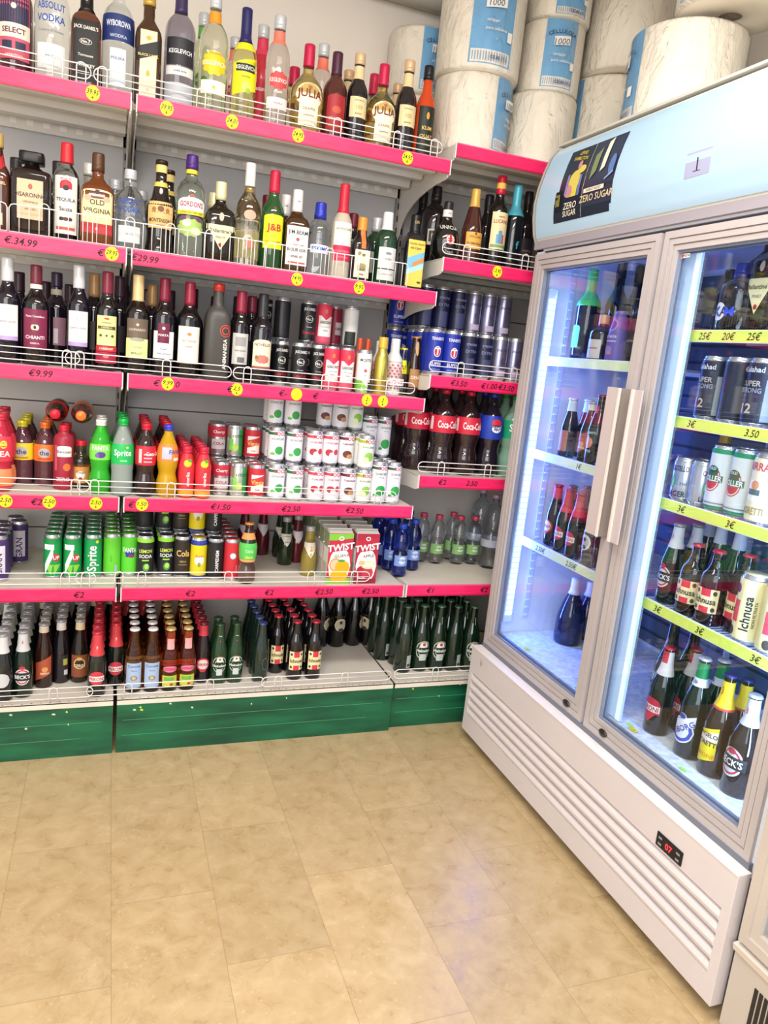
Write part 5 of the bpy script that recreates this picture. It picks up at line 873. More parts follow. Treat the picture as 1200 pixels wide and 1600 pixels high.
CATS = ['bottle', 'can', 'carton']
GROUPS = ['', 'basil seed drink bottles', 'beer bottles in the cooler left bay', 'beer bottles on the bottom shelf', 'black whiskey-cola cans', 'blue strong lager cans on the corner shelf', 'blue water bottles', 'dark wine bottles in the back row', 'drinks in the cooler right bay', 'golden grappa bottles', 'juice cartons on the fifth shelf', 'large beer bottles on the cooler floor', 'large cola bottles on the corner shelf', 'large green beer bottles in the corner bay', 'mojito cans', 'neon yellow labelled small bottles', 'orange-foiled small bottles', 'pink and white gin cans', 'red wine bottles on the third shelf', 'small clear water bottles with red caps', 'soda cans at the middle of the fourth shelf', 'soft drink bottles on the fourth shelf', 'tall dark beer bottles at the back of the bottom shelf', 'tall soda cans on the fifth shelf', 'white juice cans stacked on the fourth shelf']
ITEMS = '''
c_gib|0.657|0.042|1.2710|0.145|0.0260|0|pink-topped gin can, left of the front pair, third shelf|1|17
c_gib|0.710|0.042|1.2710|0.145|0.0260|0|pink-topped gin can, right of the front pair, beside the mojito can|1|17
c_moj|0.772|0.042|1.2710|0.145|0.0260|0|white and green mojito can at the front of third shelf|1|14
amita|0.252|0.042|0.8836|0.170|0.0260|0|slim red juice bottle with yellow fruit, right line, frontmost|0|21
c_cocotall|0.925|0.042|0.8836|0.150|0.0260|0|tall coconut juice can at the shelf end, frontmost, bottom layer|1|24
c_cocotall|0.869|0.044|0.8836|0.150|0.0280|0|tall coconut juice can, left tall column, frontmost, bottom layer|1|24
c_lych|0.637|0.044|0.8836|0.120|0.0285|0|white lychee can, left lychee column, frontmost, bottom layer|1|24
c_lych|0.695|0.044|0.8836|0.120|0.0285|0|white lychee can, right lychee column, frontmost, bottom layer|1|24
c_tama|0.754|0.044|0.8836|0.120|0.0285|0|white tamarind drink can, frontmost, bottom layer|1|24
c_guava|0.811|0.044|1.0046|0.120|0.0285|0|white guava drink can, frontmost, second layer|1|24
c_guava|0.812|0.045|0.8836|0.120|0.0285|0|white guava drink can, frontmost, bottom layer|1|24
amita|0.199|0.046|0.8836|0.170|0.0260|0|slim red juice bottle with yellow fruit, left line, frontmost|0|21
coke|0.070|0.049|0.8836|0.235|0.0330|0|red-labelled cola bottle, frontmost, between clear lemon soda and orange soda|0|21
fanta_o|0.138|0.050|0.8836|0.235|0.0340|0|orange soda bottle with blue cap, frontmost|0|21
c_coco|0.564|0.051|0.8836|0.120|0.0285|0|white coconut juice can, right coconut column, frontmost, bottom layer|1|24
goldbot|0.839|0.051|1.2710|0.196|0.0245|0|slim golden aluminium bottle on the third shelf|0|0
sprite|-0.000|0.053|0.8836|0.245|0.0340|0|clear lemon soda bottle with green label, frontmost|0|21
arizona|0.419|0.053|0.5850|0.215|0.0310|0|clear waisted tea bottle with green label and orange collar, fifth shelf|0|0
peroni|-0.060|0.054|0.1946|0.225|0.0290|0|beer bottle with red neck and red label, left red column, frontmost|0|3
c_tenn|1.033|0.055|1.3560|0.158|0.0310|0|blue lager can with red emblem, left column, frontmost, lower layer|1|5
c_tenn|1.098|0.055|1.3560|0.158|0.0310|0|blue lager can with red emblem, second column, frontmost, lower layer|1|5
c_dark|1.166|0.055|1.3560|0.158|0.0310|0|dark navy can, third column, frontmost, lower layer of corner shelf|1|5
c_dark|1.230|0.055|1.3560|0.158|0.0310|0|dark navy can, fourth column, frontmost, lower layer of corner shelf|1|5
c_silv|1.293|0.055|1.3560|0.158|0.0310|0|silver grey can, fifth column, frontmost, lower layer of corner shelf|1|5
c_silv|1.356|0.055|1.3560|0.158|0.0310|0|silver grey can, column next to the cooler, frontmost, lower layer|1|5
twist_a|0.847|0.055|0.5850|0.200|0.0430|0|apple juice carton with red apple picture, frontmost|2|10
becks_w|-0.343|0.057|0.1946|0.225|0.0300|0|dark beer bottle with silver neck foil, left edge column, frontmost|0|3
twist_g|0.746|0.057|0.5850|0.200|0.0450|0|guava juice carton with orange fruit picture, frontmost|2|10
c_jd|0.549|0.057|1.2710|0.145|0.0270|0|black whiskey cola can, middle of the front three, third shelf|1|4
juicepink|-0.347|0.060|0.8836|0.235|0.0340|0|pink and orange tea bottle, frontmost, at the left edge of fourth shelf|0|21
c_coco|0.502|0.063|0.8836|0.120|0.0285|0|white coconut juice can, left coconut column, frontmost, bottom layer|1|24
desp|0.176|0.066|0.1946|0.225|0.0290|0|amber beer bottle with pink and yellow label, left column, frontmost|0|3
desp|0.235|0.069|0.1946|0.225|0.0290|0|amber beer bottle with pink and yellow label, right column, frontmost|0|3
corona|0.117|0.069|0.1946|0.225|0.0290|0|amber beer bottle with pale blue label, right column, frontmost|0|3
corona|0.058|0.072|0.1946|0.225|0.0290|0|amber beer bottle with pale blue label, left column, frontmost|0|3
fanta_g|-0.066|0.072|0.8836|0.235|0.0330|0|green grape soda bottle with white cap, frontmost|0|21
c_vimto|0.436|0.074|0.8836|0.115|0.0285|0|red fruit soda can with white panel, frontmost, bottom layer|1|20
blacklabel|0.036|0.075|2.0550|0.300|0.0372|0|square amber whisky bottle with slanted black band on cream label, top shelf|0|0
w_white|-0.331|0.075|1.2710|0.299|0.0353|0|wine bottle with silver cap and white label, lilac lower edge, leftmost on third shelf|0|18
w_chianti|-0.255|0.075|1.2710|0.289|0.0377|0|wine bottle with maroon label and white ring on red foil, third shelf|0|18
w_cab|-0.057|0.075|1.2710|0.296|0.0330|0|wine bottle with pale yellow label over red band, maroon foil, third shelf|0|18
w_leo|0.032|0.075|1.2710|0.298|0.0364|0|wine bottle with cream foil and brown-over-green label, third shelf|0|18
w_rosso|0.111|0.075|1.2710|0.299|0.0359|0|wine bottle with maroon square on white label, third shelf|0|18
w_orange|0.187|0.075|1.2710|0.297|0.0383|0|wine bottle with large plain white label and small orange emblem, third shelf|0|18
animanera|0.276|0.075|1.2710|0.304|0.0408|0|charcoal grey squat bottle with red cap and vertical white lettering, third shelf|0|0
w_backlab|0.350|0.075|1.2710|0.290|0.0299|0|maroon-foiled wine bottle turned with grey back label, right of the charcoal bottle|0|18
w_novello|0.421|0.075|1.2710|0.290|0.0355|0|dark-foiled wine bottle with arched cream and pink novello label|0|18
c_jd|0.617|0.078|1.2710|0.145|0.0270|0|black whiskey cola can, right of the front three, beside the pink gin cans|1|4
redlabel|-0.359|0.079|1.6340|0.268|0.0360|0|dark whisky bottle with slanted red label at the left end, second shelf|0|0
jb|0.432|0.079|1.6340|0.305|0.0365|0|green whisky bottle with red cap and bright yellow label, second shelf|0|0
jackd|-0.131|0.079|2.0550|0.290|0.0401|0|square whiskey bottle with black label and black neck on the top shelf|0|0
becks|-0.286|0.080|0.1946|0.225|0.0300|0|dark green beer bottle with red oval label and silver foil, frontmost|0|3
eskimo|0.588|0.080|1.6340|0.235|0.0365|0|short clear vodka bottle with blue cap and blue letters, second shelf|0|0
kegl_lemon|0.315|0.080|2.0550|0.320|0.0384|0|yellow lemon vodka bottle with tall dark blue foil cap, top shelf|0|0
hurricane|0.664|0.080|1.6340|0.305|0.0346|0|cloudy pinkish bottle with long red cap, white over pink label, second shelf|0|0
amaro_or|0.735|0.080|1.6340|0.212|0.0320|0|dark bottle with orange neck ribbon and speckled cream label, second shelf|0|0
gin_green|0.823|0.080|1.6340|0.242|0.0377|0|dark green gin bottle with white cap and pale label, second shelf|0|0
w_white|-0.138|0.080|1.2710|0.304|0.0326|0|wine bottle with silver cap and white label right of the mauve back label|0|18
jimbeam|0.510|0.080|1.6340|0.261|0.0401|0|amber bourbon bottle with white cap and square white label, second shelf|0|0
lucano|1.233|0.085|1.7500|0.312|0.0360|0|black liqueur bottle with red cap and tall cream label, corner shelf|0|0
pepsi2|1.315|0.085|0.9980|0.310|0.0470|0|large cola bottle with blue label and round emblem, frontmost|0|12
tequila|-0.177|0.085|1.6340|0.276|0.0371|0|tall tequila bottle with red cap and narrow white label, second shelf|0|0
ballan|0.267|0.085|1.6340|0.245|0.0459|0|dark square whisky bottle with cream cap and cream shield label, second shelf|0|0
select|-0.313|0.085|2.0550|0.300|0.0444|0|dark red aperitif bottle with dark blue label, leftmost on the top shelf|0|0
absolut|-0.001|0.085|1.6340|0.234|0.0421|0|small clear vodka bottle with blue lettering at the bay joint, second shelf|0|0
montenegro|0.087|0.085|1.6340|0.276|0.0445|0|dark liqueur bottle with flared body and golden beige label, second shelf|0|0
coke2|1.115|0.085|0.9980|0.310|0.0500|0|large cola bottle with white script on red label, middle line, frontmost|0|12
kegl_dark|0.125|0.085|2.0550|0.335|0.0445|0|tall clear vodka bottle with dark violet foil and black label, top shelf|0|0
kegl_yel|0.223|0.085|2.0550|0.335|0.0426|0|clear bottle with scalloped yellow label and orange neck collar, top shelf|0|0
kegl_red|0.417|0.085|2.0550|0.325|0.0371|0|clear vodka bottle with red scalloped label and salmon collar, top shelf|0|0
julia|0.514|0.085|2.0550|0.267|0.0518|0|wide golden grappa bottle with oval cream label, left of the purple-capped brandy|0|9
brandy_red|0.605|0.085|2.0550|0.265|0.0384|0|dark brandy bottle with dark purple cap and red label, top shelf|0|0
b103|0.679|0.085|2.0550|0.277|0.0337|0|black bottle with cream label, left of the right golden grappa, top shelf|0|0
julia|0.763|0.085|2.0550|0.264|0.0496|0|wide golden grappa bottle with cream label between two black cream-labelled bottles|0|9
b103|0.848|0.085|2.0550|0.294|0.0344|0|black bottle with cream label beside the amber liqueur, top shelf|0|0
kumquat|0.917|0.085|2.0550|0.292|0.0326|0|orange liqueur bottle with black cap and black label, rightmost on the top shelf|0|0
capo|0.925|0.085|1.6340|0.250|0.0361|0|flat black square liqueur bottle with yellow and blue seaside label|0|0
unicum|1.040|0.085|1.7500|0.195|0.0487|0|round black liqueur bottle with white collar and red cross emblem, corner shelf|0|0
brandy_gold|1.139|0.085|1.7500|0.253|0.0380|0|teardrop brandy bottle with gold cap and yellow label, corner shelf|0|0
sprite2|1.410|0.085|0.9980|0.310|0.0470|0|large lemon soda bottle with green label beside the cooler, frontmost|0|12
coke2|1.217|0.085|0.9980|0.310|0.0500|0|large cola bottle with white script on red label, third line, frontmost|0|12
gordons|0.176|0.085|1.6340|0.307|0.0440|0|clear gin bottle with white arched label, green leaves and purple cap, second shelf|0|0
oldv|-0.092|0.085|1.6340|0.264|0.0471|0|amber bourbon bottle with broad cream label and brown cap, second shelf|0|0
absolut|-0.220|0.085|2.0550|0.315|0.0476|0|large clear round-shouldered vodka bottle with blue lettering on the top shelf|0|0
wybor|-0.046|0.086|2.0550|0.320|0.0443|0|clear vodka bottle with wide dark blue shoulder label on the top shelf|0|0
c_green|0.375|0.086|0.8836|0.115|0.0285|0|silver and green soda can, frontmost, bottom layer|1|20
clearwhite|0.355|0.086|1.6340|0.316|0.0401|0|slim clear bottle with white cap and faded pink print, second shelf|0|0
disaronno|-0.269|0.086|1.6340|0.232|0.0532|0|square dark amaretto bottle with wide black square cap and beige label, second shelf|0|0
c_red|0.371|0.088|0.5850|0.148|0.0275|0|red can with pale diamond, frontmost|1|23
c_purple|-0.358|0.090|0.5850|0.150|0.0280|0|white and purple soda can, left edge, frontmost|1|23
prosecco|1.304|0.090|1.7500|0.293|0.0342|0|dark sparkling wine bottle with turquoise foil neck, corner shelf|0|0
c_black|0.315|0.095|0.5850|0.148|0.0275|0|black can with vertical white lettering, frontmost|1|23
heinek66|1.355|0.096|0.1946|0.270|0.0345|0|large green beer bottle by the cooler, frontmost|0|13
b_blue|0.500|0.097|0.1946|0.225|0.0290|0|dark green beer bottle with blue cap, frontmost|0|3
c_cherry|0.318|0.098|0.8836|0.115|0.0285|0|red and silver cherry cola can, frontmost, bottom layer|1|20
heinek|0.349|0.100|0.1946|0.225|0.0290|0|green beer bottle with oval star label, left column, frontmost|0|3
c_tama|0.755|0.100|1.0046|0.120|0.0285|0|white tamarind drink can, frontmost, second layer|1|24
ichnusa|0.701|0.100|0.1946|0.225|0.0300|0|dark beer bottle with red cap, cream label, right column, frontmost|0|3
c_lych|0.638|0.100|1.0046|0.120|0.0285|0|white lychee can, left lychee column, frontmost, second layer|1|24
c_lych|0.696|0.101|1.0046|0.120|0.0285|0|white lychee can, right lychee column, frontmost, second layer|1|24
c_yellow|0.259|0.103|0.5850|0.148|0.0275|0|yellow can with blue rims and white oval, frontmost|1|23
heinek|0.408|0.103|0.1946|0.225|0.0290|0|green beer bottle with oval star label, right column, frontmost|0|3
ichnusa|0.630|0.103|0.1946|0.225|0.0300|0|dark beer bottle with red cap, cream label, middle column, frontmost|0|3
hein_back|1.285|0.104|0.1946|0.270|0.0345|0|large green beer bottle showing back label, fourth corner column, frontmost|0|13
diamond|0.906|0.108|1.2710|0.197|0.0298|0|white-necked sparkling bottle with red diamond pattern, third shelf|0|0
c_coco|0.568|0.111|1.0046|0.120|0.0285|0|white coconut juice can, right coconut column, frontmost, second layer|1|24
heinek66|1.216|0.113|0.1946|0.270|0.0345|0|large green beer bottle with oval star label, third corner column, frontmost|0|13
deni|0.987|0.114|1.2710|0.213|0.0230|0|slim brown bottle with tan label at the right end of third shelf|0|0
b_red|0.293|0.117|0.1946|0.225|0.0280|0|dark beer bottle with red round label and red foil, frontmost|0|3
hein_back|1.073|0.117|0.1946|0.270|0.0345|0|large green beer bottle showing back label, leftmost corner column, frontmost|0|13
c_7up|-0.144|0.119|0.5850|0.148|0.0275|0|green lemon-lime can with big white seven, right column, frontmost|1|23
c_cola|0.206|0.120|0.5850|0.148|0.0275|0|black can with golden script, frontmost|1|23
c_jd|0.499|0.120|1.2710|0.145|0.0270|0|black whiskey cola can, left of the front three, third shelf|1|4
c_7up|-0.204|0.121|0.5850|0.148|0.0275|0|green lemon-lime can with big white seven, left column, frontmost|1|23
succoso|-0.176|0.121|0.8836|0.205|0.0300|0|red juice bottle with white badge, frontmost, right of the orange-capped tea|0|21
heinek66|1.146|0.121|0.1946|0.270|0.0345|0|large green beer bottle, second corner column, frontmost|0|13
coke|0.139|0.121|0.8836|0.235|0.0330|0|cola bottle frontmost in the line behind the orange soda|0|21
waterblue|1.016|0.121|0.5850|0.205|0.0300|0|frontmost blue water bottle beside the apple cartons|0|6
c_lemons|0.084|0.121|0.5850|0.148|0.0275|0|black lemon soda can with lime picture, left column, frontmost|1|23
c_coco|0.506|0.123|1.0046|0.120|0.0285|0|white coconut juice can, left coconut column, frontmost, second layer|1|24
c_sprite|-0.082|0.125|0.5850|0.148|0.0275|0|green can with vertical white lettering, frontmost|1|23
orangebot|0.779|0.126|1.2710|0.186|0.0147|0|small orange-foiled bottle behind the golden one, left of the pair|0|16
peroni|-0.000|0.128|0.1946|0.225|0.0290|0|beer bottle with red neck and red label, right red column, frontmost|0|3
yellab|0.949|0.130|1.2710|0.169|0.0173|0|small clear bottle with neon yellow label, right of the pair|0|15
orangebot|0.810|0.130|1.2710|0.185|0.0147|0|small orange-foiled bottle behind the golden one, right of the pair|0|16
c_lemons|0.152|0.136|0.5850|0.148|0.0275|0|black lemon soda can with lime picture, right column, frontmost|1|23
c_lime|-0.022|0.138|0.5850|0.148|0.0275|0|plain light green can, frontmost|1|23
bs_yel|0.662|0.142|0.5850|0.185|0.0290|0|yellowish drink bottle with white bib label, frontmost, fifth shelf|0|1
b_orange|-0.229|0.144|0.1946|0.225|0.0290|0|brown beer bottle with slanted orange label, frontmost|0|3
c_fanta|0.034|0.146|0.5850|0.148|0.0275|0|light green grape soda can with white lettering, frontmost|1|23
diamond|0.865|0.151|1.2710|0.184|0.0276|0|white-necked bottle behind the red diamond-patterned one|0|0
smallred|-0.125|0.153|0.8836|0.155|0.0290|0|small bottle with red cap and orange paper label in front of the lying bottles|0|21
c_mojg|0.747|0.153|1.4165|0.145|0.0260|120|silver-backed mojito can stacked highest at the back|1|14
c_moj|0.747|0.153|1.2710|0.145|0.0260|0|mojito can, back row lower, behind the gin cans|1|14
c_black|0.311|0.155|0.7340|0.148|0.0275|0|dark can stacked on top beside the yellow one, frontmost|1|23
gin_back|0.813|0.160|1.6340|0.233|0.0377|0|silver-capped dark green bottle behind the white-capped gin, second shelf|0|0
c_jd|0.593|0.160|1.2710|0.145|0.0270|0|black whiskey cola can, lower back layer, right|1|4
c_jd|0.503|0.160|1.4165|0.145|0.0270|150|black whiskey cola can turned to its silver bar code, upper back layer|1|4
c_jd|0.593|0.160|1.4165|0.145|0.0270|0|black whiskey cola can with red script, upper back layer right|1|4
c_gib|0.651|0.160|1.2710|0.145|0.0260|0|pink gin can, back row lower, behind the left front gin can|1|17
c_gib|0.651|0.160|1.4165|0.145|0.0260|0|pink gin can stacked on top at the back, third shelf|1|17
yellab|0.933|0.162|1.2710|0.166|0.0174|0|small clear bottle with neon yellow label, left of the pair|0|15
c_yellow|0.255|0.163|0.7340|0.148|0.0275|0|yellow can stacked on top under the shelf, frontmost|1|23
coke2|1.043|0.164|0.9980|0.310|0.0500|0|large cola bottle with red label, frontmost, leftmost line of corner shelf|0|12
ichnusa|0.573|0.166|0.1946|0.225|0.0290|0|dark beer bottle with red cap, cream label, left column, frontmost|0|3
w_dark2|0.400|0.169|1.2710|0.284|0.0323|0|maroon-foiled wine bottle behind, left of the round cream novello label|0|18
jimbeam|0.490|0.169|1.6340|0.257|0.0382|0|white-capped bourbon directly behind and left of the white-labelled bourbon, second shelf|0|0
kegl_pink|0.382|0.170|2.0550|0.319|0.0332|0|bright pink-red bottle with silver cap directly behind the red-labelled vodka, top shelf|0|0
w_back|-0.205|0.170|1.2710|0.281|0.0355|0|wine bottle turned to show mauve back label, between maroon and white labels|0|18
w_tan|-0.097|0.170|1.2710|0.291|0.0341|0|tan-foiled wine bottle behind, just left of the yellow-and-red cabernet label|0|18
w_dark|-0.021|0.170|1.2710|0.293|0.0345|0|dark-foiled wine bottle behind, between the yellow-red and the brown-green labels|0|18
w_tan|0.078|0.170|1.2710|0.280|0.0350|0|tan-foiled wine bottle behind, right of the brown-green label|0|18
c_coco|0.568|0.171|1.1256|0.120|0.0285|0|white coconut juice can, right coconut column, frontmost, top third layer|1|24
ceres|-0.117|0.172|0.1946|0.225|0.0300|0|brown beer bottle with cream arched label, frontmost|0|3
tea_o|-0.234|0.173|0.8836|0.205|0.0330|0|dark iced tea bottle with orange cap and orange label, frontmost|0|21
b_back|-0.177|0.174|0.1946|0.225|0.0290|0|dark beer bottle showing its back label, frontmost|0|3
c_jd|0.504|0.175|1.2710|0.145|0.0270|0|black whiskey cola can, lower back layer, left|1|4
c_cocotall|0.920|0.178|1.0346|0.150|0.0260|0|tall coconut juice can stacked at the shelf end, frontmost|1|24
c_cola|0.201|0.179|0.7340|0.148|0.0275|0|black can with golden script stacked on top, frontmost|1|23
c_coco|0.506|0.183|1.1256|0.120|0.0285|0|white coconut juice can, left coconut column, frontmost, top third layer|1|24
tea_y|-0.301|0.183|0.8836|0.205|0.0340|0|dark iced tea bottle with yellow cap and yellow label, frontmost|0|21
c_cocotall|0.865|0.184|1.0346|0.150|0.0280|0|tall coconut juice can stacked on the left tall column, frontmost|1|24
c_dark|1.033|0.185|1.5145|0.158|0.0310|0|dark navy can on the upper layer, frontmost, above left column|1|5
c_dark|1.098|0.185|1.5145|0.158|0.0310|0|dark navy can on the upper layer, frontmost, above second column|1|5
c_dark|1.166|0.185|1.5145|0.158|0.0310|0|dark navy can on the upper layer, frontmost, above third column|1|5
c_silv|1.230|0.185|1.5145|0.158|0.0310|0|silver grey can on the upper layer, frontmost, above fourth column|1|5
c_silv|1.293|0.185|1.5145|0.158|0.0310|0|silver grey can on the upper layer, frontmost, above fifth column|1|5
c_silv|1.356|0.185|1.5145|0.158|0.0310|0|silver grey can on the upper layer, frontmost, beside the cooler|1|5
montenegro|0.116|0.189|1.6340|0.272|0.0425|0|dark gold-capped bottle behind the flared golden-labelled liqueur, second shelf|0|0
goldback|0.372|0.189|1.6340|0.274|0.0381|0|gold-capped bottle behind the slim clear white-capped one, second shelf|0|0
c_tama|0.749|0.189|1.1256|0.120|0.0285|0|white tamarind drink can, frontmost, top third layer|1|24
kegl_green|0.202|0.190|2.0550|0.318|0.0335|0|green-collared clear bottle standing behind the yellow-labelled one, top shelf|0|0
julia|0.493|0.190|2.0550|0.229|0.0456|0|red-capped bottle half hidden left behind the wide cream-labelled grappa, top shelf|0|0
kegl_red|0.584|0.190|2.0550|0.317|0.0355|0|silver-capped clear bottle with salmon collar behind the left golden grappa, top shelf|0|0
b103|0.675|0.190|2.0550|0.258|0.0361|0|cream-capped dark bottle behind, just right of the red-labelled brandy, top shelf|0|0
winered|0.734|0.190|1.6340|0.239|0.0332|0|red-capped bottle right behind the cloudy pink one, second shelf|0|0
darkspirit|0.948|0.190|1.6340|0.190|0.0366|0|low dark bottle behind the flat seaside-labelled liqueur, second shelf|0|0
c_guava|0.807|0.191|1.1256|0.120|0.0285|0|white guava drink can, frontmost, top third layer|1|24
c_vimto|0.436|0.194|0.9996|0.115|0.0285|0|red fruit soda can with white panel, frontmost, on the second layer|1|20
c_lemons|0.147|0.195|0.7340|0.148|0.0275|0|black lemon soda can stacked on top, frontmost|1|23
absolut_back|-0.044|0.198|1.6340|0.219|0.0400|0|silver-capped clear bottle behind left of the small blue-lettered vodka, second shelf|0|0
kegl_red|0.302|0.200|2.0550|0.276|0.0302|0|clear bottle with silver cap peeking left behind the lemon liqueur, top shelf|0|0
julia|0.768|0.200|2.0550|0.269|0.0475|0|red-capped bottle mostly hidden behind the right golden grappa, top shelf|0|0
b103|0.854|0.200|2.0550|0.257|0.0371|0|cream-capped dark bottle hidden behind the rightmost black cream-labelled bottle, top shelf|0|0
darkspirit|-0.323|0.200|1.6340|0.233|0.0325|0|dark bottle behind, between the red-label whisky and the square amaretto, second shelf|0|0
ballan|0.260|0.200|1.6340|0.230|0.0438|0|cream-capped bottle behind the cream shield-labelled whisky, second shelf|0|0
darkspirit|1.411|0.200|1.7500|0.307|0.0383|0|dark bottle behind the turquoise-foiled sparkling wine, near the cooler|0|0
c_gibd|0.699|0.200|1.2710|0.145|0.0260|0|darker pink gin can in the back row, lower|1|17
c_black|0.081|0.200|0.7340|0.148|0.0275|160|dark bar-code can stacked on the second layer at the back, frontmost|1|23
waterblue|1.102|0.203|0.5850|0.205|0.0300|0|blue water bottle right behind the frontmost one|0|6
waterblue|1.005|0.204|0.5850|0.205|0.0300|0|blue water bottle left behind the frontmost one, by the cartons|0|6
c_jd|0.449|0.205|1.4165|0.145|0.0270|20|black whiskey cola can, upper back layer, beside the novello wine|1|4
c_jd|0.450|0.205|1.2710|0.145|0.0270|0|black whiskey cola can, lower back layer, beside the novello wine|1|4
c_green|0.375|0.206|0.9996|0.115|0.0285|0|silver and green soda can, frontmost, on the second layer|1|20
darkspirit|-0.208|0.210|1.6340|0.245|0.0351|0|dark capped bottle behind the white-labelled tequila, second shelf|0|0
clearback|-0.120|0.210|1.6340|0.255|0.0355|0|pale-capped bottle behind left shoulder of the amber bourbon, second shelf|0|0
c_tama|0.695|0.212|1.1256|0.120|0.0285|0|white tamarind drink can, topmost left, above the lychee cans|1|24
absolut_back|0.036|0.216|1.6340|0.202|0.0406|0|silver-capped clear bottle behind right of the small blue-lettered vodka, second shelf|0|0
c_cherry|0.318|0.218|0.9996|0.115|0.0285|0|red and silver cherry cola can, frontmost, on the second layer|1|20
darkspirit|1.259|0.220|1.7500|0.275|0.0403|0|dark capped bottle behind, between the gold-capped brandy and the red-capped liqueur|0|0
winered|0.439|0.229|1.6340|0.256|0.0384|0|dark red-capped bottle behind, left of the green whisky bottle, second shelf|0|0
c_gibd|0.709|0.230|1.4165|0.145|0.0260|40|darker pink gin can stacked in the back row, upper|1|17
waterbig|1.465|0.237|0.5850|0.310|0.0430|0|large clear water bottle half hidden by the cooler|0|0
hein_back|1.031|0.241|0.1946|0.270|0.0330|0|dark beer bottle just left behind the large corner beers|0|13
bar|1.059|0.249|1.7500|0.275|0.0467|0|dark bottle with white block-letter label behind the round black bottle, corner shelf|0|0
w_dark|-0.320|0.270|1.2710|0.274|0.0343|0|dark wine bottle in the back row behind the leftmost white label|0|7
w_dark|-0.243|0.270|1.2710|0.255|0.0348|0|dark wine bottle in the back row right of the maroon-labelled chianti|0|7
w_dark|-0.172|0.270|1.2710|0.254|0.0351|0|dark wine bottle in the back row behind the mauve back label|0|7
w_dark|-0.007|0.270|1.2710|0.274|0.0360|0|dark wine bottle in the back row behind the bay joint|0|7
w_dark|0.066|0.270|1.2710|0.269|0.0363|0|dark wine bottle in the back row behind the brown-green label|0|7
w_dark|0.141|0.270|1.2710|0.275|0.0368|0|dark wine bottle in the back row behind the maroon square label|0|7
w_dark|0.216|0.270|1.2710|0.290|0.0371|0|dark wine bottle in the back row behind the large white label|0|7
w_dark|0.291|0.270|1.2710|0.273|0.0373|0|dark wine bottle in the back row left behind the grey squat bottle|0|7
w_dark|0.368|0.270|1.2710|0.282|0.0377|0|dark wine bottle in the back row right behind the grey squat bottle|0|7
waterblue|1.003|0.273|0.5850|0.205|0.0300|0|blue water bottle second along the apple cartons|0|6
bs_grn|0.604|0.281|0.5850|0.185|0.0290|0|dark green drink bottle with white bib label, front, fifth shelf|0|1
c_purple|-0.320|0.287|0.5850|0.150|0.0280|0|dark purple can behind the left-edge cans, frontmost|1|23
waterclear|1.410|0.291|0.5850|0.205|0.0310|0|clear water bottle with dark green label, fifth, nearest the cooler|0|19
waterclear|1.343|0.292|0.5850|0.205|0.0310|0|clear water bottle with dark green label, fourth of the red-capped ones|0|19
c_tenn|0.969|0.300|1.3560|0.158|0.0310|0|blue lager can seen past the shelf end, farther left, lower|1|5
c_tenn|0.969|0.300|1.5145|0.158|0.0310|0|blue lager can seen past the shelf end, farther left, upper|1|5
waterclear|1.248|0.301|0.5850|0.205|0.0310|0|clear water bottle with green label, second of the red-capped ones|0|19
c_tenn|1.060|0.304|1.3560|0.158|0.0310|0|blue lager can seen past the shelf end, nearer right, lower|1|5
c_tenn|1.035|0.312|1.5145|0.158|0.0310|0|blue lager can seen past the shelf end, nearer right, upper|1|5
bs_red|0.657|0.315|0.5850|0.185|0.0290|0|red drink bottle right of the front dark green one, fifth shelf|0|1
hein_back|1.027|0.320|0.1946|0.270|0.0330|0|dark beer bottle farther left of the large corner beers, behind|0|13
waterclear|1.191|0.330|0.5850|0.205|0.0310|0|clear water bottle with green label, leftmost of the red-capped ones|0|19
darkspirit|1.042|0.334|1.7500|0.268|0.0383|0|dark narrow bottle at the back left of the corner shelf, with pale collar|0|0
waterbig|1.461|0.346|0.5850|0.310|0.0430|0|large clear water bottle at the back near the cooler|0|0
waterclear|1.341|0.359|0.5850|0.205|0.0310|0|clear water bottle with green label, third and set back|0|19
waterblue|1.145|0.371|0.5850|0.205|0.0300|0|blue water bottle at the back right of the blue group|0|6
waterblue|1.019|0.383|0.5850|0.205|0.0300|0|blue water bottle third along the apple cartons|0|6
bs_grn|0.606|0.386|0.5850|0.185|0.0290|0|dark green drink bottle, second row, behind the front green one, fifth shelf|0|1
moretti66|0.880|0.396|0.1946|0.275|0.0350|8|tall dark beer bottle with tan neck and round cream label, second of four|0|22
waterblue|1.090|0.397|0.5850|0.205|0.0300|0|blue water bottle at the middle of the blue group|0|6
moretti66|1.025|0.398|0.1946|0.275|0.0350|-60|tall dark beer bottle with tan neck, rightmost of four at the back|0|22
bs_red|0.465|0.402|0.5850|0.185|0.0290|0|red drink bottle mostly hidden behind the green-labelled tea bottle, fifth shelf|0|1
moretti66|0.954|0.403|0.1946|0.275|0.0350|70|tall dark beer bottle with tan neck, third of four at the back|0|22
moretti66|0.809|0.403|0.1946|0.275|0.0350|50|tall dark beer bottle with tan neck, leftmost of four at the back|0|22
bs_red|0.673|0.406|0.5850|0.185|0.0290|0|red drink bottle at the back beside the boxed juice, fifth shelf|0|1
coke2|1.105|0.417|0.9980|0.310|0.0450|60|large cola bottle at the far left, behind the main shelf end|0|12
bs_red|0.541|0.421|0.5850|0.185|0.0290|0|red drink bottle with white bib label, back left of the group, fifth shelf|0|1
peroni|1.414|-0.408|0.8120|0.220|0.0290|-90|red-labelled beer bottle in cooler, right column, frontmost|0|2
cider|1.415|-0.437|1.1300|0.223|0.0300|-90|dark cider bottle with round apple label, frontmost, second cooler shelf|0|2
desp|1.415|-0.504|1.1300|0.228|0.0300|-90|beer bottle with pink and yellow label, frontmost, in the cooler|0|2
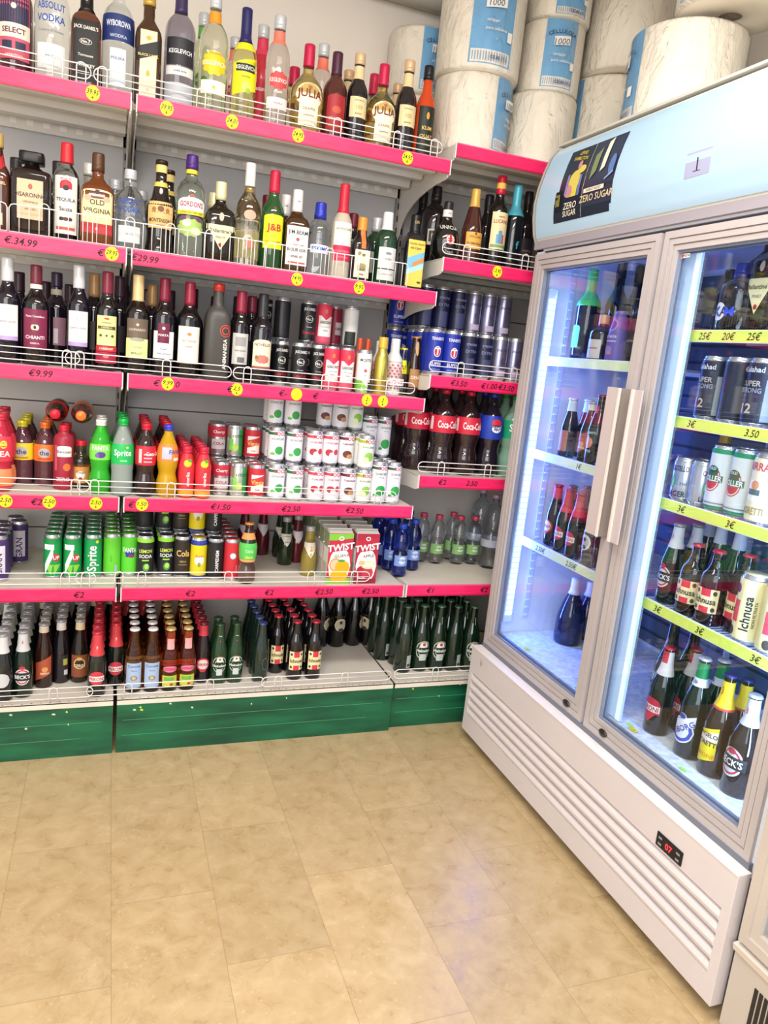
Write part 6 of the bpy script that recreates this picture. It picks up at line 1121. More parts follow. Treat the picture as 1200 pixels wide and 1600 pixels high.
moretti33|1.415|-0.500|0.8120|0.229|0.0300|-90|dark beer bottle with round cream label and white neck, frontmost|0|2
peroni|1.420|-0.330|0.8120|0.218|0.0290|-90|red-labelled beer bottle in cooler, left column, frontmost|0|2
ichnusa|1.420|-0.941|0.8120|0.192|0.0350|-70|red-capped beer with cream label in the cooler, left one|0|8
ichnusa|1.420|-1.014|0.8120|0.195|0.0350|-70|red-capped beer with cream label in the cooler, middle one|0|8
c_mor|1.422|-1.112|1.0980|0.170|0.0370|-90|cream lager can with red arc lettering at the right edge, frontmost|1|8
c_ichn|1.422|-1.142|0.8120|0.170|0.0370|-90|cream and red lager can with vertical lettering on the wire shelf|1|8
c_ichn|1.422|-1.217|0.8120|0.170|0.0370|-40|cream and red lager can at the right edge, beside another|1|8
becks66|1.424|-1.203|0.4450|0.257|0.0390|-90|large brown beer bottle with silver foil and red oval label, rightmost on cooler floor|0|11
becks|1.430|-0.849|0.8120|0.225|0.0320|-90|dark beer bottle with red oval label in the cooler right bay, frontmost|0|8
c_cast|1.430|-0.834|1.0980|0.118|0.0330|-75|silver lager can with dark block lettering, frontmost|1|8
champ_s|1.430|-0.360|1.4550|0.147|0.0380|-90|short dark bottle with gold top and cream label in the cooler|0|0
c_hol|1.430|-0.963|1.0980|0.168|0.0340|-90|white can with green rims and red oval, frontmost, left column|1|8
silverneck|1.430|-0.258|1.1300|0.200|0.0290|-90|beer bottle with silver neck foil, frontmost, far left on second cooler shelf|0|2
b_orange|1.430|-0.372|1.1300|0.197|0.0290|-90|brown beer bottle with orange label, frontmost, second cooler shelf|0|2
b_red|1.430|-0.248|0.8120|0.218|0.0280|-90|small beer bottle with red round label, frontmost, third cooler shelf|0|2
c_gal|1.430|-0.874|1.3210|0.165|0.0360|-90|tall dark strong lager can with pale lettering, frontmost, left column|1|8
c_gal|1.430|-0.955|1.3210|0.165|0.0360|20|tall dark strong lager can turned to its back print, frontmost|1|8
c_gal|1.430|-1.031|1.3210|0.165|0.0360|-90|tall dark strong lager can, frontmost, right column|1|8
peroni66|1.430|-0.898|0.4450|0.253|0.0350|-90|large beer bottle with red lozenge label on cooler floor|0|11
tuborg|1.430|-1.026|0.4450|0.276|0.0370|-90|large green beer bottle with tilted blue oval crowned label|0|11
poretti|1.430|-1.115|0.4450|0.270|0.0380|-90|large brown beer bottle with slanted yellow label|0|11
c_hol|1.430|-1.033|1.0980|0.168|0.0340|-90|white can with green rims and red oval, frontmost, right column|1|8
c_cast|1.430|-0.898|1.0980|0.118|0.0300|0|silver lager can turned aside, frontmost, behind the green-rimmed cans|1|8
skyy|1.437|-0.896|1.5450|0.173|0.0450|-90|clear vodka bottle with white disc and blue letters in the cooler|0|0
wrap_p|1.439|-0.431|1.4550|0.157|0.0320|-90|slim bottle wrapped in violet printed sleeve in the cooler|0|0
ballan|1.451|-0.986|1.5450|0.280|0.0450|-90|dark whisky bottle with cream label at the right edge of the cooler|0|0
ichnusa|1.455|-1.076|0.8120|0.202|0.0350|-90|red-capped beer in the cooler, half behind the cream can|0|8
champ_g|1.460|-0.219|1.4550|0.300|0.0400|-90|sparkling bottle with bright green foil and mint label in the cooler|0|0
darkspirit|1.471|-0.492|1.4550|0.228|0.0360|-90|dark green bottle beside the violet-sleeved one, cooler left bay|0|0
darkspirit|1.473|-0.820|1.5450|0.168|0.0300|-90|dark bottle beside the bright mullion on the top right cooler shelf|0|0
c_galblue|1.495|-0.823|1.3210|0.120|0.0330|-90|plain dark blue can at the left of the right cooler bay, frontmost|1|8
heinek66|1.500|-0.827|0.4450|0.300|0.0370|-90|large green beer bottle with oval label on cooler floor, leftmost|0|11
silverneck|1.520|-0.975|0.8120|0.240|0.0320|-90|green-capped silver-necked bottle behind, right, right cooler bay|0|8
peroni66|1.520|-0.904|0.4450|0.248|0.0350|-120|large red-necked beer bottle behind, between lozenge and crowned labels|0|11
tuborg|1.520|-1.004|0.4450|0.257|0.0360|-120|large green beer bottle behind the crowned-label one|0|11
poretti|1.520|-1.090|0.4450|0.241|0.0370|-110|large yellow-necked brown bottle standing behind the slanted yellow label|0|11
silverneck|1.520|-0.910|0.8120|0.240|0.0320|-90|green-capped silver-necked bottle behind, middle, right cooler bay|0|8
jw_big|1.550|-0.857|1.5450|0.300|0.0550|-90|large whisky bottle with slanted red label in the cooler|0|0
silverneck|1.557|-0.829|0.8120|0.240|0.0320|-90|green-capped silver-necked bottle behind, left, right cooler bay|0|8
goldneck|1.559|-0.820|1.0980|0.200|0.0300|-90|dark bottle with gold neck foil behind the silver lager can|0|0
bigwhite|1.560|-0.251|0.4450|0.245|0.0520|-90|large dark bottle with white neck standing on the cooler floor|0|0
heinek66|1.580|-0.827|0.4450|0.290|0.0370|-90|large green beer bottle behind the leftmost on the cooler floor|0|11
darkspirit|1.592|-0.187|1.4550|0.345|0.0370|-90|tall dark bottle at the back of the cooler upper left shelf|0|0
bigwhite|1.660|-0.211|0.4450|0.215|0.0500|-90|large dark bottle behind the white-necked one on the cooler floor|0|0
darkspirit|1.668|-0.187|1.4550|0.341|0.0370|-90|dark bottle with brown neck at the back, behind the gold-topped one|0|0
amita|0.250|0.095|0.8836|0.170|0.0260|2|slim red juice bottle with yellow fruit, right line, second from front|0|21
c_cocotall|0.925|0.095|0.8836|0.150|0.0260|0|tall coconut juice can at the shelf end, second from front, bottom layer|1|24
amita|0.197|0.101|0.8836|0.170|0.0260|-1|slim red juice bottle with yellow fruit, left line, second from front|0|21
c_cocotall|0.870|0.102|0.8836|0.150|0.0280|0|tall coconut juice can, left tall column, second from front, bottom layer|1|24
c_tama|0.754|0.103|0.8836|0.120|0.0285|1|white tamarind drink can, second from front, bottom layer|1|24
c_lych|0.696|0.103|0.8836|0.120|0.0285|3|white lychee can, right lychee column, second from front, bottom layer|1|24
c_lych|0.638|0.103|0.8836|0.120|0.0285|-1|white lychee can, left lychee column, second from front, bottom layer|1|24
c_guava|0.813|0.103|1.0046|0.120|0.0285|-1|white guava drink can, second from front, second layer|1|24
c_guava|0.812|0.103|0.8836|0.120|0.0285|-2|white guava drink can, second from front, bottom layer|1|24
c_coco|0.564|0.111|0.8836|0.120|0.0285|5|white coconut juice can, right coconut column, second from front, bottom layer|1|24
peroni|-0.060|0.115|0.1946|0.225|0.0290|-1|beer bottle with red neck and red label, left red column, second from front|0|3
coke|0.072|0.116|0.8836|0.235|0.0330|-4|red-labelled cola bottle, second from front, between clear lemon soda and orange soda|0|21
twist_a|0.847|0.119|0.5850|0.200|0.0430|-4|apple juice carton with red apple picture, second from front|2|10
becks_w|-0.344|0.119|0.1946|0.225|0.0300|0|dark beer bottle with silver neck foil, left edge column, second from front|0|3
c_tenn|1.105|0.120|1.3560|0.158|0.0310|1|blue lager can with red emblem, second column, second from front, lower layer|1|5
c_dark|1.231|0.120|1.3560|0.158|0.0310|5|dark navy can, fourth column, second from front, lower layer of corner shelf|1|5
c_silv|1.358|0.120|1.3560|0.158|0.0310|-4|silver grey can, column next to the cooler, second from front, lower layer|1|5
c_silv|1.295|0.120|1.3560|0.158|0.0310|0|silver grey can, fifth column, second from front, lower layer of corner shelf|1|5
c_dark|1.168|0.120|1.3560|0.158|0.0310|4|dark navy can, third column, second from front, lower layer of corner shelf|1|5
twist_g|0.746|0.121|0.5850|0.200|0.0450|-1|guava juice carton with orange fruit picture, second from front|2|10
c_tenn|1.042|0.122|1.3560|0.158|0.0310|-3|blue lager can with red emblem, left column, second from front, lower layer|1|5
sprite|0.003|0.123|0.8836|0.245|0.0340|5|clear lemon soda bottle with green label, second from front|0|21
c_coco|0.502|0.123|0.8836|0.120|0.0285|-2|white coconut juice can, left coconut column, second from front, bottom layer|1|24
desp|0.177|0.127|0.1946|0.225|0.0290|-2|amber beer bottle with pink and yellow label, left column, second from front|0|3
corona|0.118|0.130|0.1946|0.225|0.0290|3|amber beer bottle with pale blue label, right column, second from front|0|3
desp|0.236|0.130|0.1946|0.225|0.0290|3|amber beer bottle with pink and yellow label, right column, second from front|0|3
juicepink|-0.347|0.131|0.8836|0.235|0.0340|1|pink and orange tea bottle, second from front, at the left edge of fourth shelf|0|21
corona|0.059|0.134|0.1946|0.225|0.0290|3|amber beer bottle with pale blue label, left column, second from front|0|3
c_vimto|0.436|0.134|0.8836|0.115|0.0285|-3|red fruit soda can with white panel, second from front, bottom layer|1|20
fanta_g|-0.063|0.141|0.8836|0.235|0.0330|3|green grape soda bottle with white cap, second from front|0|21
c_red|0.371|0.144|0.5850|0.148|0.0275|3|red can with pale diamond, second from front|1|23
c_green|0.375|0.146|0.8836|0.115|0.0285|4|silver and green soda can, second from front, bottom layer|1|20
becks|-0.289|0.146|0.1946|0.225|0.0300|1|dark green beer bottle with red oval label and silver foil, second from front|0|3
c_purple|-0.358|0.149|0.5850|0.150|0.0280|-5|white and purple soda can, left edge, second from front|1|23
c_black|0.316|0.153|0.5850|0.148|0.0275|4|black can with vertical white lettering, second from front|1|23
b_blue|0.500|0.158|0.1946|0.225|0.0290|-1|dark green beer bottle with blue cap, second from front|0|3
c_cherry|0.318|0.158|0.8836|0.115|0.0285|-4|red and silver cherry cola can, second from front, bottom layer|1|20
c_tama|0.754|0.160|1.0046|0.120|0.0285|5|white tamarind drink can, second from front, second layer|1|24
c_lych|0.638|0.160|1.0046|0.120|0.0285|-4|white lychee can, left lychee column, second from front, second layer|1|24
c_lych|0.696|0.161|1.0046|0.120|0.0285|4|white lychee can, right lychee column, second from front, second layer|1|24
c_yellow|0.260|0.161|0.5850|0.148|0.0275|-3|yellow can with blue rims and white oval, second from front|1|23
heinek|0.349|0.161|0.1946|0.225|0.0290|-2|green beer bottle with oval star label, left column, second from front|0|3
ichnusa|0.701|0.163|0.1946|0.225|0.0300|1|dark beer bottle with red cap, cream label, right column, second from front|0|3
heinek|0.408|0.164|0.1946|0.225|0.0290|-2|green beer bottle with oval star label, right column, second from front|0|3
ichnusa|0.633|0.167|0.1946|0.225|0.0300|2|dark beer bottle with red cap, cream label, middle column, second from front|0|3
heinek66|1.355|0.168|0.1946|0.270|0.0345|-1|large green beer bottle by the cooler, second from front|0|13
c_coco|0.568|0.171|1.0046|0.120|0.0285|-3|white coconut juice can, right coconut column, second from front, second layer|1|24
b_red|0.293|0.176|0.1946|0.225|0.0280|-5|dark beer bottle with red round label and red foil, second from front|0|3
hein_back|1.285|0.176|0.1946|0.270|0.0345|0|large green beer bottle showing back label, fourth corner column, second from front|0|13
c_7up|-0.144|0.177|0.5850|0.148|0.0275|2|green lemon-lime can with big white seven, right column, second from front|1|23
c_cola|0.206|0.178|0.5850|0.148|0.0275|-3|black can with golden script, second from front|1|23
c_7up|-0.204|0.179|0.5850|0.148|0.0275|-1|green lemon-lime can with big white seven, left column, second from front|1|23
pepsi2|1.325|0.179|0.9980|0.310|0.0470|0|large cola bottle with blue label and round emblem, second from front|0|12
c_lemons|0.084|0.179|0.5850|0.148|0.0275|-3|black lemon soda can with lime picture, left column, second from front|1|23
sprite2|1.420|0.183|0.9980|0.310|0.0470|1|large lemon soda bottle with green label beside the cooler, second from front|0|12
c_coco|0.506|0.183|1.0046|0.120|0.0285|-5|white coconut juice can, left coconut column, second from front, second layer|1|24
c_sprite|-0.082|0.183|0.5850|0.148|0.0275|-2|green can with vertical white lettering, second from front|1|23
heinek66|1.216|0.185|0.1946|0.270|0.0345|-3|large green beer bottle with oval star label, third corner column, second from front|0|13
coke2|1.227|0.187|0.9980|0.310|0.0500|-5|large cola bottle with white script on red label, third line, second from front|0|12
hein_back|1.075|0.188|0.1946|0.270|0.0345|0|large green beer bottle showing back label, leftmost corner column, second from front|0|13
peroni|0.000|0.190|0.1946|0.225|0.0290|0|beer bottle with red neck and red label, right red column, second from front|0|3
coke|0.138|0.190|0.8836|0.235|0.0330|1|cola bottle second from front in the line behind the orange soda|0|21
succoso|-0.172|0.191|0.8836|0.205|0.0300|-1|red juice bottle with white badge, second from front, right of the orange-capped tea|0|21
heinek66|1.146|0.193|0.1946|0.270|0.0345|2|large green beer bottle, second corner column, second from front|0|13
c_lemons|0.152|0.194|0.5850|0.148|0.0275|-2|black lemon soda can with lime picture, right column, second from front|1|23
c_lime|-0.022|0.196|0.5850|0.148|0.0275|-2|plain light green can, second from front|1|23
c_fanta|0.034|0.204|0.5850|0.148|0.0275|2|light green grape soda can with white lettering, second from front|1|23
b_orange|-0.229|0.205|0.1946|0.225|0.0290|1|brown beer bottle with slanted orange label, second from front|0|3
c_black|0.311|0.213|0.7340|0.148|0.0275|1|dark can stacked on top beside the yellow one, second from front|1|23
coke2|1.130|0.216|0.9980|0.310|0.0500|0|large cola bottle with white script on red label, middle line, second from front|0|12
c_yellow|0.255|0.221|0.7340|0.148|0.0275|3|yellow can stacked on top under the shelf, second from front|1|23
ichnusa|0.573|0.226|0.1946|0.225|0.0290|-3|dark beer bottle with red cap, cream label, left column, second from front|0|3
c_coco|0.568|0.231|1.1256|0.120|0.0285|1|white coconut juice can, right coconut column, second from front, top third layer|1|24
b_back|-0.178|0.234|0.1946|0.225|0.0290|5|dark beer bottle showing its back label, second from front|0|3
ceres|-0.117|0.235|0.1946|0.225|0.0300|2|brown beer bottle with cream arched label, second from front|0|3
c_cola|0.201|0.237|0.7340|0.148|0.0275|0|black can with golden script stacked on top, second from front|1|23
c_coco|0.506|0.243|1.1256|0.120|0.0285|-5|white coconut juice can, left coconut column, second from front, top third layer|1|24
c_cocotall|0.865|0.244|1.0346|0.150|0.0280|-3|tall coconut juice can stacked on the left tall column, second from front|1|24
tea_o|-0.230|0.245|0.8836|0.205|0.0330|4|dark iced tea bottle with orange cap and orange label, second from front|0|21
c_dark|1.033|0.248|1.5145|0.158|0.0310|4|dark navy can on the upper layer, second from front, above left column|1|5
c_dark|1.098|0.250|1.5145|0.158|0.0310|0|dark navy can on the upper layer, second from front, above second column|1|5
c_dark|1.166|0.250|1.5145|0.158|0.0310|2|dark navy can on the upper layer, second from front, above third column|1|5
c_silv|1.230|0.250|1.5145|0.158|0.0310|2|silver grey can on the upper layer, second from front, above fourth column|1|5
c_tama|0.748|0.251|1.1256|0.120|0.0285|1|white tamarind drink can, second from front, top third layer|1|24
c_guava|0.806|0.251|1.1256|0.120|0.0285|1|white guava drink can, second from front, top third layer|1|24
tea_y|-0.297|0.253|0.8836|0.205|0.0340|4|dark iced tea bottle with yellow cap and yellow label, second from front|0|21
c_lemons|0.147|0.253|0.7340|0.148|0.0275|4|black lemon soda can stacked on top, second from front|1|23
c_vimto|0.436|0.254|0.9996|0.115|0.0285|-2|red fruit soda can with white panel, second from front, on the second layer|1|20
c_black|0.081|0.258|0.7340|0.148|0.0275|157|dark bar-code can stacked on the second layer at the back, second from front|1|23
c_green|0.375|0.266|0.9996|0.115|0.0285|5|silver and green soda can, second from front, on the second layer|1|20
coke2|1.043|0.267|0.9980|0.310|0.0500|5|large cola bottle with red label, second from front, leftmost line of corner shelf|0|12
c_cherry|0.318|0.278|0.9996|0.115|0.0285|0|red and silver cherry cola can, second from front, on the second layer|1|20
c_purple|-0.336|0.343|0.5850|0.150|0.0280|2|dark purple can behind the left-edge cans, second from front|1|23
peroni|1.473|-0.408|0.8120|0.220|0.0290|-94|red-labelled beer bottle in cooler, right column, second from front|0|2
cider|1.476|-0.437|1.1300|0.223|0.0300|-85|dark cider bottle with round apple label, second from front, second cooler shelf|0|2
desp|1.476|-0.504|1.1300|0.228|0.0300|-87|beer bottle with pink and yellow label, second from front, in the cooler|0|2
moretti33|1.476|-0.500|0.8120|0.229|0.0300|-95|dark beer bottle with round cream label and white neck, second from front|0|2
peroni|1.482|-0.330|0.8120|0.218|0.0290|-88|red-labelled beer bottle in cooler, left column, second from front|0|2
b_red|1.490|-0.248|0.8120|0.218|0.0280|-89|small beer bottle with red round label, second from front, third cooler shelf|0|2
silverneck|1.492|-0.258|1.1300|0.200|0.0290|-90|beer bottle with silver neck foil, second from front, far left on second cooler shelf|0|2
b_orange|1.492|-0.372|1.1300|0.197|0.0290|-86|brown beer bottle with orange label, second from front, second cooler shelf|0|2
c_cast|1.492|-0.899|1.0980|0.118|0.0300|5|silver lager can turned aside, second from front, behind the green-rimmed cans|1|8
becks|1.495|-0.850|0.8120|0.225|0.0320|-94|dark beer bottle with red oval label in the cooler right bay, second from front|0|8
c_cast|1.497|-0.835|1.0980|0.118|0.0330|-72|silver lager can with dark block lettering, second from front|1|8
c_mor|1.498|-1.112|1.0980|0.170|0.0370|-89|cream lager can with red arc lettering at the right edge, second from front|1|8
c_hol|1.502|-1.032|1.0980|0.168|0.0340|-95|white can with green rims and red oval, second from front, right column|1|8
c_hol|1.504|-0.963|1.0980|0.168|0.0340|-89|white can with green rims and red oval, second from front, left column|1|8
c_gal|1.505|-0.964|1.3210|0.165|0.0360|14|tall dark strong lager can turned to its back print, second from front|1|8
c_gal|1.506|-1.037|1.3210|0.165|0.0360|-94|tall dark strong lager can, second from front, right column|1|8
c_gal|1.512|-0.891|1.3210|0.165|0.0360|-85|tall dark strong lager can with pale lettering, second from front, left column|1|8
c_galblue|1.565|-0.823|1.3210|0.120|0.0330|-94|plain dark blue can at the left of the right cooler bay, second from front|1|8
amita|0.250|0.148|0.8836|0.170|0.0260|5|slim red juice bottle with yellow fruit, right line, third from front|0|21
c_cocotall|0.924|0.148|0.8836|0.150|0.0260|0|tall coconut juice can at the shelf end, third from front, bottom layer|1|24
amita|0.198|0.156|0.8836|0.170|0.0260|-1|slim red juice bottle with yellow fruit, left line, third from front|0|21
c_cocotall|0.870|0.161|0.8836|0.150|0.0280|1|tall coconut juice can, left tall column, third from front, bottom layer|1|24
c_tama|0.754|0.161|0.8836|0.120|0.0285|-5|white tamarind drink can, third from front, bottom layer|1|24
c_lych|0.696|0.161|0.8836|0.120|0.0285|4|white lychee can, right lychee column, third from front, bottom layer|1|24
c_lych|0.638|0.161|0.8836|0.120|0.0285|-4|white lychee can, left lychee column, third from front, bottom layer|1|24
c_guava|0.812|0.161|1.0046|0.120|0.0285|0|white guava drink can, third from front, second layer|1|24
c_guava|0.812|0.161|0.8836|0.120|0.0285|4|white guava drink can, third from front, bottom layer|1|24
c_coco|0.564|0.171|0.8836|0.120|0.0285|-4|white coconut juice can, right coconut column, third from front, bottom layer|1|24
peroni|-0.057|0.176|0.1946|0.225|0.0290|5|beer bottle with red neck and red label, left red column, third from front|0|3
becks_w|-0.344|0.182|0.1946|0.225|0.0300|5|dark beer bottle with silver neck foil, left edge column, third from front|0|3
c_coco|0.502|0.183|0.8836|0.120|0.0285|-5|white coconut juice can, left coconut column, third from front, bottom layer|1|24
twist_a|0.847|0.183|0.5850|0.200|0.0430|-5|apple juice carton with red apple picture, third from front|2|10
coke|0.072|0.183|0.8836|0.235|0.0330|-3|red-labelled cola bottle, third from front, between clear lemon soda and orange soda|0|21
c_tenn|1.033|0.185|1.3560|0.158|0.0310|0|blue lager can with red emblem, left column, third from front, lower layer|1|5
c_tenn|1.098|0.185|1.3560|0.158|0.0310|-5|blue lager can with red emblem, second column, third from front, lower layer|1|5
c_dark|1.166|0.185|1.3560|0.158|0.0310|-2|dark navy can, third column, third from front, lower layer of corner shelf|1|5
c_dark|1.230|0.185|1.3560|0.158|0.0310|0|dark navy can, fourth column, third from front, lower layer of corner shelf|1|5
c_silv|1.293|0.185|1.3560|0.158|0.0310|1|silver grey can, fifth column, third from front, lower layer of corner shelf|1|5
c_silv|1.356|0.185|1.3560|0.158|0.0310|1|silver grey can, column next to the cooler, third from front, lower layer|1|5
twist_g|0.746|0.185|0.5850|0.200|0.0450|0|guava juice carton with orange fruit picture, third from front|2|10
desp|0.177|0.188|0.1946|0.225|0.0290|-2|amber beer bottle with pink and yellow label, left column, third from front|0|3
corona|0.118|0.191|0.1946|0.225|0.0290|-5|amber beer bottle with pale blue label, right column, third from front|0|3
desp|0.237|0.191|0.1946|0.225|0.0290|-5|amber beer bottle with pink and yellow label, right column, third from front|0|3
c_vimto|0.436|0.194|0.8836|0.115|0.0285|3|red fruit soda can with white panel, third from front, bottom layer|1|20
sprite|0.000|0.194|0.8836|0.245|0.0340|4|clear lemon soda bottle with green label, third from front|0|21
corona|0.059|0.195|0.1946|0.225|0.0290|-3|amber beer bottle with pale blue label, left column, third from front|0|3
c_red|0.371|0.202|0.5850|0.148|0.0275|-1|red can with pale diamond, third from front|1|23
c_green|0.375|0.206|0.8836|0.115|0.0285|0|silver and green soda can, third from front, bottom layer|1|20
c_purple|-0.358|0.208|0.5850|0.150|0.0280|1|white and purple soda can, left edge, third from front|1|23
juicepink|-0.365|0.209|0.8836|0.235|0.0340|-2|pink and orange tea bottle, third from front, at the left edge of fourth shelf|0|21
becks|-0.289|0.210|0.1946|0.225|0.0300|0|dark green beer bottle with red oval label and silver foil, third from front|0|3
fanta_g|-0.066|0.210|0.8836|0.235|0.0330|0|green grape soda bottle with white cap, third from front|0|21
c_black|0.316|0.211|0.5850|0.148|0.0275|-3|black can with vertical white lettering, third from front|1|23
c_cherry|0.318|0.218|0.8836|0.115|0.0285|4|red and silver cherry cola can, third from front, bottom layer|1|20
c_yellow|0.260|0.219|0.5850|0.148|0.0275|-4|yellow can with blue rims and white oval, third from front|1|23
b_blue|0.500|0.219|0.1946|0.225|0.0290|1|dark green beer bottle with blue cap, third from front|0|3
c_lych|0.696|0.220|1.0046|0.120|0.0285|-2|white lychee can, right lychee column, third from front, second layer|1|24
c_lych|0.638|0.221|1.0046|0.120|0.0285|-5|white lychee can, left lychee column, third from front, second layer|1|24
c_tama|0.754|0.221|1.0046|0.120|0.0285|4|white tamarind drink can, third from front, second layer|1|24
ichnusa|0.701|0.226|0.1946|0.225|0.0300|3|dark beer bottle with red cap, cream label, right column, third from front|0|3
ichnusa|0.633|0.230|0.1946|0.225|0.0300|-1|dark beer bottle with red cap, cream label, middle column, third from front|0|3
c_coco|0.568|0.231|1.0046|0.120|0.0285|-1|white coconut juice can, right coconut column, third from front, second layer|1|24
b_red|0.292|0.235|0.1946|0.225|0.0280|5|dark beer bottle with red round label and red foil, third from front|0|3
c_7up|-0.144|0.235|0.5850|0.148|0.0275|5|green lemon-lime can with big white seven, right column, third from front|1|23
c_cola|0.206|0.236|0.5850|0.148|0.0275|-1|black can with golden script, third from front|1|23
c_7up|-0.204|0.237|0.5850|0.148|0.0275|2|green lemon-lime can with big white seven, left column, third from front|1|23
c_lemons|0.084|0.237|0.5850|0.148|0.0275|0|black lemon soda can with lime picture, left column, third from front|1|23
heinek66|1.362|0.239|0.1946|0.270|0.0345|4|large green beer bottle by the cooler, third from front|0|13
c_sprite|-0.082|0.241|0.5850|0.148|0.0275|-1|green can with vertical white lettering, third from front|1|23
c_coco|0.506|0.243|1.0046|0.120|0.0285|1|white coconut juice can, left coconut column, third from front, second layer|1|24
hein_back|1.292|0.248|0.1946|0.270|0.0345|0|large green beer bottle showing back label, fourth corner column, third from front|0|13
peroni|0.000|0.251|0.1946|0.225|0.0290|3|beer bottle with red neck and red label, right red column, third from front|0|3
c_lemons|0.152|0.252|0.5850|0.148|0.0275|-1|black lemon soda can with lime picture, right column, third from front|1|23
c_lime|-0.022|0.254|0.5850|0.148|0.0275|-1|plain light green can, third from front|1|23
heinek66|1.222|0.256|0.1946|0.270|0.0345|0|large green beer bottle with oval star label, third corner column, third from front|0|13
coke|0.138|0.259|0.8836|0.235|0.0330|-2|cola bottle third from front in the line behind the orange soda|0|21
c_fanta|0.034|0.262|0.5850|0.148|0.0275|-2|light green grape soda can with white lettering, third from front|1|23
heinek66|1.152|0.263|0.1946|0.270|0.0345|0|large green beer bottle, second corner column, third from front|0|13
b_orange|-0.229|0.264|0.1946|0.225|0.0290|-2|brown beer bottle with slanted orange label, third from front|0|3
pepsi2|1.320|0.274|0.9980|0.310|0.0470|-5|large cola bottle with blue label and round emblem, third from front|0|12
sprite2|1.415|0.280|0.9980|0.310|0.0470|1|large lemon soda bottle with green label beside the cooler, third from front|0|12
hein_back|1.085|0.283|0.1946|0.270|0.0345|-1|large green beer bottle showing back label, leftmost corner column, third from front|0|13
ichnusa|0.573|0.287|0.1946|0.225|0.0290|-2|dark beer bottle with red cap, cream label, left column, third from front|0|3
b_back|-0.177|0.293|0.1946|0.225|0.0290|4|dark beer bottle showing its back label, third from front|0|3
coke2|1.224|0.296|0.9980|0.310|0.0500|-1|large cola bottle with white script on red label, third line, third from front|0|12
ceres|-0.117|0.296|0.1946|0.225|0.0300|-3|brown beer bottle with cream arched label, third from front|0|3
tea_o|-0.235|0.314|0.8836|0.205|0.0330|2|dark iced tea bottle with orange cap and orange label, third from front|0|21
coke2|1.127|0.323|0.9980|0.310|0.0500|0|large cola bottle with white script on red label, middle line, third from front|0|12
tea_y|-0.303|0.327|0.8836|0.205|0.0340|0|dark iced tea bottle with yellow cap and yellow label, third from front|0|21
peroni|1.534|-0.408|0.8120|0.220|0.0290|-86|red-labelled beer bottle in cooler, right column, third from front|0|2
cider|1.538|-0.437|1.1300|0.223|0.0300|-86|dark cider bottle with round apple label, third from front, second cooler shelf|0|2
desp|1.538|-0.504|1.1300|0.228|0.0300|-87|beer bottle with pink and yellow label, third from front, in the cooler|0|2
moretti33|1.538|-0.500|0.8120|0.229|0.0300|-94|dark beer bottle with round cream label and white neck, third from front|0|2
peroni|1.544|-0.330|0.8120|0.218|0.0290|-95|red-labelled beer bottle in cooler, left column, third from front|0|2
b_red|1.550|-0.248|0.8120|0.218|0.0280|-94|small beer bottle with red round label, third from front, third cooler shelf|0|2
silverneck|1.554|-0.258|1.1300|0.200|0.0290|-94|beer bottle with silver neck foil, third from front, far left on second cooler shelf|0|2
b_orange|1.554|-0.372|1.1300|0.197|0.0290|-88|brown beer bottle with orange label, third from front, second cooler shelf|0|2
c_hol|1.574|-0.956|1.0980|0.168|0.0340|-86|white can with green rims and red oval, third from front, left column|1|8
c_hol|1.574|-1.030|1.0980|0.168|0.0340|-86|white can with green rims and red oval, third from front, right column|1|8
c_mor|1.576|-1.112|1.0980|0.170|0.0370|-87|cream lager can with red arc lettering at the right edge, third from front|1|8
c_gal|1.581|-0.961|1.3210|0.165|0.0360|24|tall dark strong lager can turned to its back print, third from front|1|8
c_gal|1.582|-1.035|1.3210|0.165|0.0360|-85|tall dark strong lager can, third from front, right column|1|8
c_gal|1.590|-0.889|1.3210|0.165|0.0360|-93|tall dark strong lager can with pale lettering, third from front, left column|1|8
c_cast|1.592|-0.876|1.0980|0.118|0.0330|-70|silver lager can with dark block lettering, third from front|1|8
c_cocotall|0.923|0.202|0.8836|0.150|0.0260|2|tall coconut juice can at the shelf end, fourth from front, bottom layer|1|24
amita|0.250|0.203|0.8836|0.170|0.0260|4|slim red juice bottle with yellow fruit, right line, fourth from front|0|21
amita|0.198|0.211|0.8836|0.170|0.0260|1|slim red juice bottle with yellow fruit, left line, fourth from front|0|21
c_cocotall|0.870|0.219|0.8836|0.150|0.0280|5|tall coconut juice can, left tall column, fourth from front, bottom layer|1|24
c_guava|0.813|0.219|1.0046|0.120|0.0285|0|white guava drink can, fourth from front, second layer|1|24
c_tama|0.754|0.220|0.8836|0.120|0.0285|2|white tamarind drink can, fourth from front, bottom layer|1|24
c_lych|0.638|0.220|0.8836|0.120|0.0285|-2|white lychee can, left lychee column, fourth from front, bottom layer|1|24
c_lych|0.696|0.221|0.8836|0.120|0.0285|-5|white lychee can, right lychee column, fourth from front, bottom layer|1|24
c_guava|0.812|0.221|0.8836|0.120|0.0285|5|white guava drink can, fourth from front, bottom layer|1|24
c_coco|0.564|0.231|0.8836|0.120|0.0285|3|white coconut juice can, right coconut column, fourth from front, bottom layer|1|24
peroni|-0.057|0.237|0.1946|0.225|0.0290|1|beer bottle with red neck and red label, left red column, fourth from front|0|3
c_coco|0.502|0.243|0.8836|0.120|0.0285|4|white coconut juice can, left coconut column, fourth from front, bottom layer|1|24
becks_w|-0.344|0.245|0.1946|0.225|0.0300|5|dark beer bottle with silver neck foil, left edge column, fourth from front|0|3
twist_a|0.847|0.247|0.5850|0.200|0.0430|5|apple juice carton with red apple picture, fourth from front|2|10
c_tenn|1.032|0.248|1.3560|0.158|0.0310|-1|blue lager can with red emblem, left column, fourth from front, lower layer|1|5
